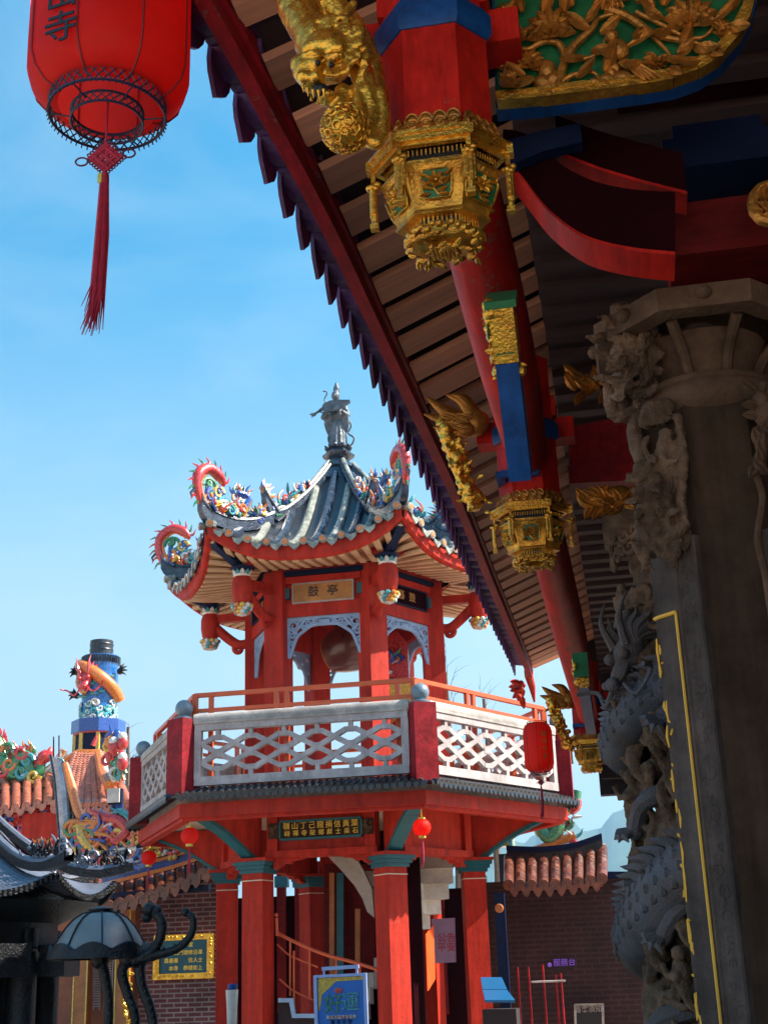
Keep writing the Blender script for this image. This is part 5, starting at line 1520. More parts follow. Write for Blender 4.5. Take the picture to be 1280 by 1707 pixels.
bulb = empty('lamp_bulb', aY(961, 1132, 13.6), 'white opal lamp hanging from the far eave beam of the temple', 'lamp')
m = MB(); m.lathe([(0, -.19), (.055, -.185), (.075, -.15), (.075, -.09), (.06, -.05), (.035, -.03)], 16); build(m, 'globe', 'glass', bulb)
m = MB(); m.lathe([(.04, -.035), (.045, .0), (.03, .02), (.012, .10), (0, .10)], 12); build(m, 'fitting', 'conc', bulb)
# ================================================================== GROUND, HILLS
random.seed(41)
def paving():
    m = bpy.data.materials.new('pale stone paving'); m.use_nodes = True
    nt = m.node_tree; N = nt.nodes; L_ = nt.links; b = N['Principled BSDF']
    tc = N.new('ShaderNodeTexCoord'); br = N.new('ShaderNodeTexBrick'); br.inputs['Scale'].default_value = 1
    br.inputs['Brick Width'].default_value = 1.2; br.inputs['Row Height'].default_value = .6; br.inputs['Mortar Size'].default_value = .008
    br.inputs['Color1'].default_value = (.66, .50, .37, 1); br.inputs['Color2'].default_value = (.58, .43, .31, 1); br.inputs['Mortar'].default_value = (.15, .13, .12, 1)
    n = N.new('ShaderNodeTexNoise'); n.inputs['Scale'].default_value = .8; n.inputs['Detail'].default_value = 9
    r = N.new('ShaderNodeValToRGB'); r.color_ramp.elements[0].color = (.7, .7, .7, 1); r.color_ramp.elements[0].position = .3; r.color_ramp.elements[1].position = .7
    mx = N.new('ShaderNodeMix'); mx.data_type = 'RGBA'; mx.blend_type = 'MULTIPLY'; mx.inputs['Factor'].default_value = 1
    L_.new(tc.outputs['Object'], br.inputs['Vector']); L_.new(tc.outputs['Object'], n.inputs['Vector']); L_.new(n.outputs['Fac'], r.inputs['Fac'])
    L_.new(br.outputs['Color'], mx.inputs[6]); L_.new(r.outputs['Color'], mx.inputs[7]); L_.new(mx.outputs[2], b.inputs['Base Color'])
    b.inputs['Roughness'].default_value = .7
    return m
K['pave'] = paving()
m = MB(); m.add([(-2500, -300, 0), (2500, -300, 0), (2500, 4500, 0), (-2500, 4500, 0)], [(0, 1, 2, 3)], 0, False)
tag(build(m, 'ground', 'pave'), None, None, kind='structure')
K['hill'] = mat('wooded hillside', (.045, .085, .04), .95, var=.5, scale=.012, bump=0)
def hills(Yd, tab, name):
    m = MB(); rows = [[], [], []]
    N_ = 160
    for i in range(N_+1):
        u = lerp(-200, 1500, i/N_); v = interp(tab, u)
        p = aY(u, v, Yd); p.z += (noise.noise(V((u*.02, 3.1, Yd)))*.012+noise.noise(V((u*.09, 1.1, Yd)))*.004)*Yd
        rows[0].append(V((p.x, p.y, -2))); rows[1].append(p); rows[2].append(V((p.x*1.2, p.y*1.35, -2)))
        rows[0][-1].y -= Yd*.35
    m.grid(rows); tag(build(m, name, 'hill'), None, None, kind='structure')
hills(2600, [(-200, 1590), (0, 1600), (600, 1560), (860, 1395), (900, 1380), (960, 1366), (1000, 1378), (1040, 1352), (1150, 1320), (1500, 1420)], 'hills')

# ================================================================== tiled hall pieces
def tile_roof(m, e0, e1, r0, r1, n, sag=0., mb=0, mt=1, rad=.075, drop=True, lift0=0., lift1=0.):
    """pitched tiled slope between eave e0-e1 and ridge r0-r1 with cover tiles and drip ends"""
    e0, e1, r0, r1 = V(e0), V(e1), V(r0), V(r1)
    def pt(a, b):
        p = lerp(lerp(e0, e1, a), lerp(r0, r1, a), b)
        p = p+V((0, 0, -sag*sin(pi*b)*.5+(lift0*(1-a)**3+lift1*a**3)*(1-b*.4)-sag*.3*sin(pi*a)))
        return p
    m.grid([[pt(i/12, j/8) for i in range(13)] for j in range(9)], mb, False)
    m.grid([[pt(i/12, j/8)-V((0, 0, .07)) for i in range(13)] for j in range(9)], mb, False)
    ax = (e1-e0).normalized()
    out = (e0-r0); out.z = 0; out = (out-ax*out.dot(ax)); out.z = 0
    out = out.normalized() if out.length > 1e-6 else V((0, -1, 0))
    for i in range(n+1):
        a = i/n; P = [pt(a, j/8)+V((0, 0, rad*.5)) for j in range(9)]
        P[0] = P[0]+out*.05
        m.tube(P, rad, 9, mt)
        for j in range(1, 24):                         # joints between cover tiles
            b = j/24; c = pt(a, b)+V((0, 0, rad*.5)); d_ = (pt(a, min(1, b+.01))-pt(a, b-.01)).normalized()
            m.tube([c-d_*.012, c+d_*.012], rad*1.09, 9, mt)
        if drop and i < n:
            c = pt(a+.5/n, 0)+out*.06; w_ = (e1-e0).length/n*.5
            m.prism([(-w_*.9, .05), (-w_*.75, -.05), (-w_*.3, -.12), (0, -.14), (w_*.3, -.12), (w_*.75, -.05), (w_*.9, .05), (0, -.0)], c, ax, (0, 0, 1), .03, mt)
        m.tube([P[0]-out*.0, P[0]+out*.02], rad*1.12, 12, mt)

def dragon_ridge(m, pts, s, ci, tail=True):
    """serpentine dragon along a ridge"""
    P = spline(pts, 6); n = len(P)
    m.tube(P, [s*(.45+.55*sin(pi*min(1, (i+3)/(n+2)))) for i in range(n)], 9, ci)
    for i in range(1, n-1):
        T = (P[i+1]-P[i-1]).normalized(); w_ = UP-T*UP.dot(T)
        if w_.length < .1: continue
        m.flame(P[i]+w_.normalized()*s*.7, w_-T*.5, T, s*1.1, s*.3, 0)

# ---- far left temple with the green dragon ridge
FT = empty('tiled_temple', aY(40, 1618, 27), 'far left temple roof of salmon tiles with green ridge dragon', 'temple')
FT.location.z = 0
m = MB(); tile_roof(m, aY(-60, 1352, 25.6), aY(100, 1352, 25.6), aY(-60, 1300, 27.2), aY(100, 1300, 27.2), 9, .1, 0, 0, .085, True, 0, .25)
build(m, 'tiled_roof', 'tiles', FT, True)
m = MB()
P = spline([aY(-60, 1270, 27.2), aY(0, 1300, 27.2), (aY(40, 1306, 27.2)), aY(85, 1288, 27.2), aY(108, 1258, 27.2)], 6)
rows = [[p-V((0, .12, .26)), p-V((0, .12, 0)), p-V((0, .16, -.03)), p-V((0, .16, -.10)), p+V((0, .16, .10)), p+V((0, .12, -.26))] for p in P]
m.grid(rows, 0, False)
for i in range(0, len(P)-1, 1):
    m.curl(P[i]-V((0, .14, .13)), (1, 0, 0), (0, 0, 1), .07, 1.2, .025, 1, (i % 3)+2)
m.tube([p+V((0, -.05, .10)) for p in P], .07, 8, 1)
build(m, 'ridge', ['pl_wht', 'pl_or', 'pl_green', 'pl_yel', 'pl_tq'], FT, True)
m = MB(); f = lambda u, v: aY(u, v, 27.0)
dragon_ridge(m, [f(-30, 1240), f(-5, 1232), f(5, 1262), f(20, 1290), f(32, 1268), f(45, 1262), f(52, 1285), f(64, 1288), f(72, 1268)], .17, 3)
m.tube(spline([f(66, 1275), f(74, 1262), f(82, 1258), f(86, 1244)], 4), [.10, .12, .13, .14, .15, .15, .15, .14, .12, .10, .07, .04, .01], 8, 0)
for (u, v, ci) in ((20, 1275, 1), (40, 1256, 0), (50, 1270, 6), (30, 1290, 3), (8, 1285, 0), (60, 1295, 4), (40, 1288, 6), (0, 1246, 1), (15, 1252, 3)):
    m.curl(f(u, v)-V((0, .12, 0)), (1, 0, 0), UP, .16, 1.3, .06, random.choice((1, -1)), ci)
for k in range(26): m.flame(f(random.uniform(-8, 62), random.uniform(1248, 1280)), (random.uniform(-.6, .6), -.2, 1), (1, 0, 0), .26, .045, random.choice((0, 1, 3, 4)))
build(m, 'ridge_dragon', PCOL, FT, True)
m = MB()
m.box((aY(30, 1400, 26.4)+V((0, .8, 0))), (4.2, 1.2, 2.2), None, 0)
for k in range(8):
    u = -10+k*15; m.box(aY(u, 1358, 25.9), (.13, .4, .16), None, (1, 2)[k % 2]); m.box(aY(u+5, 1374, 26.0), (.10, .3, .22), None, (2, 3, 1)[k % 3])
for k in range(30): m.curl(aY(random.uniform(0, 90), random.uniform(1362, 1398), 25.75), (1, 0, 0), UP, .10, 1.3, .04, random.choice((1, -1)), random.choice((1, 2, 3, 4)))
m.box(aY(78, 1405, 25.8), (.50, .1, 1.0), None, 4); m.box(aY(30, 1352, 25.75), (3.0, .1, .10), None, 4)
build(m, 'eave_wall', ['dark', 'pl_blue', 'pl_red', 'pl_or', 'redp'], FT, True)

# ---- chimney tower
CH = empty('chimney_tower', aY(165, 1618, 28), 'blue round furnace chimney with coiled orange dragon and black flue', 'chimney')
CH.location.z = 0
cb = aY(165, 1205, 28); ct = aY(163, 1096, 28); cx_, cy_ = cb.x, cb.y
rC = .40
m = MB(); m.lathe([(rC*1.02, cb.z), (rC, cb.z+.3), (rC*.99, ct.z-.12), (rC*1.04, ct.z-.08), (rC*1.04, ct.z)], 32, (cx_, cy_, 0)); 
for k in range(16):
    a = -pi+.3+random.random()*2.6; m.ell((cx_+cos(a)*rC*1.02, cy_+sin(a)*rC*1.02, cb.z+random.uniform(.5, 1.0)), (.10, .05, .04), mi=1)
build(m, 'chimney_shaft', ['azure', 'pl_tq'], CH, True)
ft = aY(163, 1070, 28); 
m = MB(); m.lathe([(rC*.66, ct.z-.02), (rC*.66, ft.z), (rC*.6, ft.z), (rC*.6, ft.z-.2)], 24, (cx_, cy_, 0)); 
for z in (.35, .7): m.lathe([(rC*.67, lerp(ct.z, ft.z, z)), (rC*.69, lerp(ct.z, ft.z, z)+.02), (rC*.67, lerp(ct.z, ft.z, z)+.04)], 24, (cx_, cy_, 0), caps=False)
for k in range(40):
    a = 6.28*k/40; m.box((cx_+cos(a)*rC*1.04, cy_+sin(a)*rC*1.04, ct.z-.10), (.04, .04, .16))
build(m, 'flue', 'tiled', CH, True)
m = MB(); P = []; n = 40
for i in range(n+1):
    t = i/n; a = -pi/2-1.25+2.9*t
    P.append(V((cx_+cos(a)*rC*1.12, cy_+sin(a)*rC*1.12, lerp(ct.z-.20, cb.z+.48, t**1.5))))
m.tube(P, [.145]*n+[.05], 10, 0)
m.tube([p+V((0, 0, .10)) for p in P], .05, 6, 1)
P2 = []
for i in range(21):
    t = i/20; a = -pi/2-1.3+.9*t-.25*sin(t*3.1)
    P2.append(V((cx_+cos(a)*rC*1.14, cy_+sin(a)*rC*1.14, lerp(ct.z-.3, cb.z+.62, t))))
m.tube(P2, [.10-.03*abs(i-10)/10 for i in range(21)], 9, 0); m.tube([p+V((.03, -.05, 0)) for p in P2], .045, 6, 2)
hd = V((cx_-.14, cy_-rC*1.2, lerp(cb.z, ct.z, .62)))
m2 = MB(); dragon_head(m2, hd, (.1, -.6, -.8), (-.1, -.6, .6), 1.7)
m.add(m2.v, m2.f, 1)
for (a, z) in ((-2.9, 1.55), (-2.95, .85), (-.2, 1.5)):
    c = V((cx_+cos(a)*rC*1.3, cy_+sin(a)*rC*1.3, cb.z+z*.75)); m2 = MB(); claw(m2, c, (cos(a), sin(a), .3), (0, -1, .2), 2.2); m.add(m2.v, m2.f, 3)
build(m, 'coiled_dragon', ['pl_or', 'pl_red', 'pl_yel', 'black'], CH, True)
m = MB()
for k in range(60):
    a = -pi+random.random()*pi; z = cb.z+random.random()*.42
    m.curl((cx_+cos(a)*rC*1.06, cy_+sin(a)*rC*1.06, z), (sin(a), -cos(a), 0), UP, random.uniform(.05, .10), 1.2, .03, random.choice((1, -1)), random.choice((0, 1, 1)))
build(m, 'wave_relief', ['pl_wht', 'pl_tq'], CH, True)
m = MB()
def octo(R, z): return [V((cx_+R*sin(radians(22.5+45*k)), cy_-R*cos(radians(22.5+45*k)), z)) for k in range(8)]
z1 = aY(160, 1218, 27.5).z; z0 = aY(160, 1256, 27.5).z
m.slab(octo(.60, z1), (0, 0, cb.z-z1+.02), 0); m.slab(octo(.55, z1-.03), (0, 0, .03), 3)
m.slab(octo(.50, z0-1.2), (0, 0, z1-z0+1.17), 1)
for k in range(8):
    a, b = octo(.51, z0)[k], octo(.51, z0)[(k+1) % 8]
    m.bar(a, a+V((0, 0, z1-z0-.03)), .07, .07, mi=2); m.bar(a, b, .05, .06, mi=2)
m.tube([aY(155, 1243, 27.1), aY(160, 1232, 27.1), aY(162, 1224, 27.1)], [.06, .05, .01], 6, 3)
build(m, 'octagon_base', ['pl_blue', 'navy', 'pl_yel', 'pl_red'], CH, True)

# ---- red tiled lower roof beneath the chimney, with porcelain figures
LR = empty('tiled_gatehouse', aY(150, 1618, 26.5), 'red tiled gatehouse roof below the blue chimney crowded with coloured porcelain figures', 'gatehouse'); LR.location.z = 0
m = MB(); tile_roof(m, aY(95, 1352, 25.6), aY(215, 1345, 25.6), aY(128, 1262, 26.9), aY(178, 1262, 26.9), 9, .05, 0, 1, .10)
build(m, 'tiled_roof', ['pl_red', 'tiles'], LR, True)
m = MB()
m.tube([aY(110, 1268, 26.9), aY(130, 1256, 26.9), aY(168, 1256, 26.9)], .09, 8, 1)
m.tube([aY(166, 1258, 26.8), aY(172, 1290, 26.0), aY(182, 1310, 25.5)], .11, 8, 1); m.tube([aY(170, 1258, 26.8), aY(178, 1286, 26.0), aY(190, 1300, 25.5)], .06, 8, 5)
for k in range(26):                                    # figure group on the corner
    p = aY(random.uniform(178, 205), random.uniform(1222, 1305), 25.4+random.random()*.4)
    if k % 3 == 0: m.ell(p, (.10, .08, .16), mi=k % 7)
    elif k % 3 == 1: m.curl(p, (1, 0, 0), UP, .14, 1.2, .05, 1, (k*3) % 7)
    else: m.flame(p, (random.uniform(-.6, .6), -.1, 1), (1, 0, 0), .32, .06, (k*5) % 7)
for (u, v) in ((205, 1228), (190, 1236), (205, 1262)): m.ell(aY(u, v, 25.3), .10, mi=5); m.ell(aY(u, v+10, 25.3), (.12, .1, .16), mi=0)
build(m, 'porcelain_figures', PCOL, LR, True)
m = MB(); m.box(aY(150, 1430, 26.2)+V((0, .6, 0)), (3.4, 1.0, 2.6), None, 0); m.box(aY(140, 1372, 25.7), (2.6, .12, .5), None, 1)
for k in range(12): m.box(aY(105+k*9, 1360, 25.6), (.06, .06, .10), None, 2)
m.box(aY(196, 1356, 25.3), (.22, .08, .34), None, 3)
build(m, 'eave_wall', ['dred', 'redp', 'pl_yel', 'blue'], LR, True)
fl_ = empty('flood_light', aY(190, 1326, 24.8), 'white square flood light in front of the red gatehouse roof', 'flood light')
m = MB(); m.box((0, 0, 0), (.25, .06, .27)); build(m, 'lamp_face', 'white', fl_)
m = MB(); m.box((.02, .06, -.02), (.28, .10, .30)); m.box((0, .05, -.28), (.05, .05, .3)); build(m, 'housing', 'navy', fl_)

# ---- side hall: swallow tail ridge, brick wall and orange eave
SH = empty('side_hall', aY(250, 1618, 22), 'brick side hall left of the pavilion with orange tile eave and framed gilt inscription', 'hall'); SH.location.z = 0
WY = 22.2
m = MB()
z_t = aY(300, 1505, WY).z; xl = aY(-60, 1600, WY).x; xr = aY(372, 1600, WY).x
m.box(((aY(232, 1600, WY).x+xr)/2, WY+.15, z_t/2+.2), (xr-aY(232, 1600, WY).x, .3, z_t+.4), None, 0)
build(m, 'brick_wall', 'brick', SH, True)
m = MB(); m.box(((xl+aY(232, 1600, WY).x)/2-.002, WY+.4, z_t/2+.4), (aY(232, 1600, WY).x-xl, .3, z_t+.8), None, 0)
build(m, 'recessed_wall', 'orpl', SH, True)
m = MB()
for u in (8, 137, 206):
    c = aY(u, 1640, WY-.15); m.box((c.x, WY-.12, 1.5), (.26, .2, 3.0), None, 0)
    for s in (-1, 1): m.box((c.x+s*.115, WY-.225, 1.5), (.025, .012, 3.0), None, 1)
for u in (22, 213):
    for k in range(26): m.leaf(aY(u+random.uniform(-4, 4), 1622+k*3.4, WY-.26), (random.uniform(-1, 1), -.3, random.uniform(-1, 1)), (0, -1, 0), .11, .06, .4, mi=2)
build(m, 'door_pillar', ['wood', 'pl_yel', 'foil'], SH, True)
m = MB()
for k in range(18):
    for q in range(2): m.box(aY(162+q*18, 1606+k*4.2, WY+.2), (.14, .02, .022), None, 0)
for q in range(4): m.box(aY(158+q*10, 1642, WY+.2), (.018, .02, .8), None, 0)
build(m, 'window_lattice', 'conc', SH, True)
e0, e1 = aY(150, 1524, WY-1.0), aY(356, 1466, WY-1.0)
m = MB(); tile_roof(m, e0, e1, aY(150, 1470, WY), aY(352, 1432, WY), 12, .1, 0, 1, .085, True, 0, .12); build(m, 'tiled_eave', ['tileo_shade', 'tileo_shade'], SH, True)
m = MB()
A_, B__ = aY(165, 1496, WY-.9), aY(350, 1480, WY-.9); m.bar(A_, B__, .12, .10, mi=0); build(m, 'eave_board', 'navy', SH, True)
m = MB()                                               # ridge band with orange and blue mouldings
P = spline([aY(170, 1462, WY-.55), aY(235, 1446, WY-.55), aY(290, 1432, WY-.55), aY(338, 1416, WY-.55)], 5)
def bandrow(m, P, z0, z1, dy, mi): m.grid([[p+V((0, dy, z0)), p+V((0, dy, z1)), p+V((0, dy+.14, z1)), p+V((0, dy+.14, z0)), p+V((0, dy, z0))] for p in P], mi, False)
bandrow(m, P, -.16, -.10, -.05, 1); bandrow(m, P, -.10, .02, 0, 0); bandrow(m, P, .02, .07, -.05, 1); bandrow(m, P, .07, .34, 0, 2); bandrow(m, P, .34, .44, -.06, 4)
for i in range(0, len(P)):
    m.curl(P[i]+V((0, -.03, .2)), (1, 0, 0), UP, .08, 1.2, .03, 1, (3, 5, 1)[i % 3])
m.tube([p+V((0, -.03, .30)) for p in P], .02, 5, 3); m.tube([p+V((0, -.03, .11)) for p in P], .02, 5, 3)
for k in range(24): m.ell(aY(random.uniform(240, 335), random.uniform(1408, 1430), WY-.62), random.uniform(.03, .06), nu=6, nv=5, mi=random.choice((3, 5, 6)))
build(m, 'ridge_band', ['pl_blue', 'pl_or', 'navy', 'pl_wht', 'tiled', 'pl_yel', 'pl_red'], SH, True)
m = MB()                                               # swallow tail
YT = WY-2.0
L0 = [aY(u, v, YT) for u, v in ((84, 1258), (90, 1290), (94, 1330), (98, 1380), (102, 1430), (106, 1462))]
L1 = [aY(u, v, YT) for u, v in ((106, 1270), (112, 1300), (115, 1340), (118, 1380), (124, 1420), (136, 1462))]
L2 = [aY(u, v, YT) for u, v in ((109, 1272), (120, 1312), (130, 1350), (145, 1376), (165, 1394), (188, 1404))]
L0s, L1s = spline(L0, 4), spline(L1, 4)
m.grid([[a, lerp(a, b, .3)-V((0, .03, 0)), lerp(a, b, .6)-V((0, .05, 0)), b, b+V((0, .3, 0)), a+V((0, .3, 0)), a] for a, b in zip(L0s, L1s)], 0, True)
m.tube(L0s, .022, 6, 2); m.tube(L1s, .03, 6, 2)
for k in range(20): m.flame(lerp(L0s[16], L1s[20], random.random())-V((0, .05, 0)), (random.uniform(-1, 1), -.3, random.uniform(-.2, 1)), (1, 0, 0), .16, .03, random.choice((0, 2, 3)))
m.tube(spline(L2, 3), [.05, .06, .07, .08, .08, .08, .08, .08, .08, .08, .08, .08, .08, .08, .07, .07][:16], 8, 1)
m.grid([[b+V((.02, .1, 0)), c+V((0, .1, -.05)), c+V((0, .2, -.05)), b+V((.02, .2, 0))] for b, c in zip(L1[:5]+[L1[5]], L2)], 2, False)
for (u, a) in ((90, 1228), (99, 1226)): m.tube([aY(u, 1262, YT), aY(u, a, YT)], .012, 5, 3)
build(m, 'swallowtail', ['silver', 'pl_or', 'tileb', 'black'], SH, True)
m = MB(); f = lambda u, v: aY(u, v, YT-.1)
for k in range(70):
    u = random.uniform(118, 236); v = random.uniform(1352+max(0, (150-u))*.5, 1440); ci = random.choice((0, 1, 2, 3, 4, 5, 2, 6, 1))
    if k % 2: m.curl(f(u, v), (1, 0, 0), UP, random.uniform(.08, .17), 1.3, .05, random.choice((1, -1)), ci)
    else: m.flame(f(u, v), (random.uniform(-1, 1), -.1, random.uniform(-.2, 1)), (1, 0, 0), random.uniform(.2, .4), .05, ci)
m.tube(spline([f(150, 1350), f(175, 1362), f(200, 1368), f(212, 1385), f(196, 1400), f(182, 1392)], 5), [.02, .03, .05, .06, .07, .08, .08, .08, .09, .09, .09, .09, .09, .09, .09, .09, .08, .08, .07, .07, .06, .06, .05, .05, .04, .03], 8, 0)
m.tube(spline([f(130, 1370), f(140, 1400), f(158, 1418), f(175, 1424)], 5), [.03, .05, .06, .07, .08, .08, .08, .07, .06, .06, .05, .05, .04, .04, .03, .02], 8, 4)
build(m, 'porcelain_dragon', PCOL, SH, True)
pl = MB(); a, b = aY(258, 1560, WY-.06), aY(355, 1630, WY-.06); cxp, czp = (a.x+b.x)/2, (a.z+b.z)/2; wp, hp_ = b.x-a.x, a.z-b.z
pl.box((cxp, WY-.03, czp), (wp*.86, .05, hp_*.80), None, 0)
plq = build(pl, 'plaque', 'teal', SH, True)
m = MB()
for s in (-1, 1):
    m.box((cxp, WY-.045, czp+s*hp_*.44), (wp, .09, hp_*.13)); m.box((cxp+s*wp*.455, WY-.045, czp), (wp*.10, .088, hp_*.752))
for k in range(60):
    t = random.random(); s = random.choice((-1, 1))
    p = V((cxp+(t-.5)*wp, WY-.095, czp+s*hp_*.44)) if k % 2 else V((cxp+s*wp*.455, WY-.095, czp+(t-.5)*hp_*.8))
    m.curl(p, (1, 0, 0), UP, .028, 1.2, .010, random.choice((1, -1)))
build(m, 'gilt_frame', 'goldb', plq, True)
t_ = MB()
for i, row in enumerate(('　　　　靜宮　　', '山寺山門建修沿革', '貴廟善　　信人士', '　本寺　恭錄如上')):
    text_mb(row, wp*.082, (cxp, WY-.060, czp+hp_*(.26-.175*i)), (1, 0, 0), (0, 0, 1), .006, mb=t_)
build(t_, 'lettering', 'foil', plq, True)

# ---- black incense pavilion, near left
BP = empty('incense_pavilion', (aY(-90, 1600, 9.5).x, 9.5, 0), 'near black cast metal incense pavilion with ribbed curved roof at the lower left edge', 'incense pavilion')
bx, by = BP.location.x, BP.location.y
ap = aY(-120, 1322, by).z; ez_ = aY(120, 1484, by-.9).z
def bz(t): return ez_+(ap-ez_)*(1-t)**1.7+.0
RBP = 1.22
m = MB(); nn = 8
for k in range(8):
    a0, a1 = radians(45*k-72), radians(45*k-27)
    e0 = V((bx+RBP*cos(a0), by+RBP*sin(a0), 0)); e1 = V((bx+RBP*cos(a1), by+RBP*sin(a1), 0)); c0 = V((bx, by, 0))
    rows = []
    for j in range(11):
        t = j/10; rows.append([V((*(lerp(c0, lerp(e0, e1, i/8), t)).xy, bz(t)+.14*t**3*abs(i/4-1)**2)) for i in range(9)])
    m.grid(rows, 0)
    for i in range(1, 26):                             # fine standing ribs
        s = i/26; P = []
        for j in range(3, 11):
            t = j/10; q = .5+(s-.5)*1.0
            P.append(V((*(lerp(c0, lerp(e0, e1, q), t)).xy, bz(t)+.14*t**3*abs(q*2-1)**2+.012)))
        m.tube(P, .016, 5, 0)
        m.tube([P[-1]+V((0, 0, -.03)), P[-1]+V((0, 0, .012))], .022, 6, 1)
rf = build(m, 'ribbed_roof', ['lead', 'black'], BP, True)
m = MB()
for k in range(8):
    a0 = radians(45*k-72); d_ = V((cos(a0), sin(a0), 0)); P = []
    for j in range(12):
        t = j/10; P.append(V((bx, by, bz(min(t, 1))+.14*min(t, 1)**3+.05+(.03 if t > 1 else 0)))+d_*RBP*t)
    m.grid([[p-d_.cross(UP)*.045, p-d_.cross(UP)*.045+UP*.06, p+d_.cross(UP)*.045+UP*.06, p+d_.cross(UP)*.045, p-d_.cross(UP)*.045] for p in P], 0, False)
    m.tube([p+UP*.065 for p in P], .028, 7, 1)
    for q in range(40):
        p = lerp(P[7], P[11], random.random())+V((random.uniform(-.04, .04), random.uniform(-.04, .04), .06+random.random()*.07))
        if q % 3 == 0: m.curl(p, d_, UP, random.uniform(.025, .045), 1.4, .012, random.choice((1, -1)), random.choice((0, 0, 1)))
        elif q % 3 == 1: m.leaf(p, d_*random.uniform(-1, 1)+UP*random.uniform(.2, 1), d_.cross(UP), random.uniform(.05, .09), .025, .4, .2, random.choice((0, 0, 0, 1)))
        else: m.flame(p, d_*random.uniform(-.6, 1)+UP, d_, random.uniform(.06, .11), .010, 0)
build(m, 'hip_ridge', ['black', 'lead'], BP, True)
m = MB()
m.lathe([(RBP*.90, ez_-.02), (RBP*.80, ez_-.08), (.80, ez_-.16), (.80, ez_-.42), (.70, ez_-.45)], 24, (bx, by, 0), caps=False)
for k in range(8):
    a = radians(45*k-60); m.lathe([(.13, .0), (.11, .3), (.105, ez_-.2)], 14, (bx+.72*cos(a), by+.72*sin(a), 0))
    a = radians(45*k-38); m.box((bx+.70*cos(a), by+.70*sin(a), ez_-.42), (.5, .4, .22), MX.Rotation(a, 3, 'Z'))
m.lathe([(.95, 0), (.95, .5), (.8, .55), (.62, .8), (.60, ez_-.5)], 24, (bx, by, 0))
build(m, 'columns', 'black', BP, True)

# ---- small domed bronze censer with curling dragon handles
CE = empty('bronze_censer', (aY(166, 1600, 8.4).x, 8.4, 0), 'dark bronze tripod censer with a polished domed lid and two curling dragon handles', 'censer')
ex, ey = CE.location.x, CE.location.y
ztop = aY(160, 1521, ey).z; zrim = aY(160, 1588, ey-.2).z; Rr = .30
m = MB()
prf = [(Rr*sin(t*1.5)*1.0, ztop-(ztop-zrim)*(1-cos(t*1.5))) for t in [i/9 for i in range(10)]]
prf = [(max(.0, p[0]), p[1]) for p in prf]
m.lathe([(Rr*1.02*a, lerp(ztop, zrim, b)) for a, b in ((0, 0), (.25, .01), (.38, .05), (.55, .18), (.70, .38), (.83, .62), (.93, .84), (1.0, 1.0))], 48, (ex, ey, 0))
dome = build(m, 'domed_lid', 'steel', CE, True)
m = MB()
for k in range(8):
    a = radians(45*k-65); m.tube([V((ex+cos(a)*Rr*1.03*p, ey+sin(a)*Rr*1.03*p, lerp(ztop, zrim, q)+.006)) for p, q in ((.2, .0), (.38, .05), (.55, .18), (.70, .38), (.83, .62), (.93, .84), (1.0, 1.0))], .0055, 6)
rows = []
for i in range(97):
    a = 2*pi*i/96; w_ = abs(sin(a*4+.6))
    rows.append([V((ex+cos(a)*Rr*q, ey+sin(a)*Rr*q, zrim+z)) for q, z in ((.99, .02+.045*w_), (1.05, .015+.045*w_), (1.10, -.03), (1.0, -.035), (.97, -.0))])
m.grid(rows)
m.lathe([(.07, ztop-.01), (.08, ztop+.02), (.03, ztop+.035), (0, ztop+.035)], 16, (ex, ey, 0))
build(m, 'scalloped_rim', 'black', dome, True)
m = MB()
def hnd(pts, r0, r1):
    P = spline([aY(u, v, ey-.1) for u, v in pts], 6); n = len(P)
    m.tube(P, [lerp(r0, r1, i/(n-1)) for i in range(n)], 12)
    m.ell(P[-1], r1*1.5)
    for i in range(2, n-2, 3):
        q_ = lerp(r0, r1, i/(n-1)); T = (P[i+1]-P[i-1]).normalized(); m.tube([P[i]-T*.006, P[i]+T*.006], q_*1.10, 12)
        m.flame(P[i]+UP*q_*.7, UP-T*.5, T, q_*.9, q_*.28)
    return P
hnd([(222, 1602), (245, 1592), (264, 1572), (271, 1545), (264, 1526), (250, 1517)], .030, .032)
hnd([(222, 1603), (262, 1592), (298, 1580), (320, 1556), (322, 1532), (310, 1521)], .030, .020)
for (u, v) in ((252, 1516), (246, 1530), (262, 1518)): m.ell(aY(u, v, ey-.1), (.036, .032, .032))
build(m, 'dragon_handle', 'black', CE, True)
for pts in (((214, 1598), (204, 1622), (214, 1660), (226, 1700), (222, 1790)), ((232, 1600), (236, 1640), (250, 1680), (256, 1720), (250, 1800)), ((168, 1600), (178, 1640), (182, 1690), (176, 1800))):
    m = MB(); P = spline([aY(u, v, ey-.05) for u, v in pts], 6); n = len(P); m.tube(P, [lerp(.036, .028, i/(n-1)) for i in range(n)], 10)
    m.ell(P[0], (.06, .06, .06))
    for i in range(2, n, 2): m.ell(P[i]+V((.02, -.03, 0)), .014, nu=6, nv=4)
    g = P[-1]; m.tube([g, V((g.x, g.y, 0))], [.034, .05], 10); build(m, 'leg', 'black', CE, True)
m = MB(); m.lathe([(.0, .45), (.20, .46), (.30, .58), (.33, .85), (.30, 1.02), (.34, 1.08), (.34, 1.12), (.28, 1.10), (.28, .8)], 28, (ex, ey, 0)); m.lathe([(.34, 0), (.34, .2), (.10, .3), (.08, .5)], 20, (ex, ey, 0)); build(m, 'bowl', 'black', CE, True)

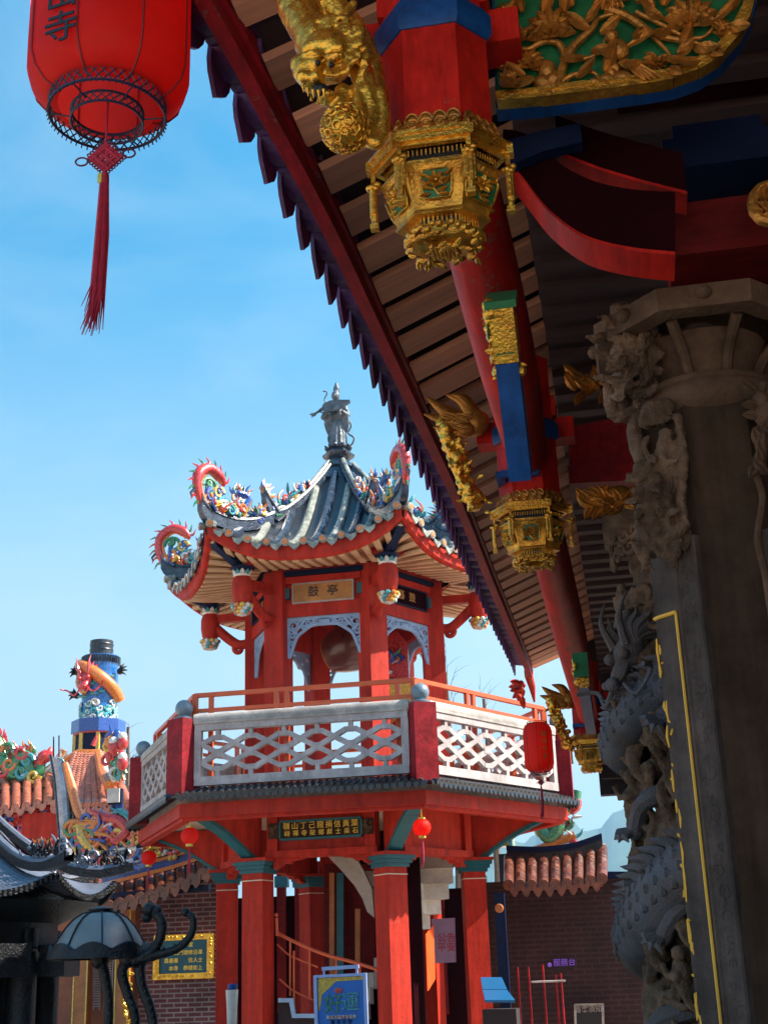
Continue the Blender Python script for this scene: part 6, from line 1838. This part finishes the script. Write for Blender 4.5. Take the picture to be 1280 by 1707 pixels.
# ================================================================== right: brick wall, dragon roof end
RWY = 21.2
RW = empty('brick_wall', (aY(960, 1618, RWY).x, RWY, 0), 'shade darkened red brick wall right of the pavilion with shade toned orange tile coping curling up at the end', 'wall')
m = MB(); xa, xb = aY(790, 1618, RWY).x, aY(1290, 1618, RWY).x; zt_ = aY(1000, 1462, RWY).z
m.box(((xa+xb)/2, RWY+.2, zt_/2), (xb-xa, .4, zt_)); build(m, 'brickwork', 'brick_shade', RW, True)
m = MB(); a, b = aY(1000, 1459, RWY-.05), aY(1290, 1459, RWY-.05); m.bar(a+V((0, .22, 0)), b+V((0, .22, 0)), .6, .10); build(m, 'cap_board', 'navy', RW, True)
m = MB(); tile_roof(m, aY(848, 1480, RWY-.5), aY(1004, 1476, RWY-.5), aY(848, 1432, RWY+.2), aY(1004, 1420, RWY+.2), 8, .06, 0, 1, .075, True, 0, .06); build(m, 'coping_tiles', ['tileo_shade', 'tileo_shade'], RW, True)
m = MB(); P = spline([aY(846, 1428, RWY+.2), aY(900, 1430, RWY+.2), aY(955, 1424, RWY+.2), aY(1004, 1408, RWY+.2)], 5); bandrow(m, P, -.10, .08, -.12, 0); bandrow(m, P, .08, .16, -.16, 1); build(m, 'coping_ridge', ['tiled', 'navy'], RW, True)
DR_ = empty('dragon_gable', (aY(905, 1618, 24).x, 24, 0), 'coloured porcelain dragon rearing on a roof end seen between pavilion and temple', 'roof end')
m = MB(); f = lambda u, v: aY(u, v, 23.5)
dragon_ridge(m, [f(962, 1318), f(955, 1342), f(936, 1352), f(930, 1380), f(915, 1395), f(900, 1378), f(912, 1362), f(926, 1372)], .13, 3)
m.tube([f(858, 1425), f(885, 1420), f(915, 1410), f(945, 1398), f(958, 1392)], .08, 8, 1); m.tube([f(858, 1430), f(900, 1426), f(950, 1412)], .10, 8, 5)
m.tube(spline([f(962, 1325), f(958, 1345), f(945, 1350)], 4), [.02, .06, .09, .1, .1, .1, .1, .08, .06], 8, 0)
m.curl(f(905, 1385), (1, 0, 0), UP, .17, 1.2, .06, 1, 4); m.curl(f(940, 1370), (1, 0, 0), UP, .14, 1.3, .05, -1, 3); m.curl(f(925, 1350), (1, 0, 0), UP, .10, 1.2, .05, 1, 6)
for k in range(26): m.flame(f(random.uniform(905, 960), random.uniform(1340, 1400)), (random.uniform(-1, 1), -.1, random.uniform(-.2, 1)), (1, 0, 0), .22, .04, k % 7)
for k in range(10): m.ell(f(random.uniform(935, 960), random.uniform(1398, 1425)), random.uniform(.05, .09), nu=7, nv=5, mi=(0, 5, 1)[k % 3])
build(m, 'ridge_dragon', PCOL, DR_, True)
m = MB(); m.box(aY(915, 1520, 24.2), (1.6, .5, 2.0)); m.box(aY(840, 1395, 24.2), (.34, .3, .34), None, 1); m.box(aY(852, 1400, 24.0), (.05, .3, .9), None, 2)
build(m, 'gable_wall', ['dark', 'pl_yel', 'pl_tq'], DR_, True)

# ================================================================== staircase inside the pavilion
ST = empty('spiral_stair', PC+V((.35, .3, .3)), 'white spiral stair rising inside the pavilion with orange red handrail', 'staircase')
sx, sy = ST.location.x, ST.location.y
m = MB(); n = 18
for k in range(n):
    a0 = radians(200-k*13); a1 = radians(200-(k+1)*13); z = .3+3.6*(k+1)/n
    r0, r1 = .25, 1.12
    pts = [V((sx+r0*cos(a0), sy+r0*sin(a0), z)), V((sx+r1*cos(a0), sy+r1*sin(a0), z)), V((sx+r1*cos(a1), sy+r1*sin(a1), z)), V((sx+r0*cos(a1), sy+r0*sin(a1), z))]
    m.slab(pts, (0, 0, -.22))
build(m, 'steps', 'white', ST, True)
m = MB()
m.slab([aY(u, v, 18.9) for u, v in ((547, 1428), (592, 1428), (606, 1452), (620, 1482), (624, 1530), (612, 1520), (604, 1498), (590, 1475), (568, 1450))], (0, .12, 0)); build(m, 'stringer', 'white', ST, True)
m = MB()
for q, (u0, u1, v0, v1) in enumerate(((600, 640, 1452, 1478), (608, 668, 1482, 1500), (616, 700, 1470, 1496), (620, 702, 1498, 1522), (622, 668, 1504, 1526))):
    m.slab([aY(u, v, 19.1+.12*q) for u, v in ((u0, v0), (u1, v0), (u1, v1), (u0+6, v1))], (0, .5, 0))
build(m, 'step_soffit', 'white', ST, True)
m = MB()
def rl(pts, r_, Y): m.tube(spline([aY(u, v, Y) for u, v in pts], 4), r_, 8)
rl(((462, 1555), (500, 1574), (545, 1592), (590, 1604), (632, 1617)), .022, 17.6); rl(((462, 1574), (482, 1592), (505, 1602), (530, 1612)), .012, 17.7); rl(((466, 1632), (490, 1652), (522, 1667)), .012, 17.6)
for (u, v0, v1) in ((484, 1568, 1660), (516, 1584, 1664), (560, 1596, 1690), (600, 1606, 1700), (490, 1585, 1700)): m.tube([aY(u, v0, 17.65), aY(u, v1, 17.65)], .014, 6)
m.tube([aY(461, 1530, 17.5), aY(462, 1560, 17.5)], .02, 7); m.ell(aY(461, 1525, 17.5), .028)
build(m, 'handrail', 'rail', ST, True)
m = MB()
for (u, w_, c_) in ((553, .05, 0), (567, .07, 1), (596, .05, 0)): m.slab([aY(u-w_*80, 1455 if u < 580 else 1515, 19.6), aY(u+w_*80, 1455 if u < 580 else 1515, 19.6), aY(u+w_*80, 1640, 19.6), aY(u-w_*80, 1640, 19.6)], (0, .06, 0), c_)
m.slab([aY(u, v, 19.8) for u, v in ((540, 1440), (625, 1440), (625, 1650), (540, 1650))], (0, .08, 0), 2)
build(m, 'well_wall', ['wood', 'teal', 'mred'], ST, True)  # back panel in the darker crimson, standing for shade in the stair well
m = MB()
m.slab([aY(u, v, 17.4) for u, v in ((464, 1664), (488, 1664), (492, 1690), (540, 1690), (540, 1697), (487, 1697), (482, 1671), (464, 1671))], (0, .06, 0), 0)
m.slab([aY(u, v, 17.5) for u, v in ((464, 1671), (482, 1671), (487, 1697), (560, 1697), (560, 1800), (464, 1800))], (0, .2, 0), 1)
build(m, 'stepped_kerb', ['lbl', 'dark'], ST, True)

# back wall behind the pavilion's ground floor
BW = empty('rear_building', (aY(640, 1618, 24.5).x, 24.5, 0), 'shade darkened red rear building wall glimpsed between the lower columns of the pavilion', 'building')
m = MB(); m.box((aY(600, 1600, 24.5).x, 24.5, 1.55), (5.6, .3, 3.1)); build(m, 'wall', 'dred', BW, True)  # wall colour darkened to give the deep shade behind the columns
m = MB()
for u in (500, 530, 470, 735, 800):
    m = MB(); m.box(aY(u, 1560, 24.3), (.16, .1, 2.6), None, 0); m.box(aY(u, 1470, 24.3), (.24, .16, .2), None, 1); build(m, 'door_post', ['mred', 'teal'], BW, True)

# ================================================================== small things
def slab_obj(name, pts, Y, t, mt, par): 
    m = MB(); m.slab([aY(u, v, Y) for u, v in pts], (0, t, 0)); return build(m, name, mt, par, True)
SB = empty('poster_stand', (aY(567, 1660, 15.2).x, 15.2, 0), 'blue poster in a floor stand with yellow corner and rainbow lettering', 'poster stand')
ps = slab_obj('poster', [(526, 1628), (608, 1624), (611, 1760), (528, 1762)], 15.2, .02, 'sign', SB)
slab_obj('yellow_corner', [(530, 1631), (605, 1627), (605, 1633), (560, 1636), (548, 1648), (537, 1658), (533, 1685), (531, 1685)], 15.196, .002, 'pl_yel', ps)
m = MB()
text_mb('好', .21, aY(556, 1675, 15.19), (1, 0, 0), UP, .004, 0, m); text_mb('運', .21, aY(584, 1672, 15.19), (1, 0, 0), UP, .004, 1, m)
m.ell(aY(564, 1651, 15.19), (.045, .004, .03), mi=2)
m.slab([aY(u, v, 15.19) for u, v in ((546, 1694), (592, 1692), (592, 1697), (546, 1699))], (0, .004, 0), 3)
text_mb('歡迎光臨平安喜樂', .042, aY(569, 1695.5, 15.184), (1, 0, 0), UP, .003, 4, m)
text_mb('闔家安康', .05, aY(569, 1704, 15.19), (1, 0, 0), UP, .003, 5, m, 1, 1.6)
build(m, 'lettering', ['pl_green', 'pl_tq', 'pl_red', 'tassel', 'pl_wht', 'navy'], ps, True)
m = MB(); 
def fb(a, b, w_=.03): m.bar(aY(*a, 15.19), aY(*b, 15.19), w_, w_, up=(0, 1, 0))
fb((525, 1628), (609, 1624)); fb((525.5, 1626), (529, 1765), .034); fb((608, 1622), (613, 1762), .034); fb((537, 1615), (598, 1611), .032)
fb((540, 1615), (540, 1628), .02); fb((595, 1611), (595, 1626), .02)
g = aY(528, 1760, 15.19); h = aY(611, 1760, 15.19)
for q in (g, h): m.box((q.x, q.y, q.z/2), (.04, .04, q.z)); m.box((q.x, q.y, .02), (.05, .5, .04))
build(m, 'frame', 'signf', SB, True)

SP = empty('queue_post', (aY(388, 1660, 14.5).x, 14.5, 0), 'steel post wrapped in a curling printed paper beside the left pavilion columns', 'post')
tp_ = aY(388, 1640, 14.5).z
m = MB(); m.lathe([(.16, 0), (.16, .02), (.03, .05), (.028, tp_-.05)], 16); build(m, 'pole', 'steel', SP)
m = MB(); m.lathe([(.045, tp_-.06), (.055, tp_-.04), (.055, tp_-.01), (.04, tp_)], 16); build(m, 'cap', 'blue', SP)
m = MB(); 
rows = [[(cos(a)*r_, sin(a)*r_, z) for a in [pi+.2+i*.26 for i in range(11)]] for r_, z in ((.075, tp_-.06), (.062, tp_-.25), (.052, tp_-.6))]
m.grid(rows); m.grid([[(p[0]*.95, p[1]*.95, p[2]) for p in q] for q in rows]); build(m, 'paper_wrap', 'white', SP)

OB = empty('hanging_banner', aY(716, 1600, 17.9), 'narrow orange red vertical banner hanging inside the pavilion by its right columns', 'banner')
m = MB(); a, b = aY(709, 1546, 17.9), aY(724, 1640, 17.9)
m.slab([aY(709, 1558, 17.9), aY(721, 1542, 18.3), aY(724, 1632, 18.3), aY(712, 1652, 17.9)], (.012, .006, 0)); build(m, 'sheet', 'orange', OB, True)
PO = empty('wall_poster', aY(740, 1570, 18.9), 'lilac paper poster behind the right front column of the pavilion', 'poster')
pp = slab_obj('sheet', [(719, 1532), (758, 1530), (760, 1604), (722, 1606)], 18.9, .01, 'poster', PO)
t_ = MB(); text_mb('公告', .13, aY(744, 1564, 18.895), (1, 0, 0), UP, .003, mb=t_); text_mb('平安', .13, aY(744, 1580, 18.895), (1, 0, 0), UP, .003, mb=t_); build(t_, 'lettering', 'tassel', pp, True)
BPn = empty('slanted_case', (aY(830, 1650, 18.0).x, 18.0, 0), 'slanted blue topped display case in the shade right of the pavilion', 'display case')
m = MB(); m.slab([aY(801, 1629, 18.1), aY(836, 1629, 18.1), aY(845, 1649, 17.8), aY(804, 1649, 17.8)], (0, 0, -.03)); m.slab([aY(804, 1650, 17.79), aY(845, 1650, 17.79), aY(858, 1667, 17.4), aY(808, 1667, 17.4)], (0, 0, -.03)); build(m, 'lid', 'fabricb', BPn, True)
m = MB(); a = aY(832, 1668, 17.6); m.box((a.x, 17.75, a.z/2-.05), (.42, .5, a.z-.1)); build(m, 'cabinet', 'dark', BPn, True)
LS = empty('lit_sign', aY(938, 1605, 19.8), 'small glowing violet sign above the rods by the brick wall', 'sign')
m = MB(); m.box((0, .02, 0), (.36, .03, .14)); m.box((.0, .02, -.09), (.30, .03, .04)); build(m, 'panel', 'dark', LS)
def emit(name, c, s):
    m = bpy.data.materials.new(name); m.use_nodes = True; b = m.node_tree.nodes['Principled BSDF']
    b.inputs['Base Color'].default_value = (*c, 1); b.inputs['Emission Color'].default_value = (*c, 1); b.inputs['Emission Strength'].default_value = s; return m
K['led'] = emit('violet light letters', (.14, .06, .36), .25)
t_ = MB(); text_mb('服務台', .105, (.02, -.0, 0), (1, 0, 0), UP, .004, mb=t_); t_.ell((-.19, -.0, -.02), (.03, .01, .03)); build(t_, 'lettering', 'led', LS)
IR = empty('barrier_rack', (aY(905, 1660, 18.6).x, 18.6, 0), 'thin red upright rods joined by a pale crossbar in front of the brick wall', 'rack')
m = MB()
for u, v in ((862, 1612), (880, 1612), (904, 1608), (926, 1625), (934, 1622)):
    a = aY(u, v, 18.6); m.tube([(a.x, a.y, 0), a], .014, 6)
build(m, 'rod', 'fascia', IR, True)
m = MB(); m.tube([aY(885, 1637, 18.58), aY(942, 1635, 18.58)], .013, 6); build(m, 'crossbar', 'conc', IR, True)
NF = empty('framed_notice', aY(981, 1690, 20.9), 'black framed notice on the brick wall at the lower right', 'notice')
m = MB(); m.slab([aY(u, v, 20.95) for u, v in ((958, 1677), (1004, 1675), (1006, 1790), (960, 1790))], (0, .03, 0)); bd = build(m, 'board', 'ink', NF, True)
m = MB()
for a, b in (((957, 1675), (1005, 1674)), ((958, 1674), (961, 1790)), ((1004, 1673), (1007, 1790))): m.bar(aY(*a, 20.93), aY(*b, 20.93), .03, .03, up=(0, 1, 0))
build(m, 'frame', 'cope', NF, True)
t_ = MB(); text_mb('香客須知', .10, aY(980, 1683, 20.94), (1, 0, 0), UP, .003, mb=t_); build(t_, 'lettering', 'conc', bd, True)
WD = empty('wall_disc', aY(832, 1514, 18.6), 'small copper coloured disc on a dark post right of the pavilion', 'disc')
m = MB(MX.Rotation(radians(90), 4, 'X')); m.lathe([(0, 0), (.06, 0), (.06, .015), (.045, .025), (0, .02)], 20); build(m, 'disc_face', 'wood', WD)
m = MB(); m.box((0, .08, -1.4), (.14, .1, 3.2)); build(m, 'dark_post', 'navy', WD)

def bare_tree(base, top, n, label):
    root = empty('bare_tree', (base.x, base.y, 0), label, 'tree', 'bare trees behind the pavilion')
    m = MB(); m.tube([(base.x, base.y, 0), (base.x+.1, base.y, base.z*.5), base], [.14, .09, .04], 7); build(m, 'trunk', 'bark', root, True)
    m = MB()
    for k in range(n):
        a = random.uniform(-.7, .7); L_ = random.uniform(.4, 1)*(top.z-base.z)
        P = [base-V((0, 0, random.random()*1.2))]
        d_ = V((sin(a), random.uniform(-.3, .3), cos(a)))
        for j in range(4): d_ = (d_+V((random.uniform(-.25, .25), 0, .15))).normalized(); P.append(P[-1]+d_*L_*.3)
        m.tube(P, [.008, .007, .006, .004, .002], 4)
        for j in (2, 3):
            e = P[j]+V((random.uniform(-.5, .5), 0, random.uniform(.1, .5))); m.tube([P[j], (P[j]+e)/2+V((.03, 0, .05)), e], [.005, .003, .0015], 4)
    build(m, 'twigs', 'bark', root, True)
bare_tree(aY(742, 1120, 30), aY(745, 1062, 30), 6, 'thin bare tree whose twigs show right of the pavilion pillars')
bare_tree(aY(806, 1165, 32), aY(806, 1130, 32), 5, 'thin bare tree whose twigs show above the right railing')
bare_tree(aY(214, 1212, 32), aY(216, 1180, 32), 5, 'thin bare tree whose twigs show left of the gallery railing')

# ================================================================== air
def haze_box():
    m = bpy.data.materials.new('thin blue air'); m.use_nodes = True; N = m.node_tree.nodes; N.clear()
    o = N.new('ShaderNodeOutputMaterial'); p = N.new('ShaderNodeVolumePrincipled')
    p.inputs['Color'].default_value = (.40, .72, 1, 1); p.inputs['Density'].default_value = .0003; p.inputs['Anisotropy'].default_value = .3
    m.node_tree.links.new(p.outputs[0], o.inputs['Volume']); K['air'] = m
    b = MB(); b.box((0, 2000, 260), (6400, 5600, 524)); q = build(b, 'haze', 'air'); tag(q, None, None, kind='stuff')
haze_box()
# ================================================================== LIGHT, SKY, CAMERA
SUN_EL, SUN_AZ = radians(44), radians(84)               # azimuth clockwise from +Y towards +X
sv = V((sin(SUN_AZ)*cos(SUN_EL), cos(SUN_AZ)*cos(SUN_EL), sin(SUN_EL)))
ld = bpy.data.lights.new('sun', 'SUN'); ld.energy = 5.0; ld.angle = radians(.5); ld.color = (1, .93, .82)
lo_ = bpy.data.objects.new('sun', ld); COL.objects.link(lo_)
lo_.rotation_euler = (-sv).to_track_quat('-Z', 'Y').to_euler()
w = bpy.data.worlds.new('World'); S.world = w; w.use_nodes = True
nt = w.node_tree; bg = nt.nodes['Background']; sky = nt.nodes.new('ShaderNodeTexSky'); sky.sky_type = 'NISHITA'
sky.sun_disc = False; sky.sun_elevation = SUN_EL; sky.sun_rotation = SUN_AZ
sky.air_density = 1.0; sky.dust_density = 2.2; sky.ozone_density = 2.0
hs = nt.nodes.new('ShaderNodeHueSaturation'); hs.inputs['Saturation'].default_value = 1.95; hs.inputs['Hue'].default_value = .475; hs.inputs['Value'].default_value = 1.0
nt.links.new(sky.outputs[0], hs.inputs['Color'])
# thin high cloud and low haze in the sky itself
tc = nt.nodes.new('ShaderNodeTexCoord'); mp = nt.nodes.new('ShaderNodeMapping'); mp.inputs['Scale'].default_value = (1.6, 1.6, 4.2); mp.inputs['Rotation'].default_value = (.2, .35, .3)
nz = nt.nodes.new('ShaderNodeTexNoise'); nz.inputs['Scale'].default_value = 1.7; nz.inputs['Detail'].default_value = 7; nz.inputs['Roughness'].default_value = .55; nz.inputs['Distortion'].default_value = .5
nt.links.new(tc.outputs['Generated'], mp.inputs['Vector']); nt.links.new(mp.outputs[0], nz.inputs['Vector'])
cr = nt.nodes.new('ShaderNodeValToRGB'); cr.color_ramp.elements[0].position = .50; cr.color_ramp.elements[1].position = .80
cr.color_ramp.elements[0].color = (0, 0, 0, 1); cr.color_ramp.elements[1].color = (.30, .30, .30, 1)
nt.links.new(nz.outputs['Fac'], cr.inputs['Fac'])
sp = nt.nodes.new('ShaderNodeSeparateXYZ'); nt.links.new(tc.outputs['Generated'], sp.inputs[0])
mr = nt.nodes.new('ShaderNodeMapRange'); mr.inputs['From Min'].default_value = .04; mr.inputs['From Max'].default_value = .56; mr.inputs['To Min'].default_value = 1.0; mr.inputs['To Max'].default_value = 0
mr.interpolation_type = 'SMOOTHSTEP'; nt.links.new(sp.outputs['Z'], mr.inputs['Value'])
mxx = nt.nodes.new('ShaderNodeMath'); mxx.operation = 'MAXIMUM'; ad = nt.nodes.new('ShaderNodeMath'); ad.operation = 'ADD'; ad.use_clamp = True
nt.links.new(cr.outputs['Color'], ad.inputs[0]); nt.links.new(mr.outputs[0], ad.inputs[1])
mc = nt.nodes.new('ShaderNodeMix'); mc.data_type = 'RGBA'; nt.links.new(ad.outputs[0], mc.inputs['Factor'])
nt.links.new(hs.outputs[0], mc.inputs[6]); mc.inputs[7].default_value = (3.4, 3.95, 4.15, 1)
nt.links.new(mc.outputs[2], bg.inputs['Color'])
bg.inputs['Strength'].default_value = .10
cd = bpy.data.cameras.new('camera'); cam = bpy.data.objects.new('camera', cd); COL.objects.link(cam)
cam.matrix_world = MX(((_R.x, _U.x, -_F.x, CAM.x), (_R.y, _U.y, -_F.y, CAM.y), (_R.z, _U.z, -_F.z, CAM.z), (0, 0, 0, 1)))
cd.sensor_fit = 'VERTICAL'; cd.sensor_height = 36; cd.sensor_width = 24; cd.lens = 36*FPX/1707
cd.clip_end = 12000; cd.clip_start = .05
S.camera = cam
S.view_settings.view_transform = 'Standard'; S.view_settings.look = 'None'; S.view_settings.exposure = 1.4; S.view_settings.gamma = 1
S.cycles.max_bounces = 8; S.cycles.diffuse_bounces = 5
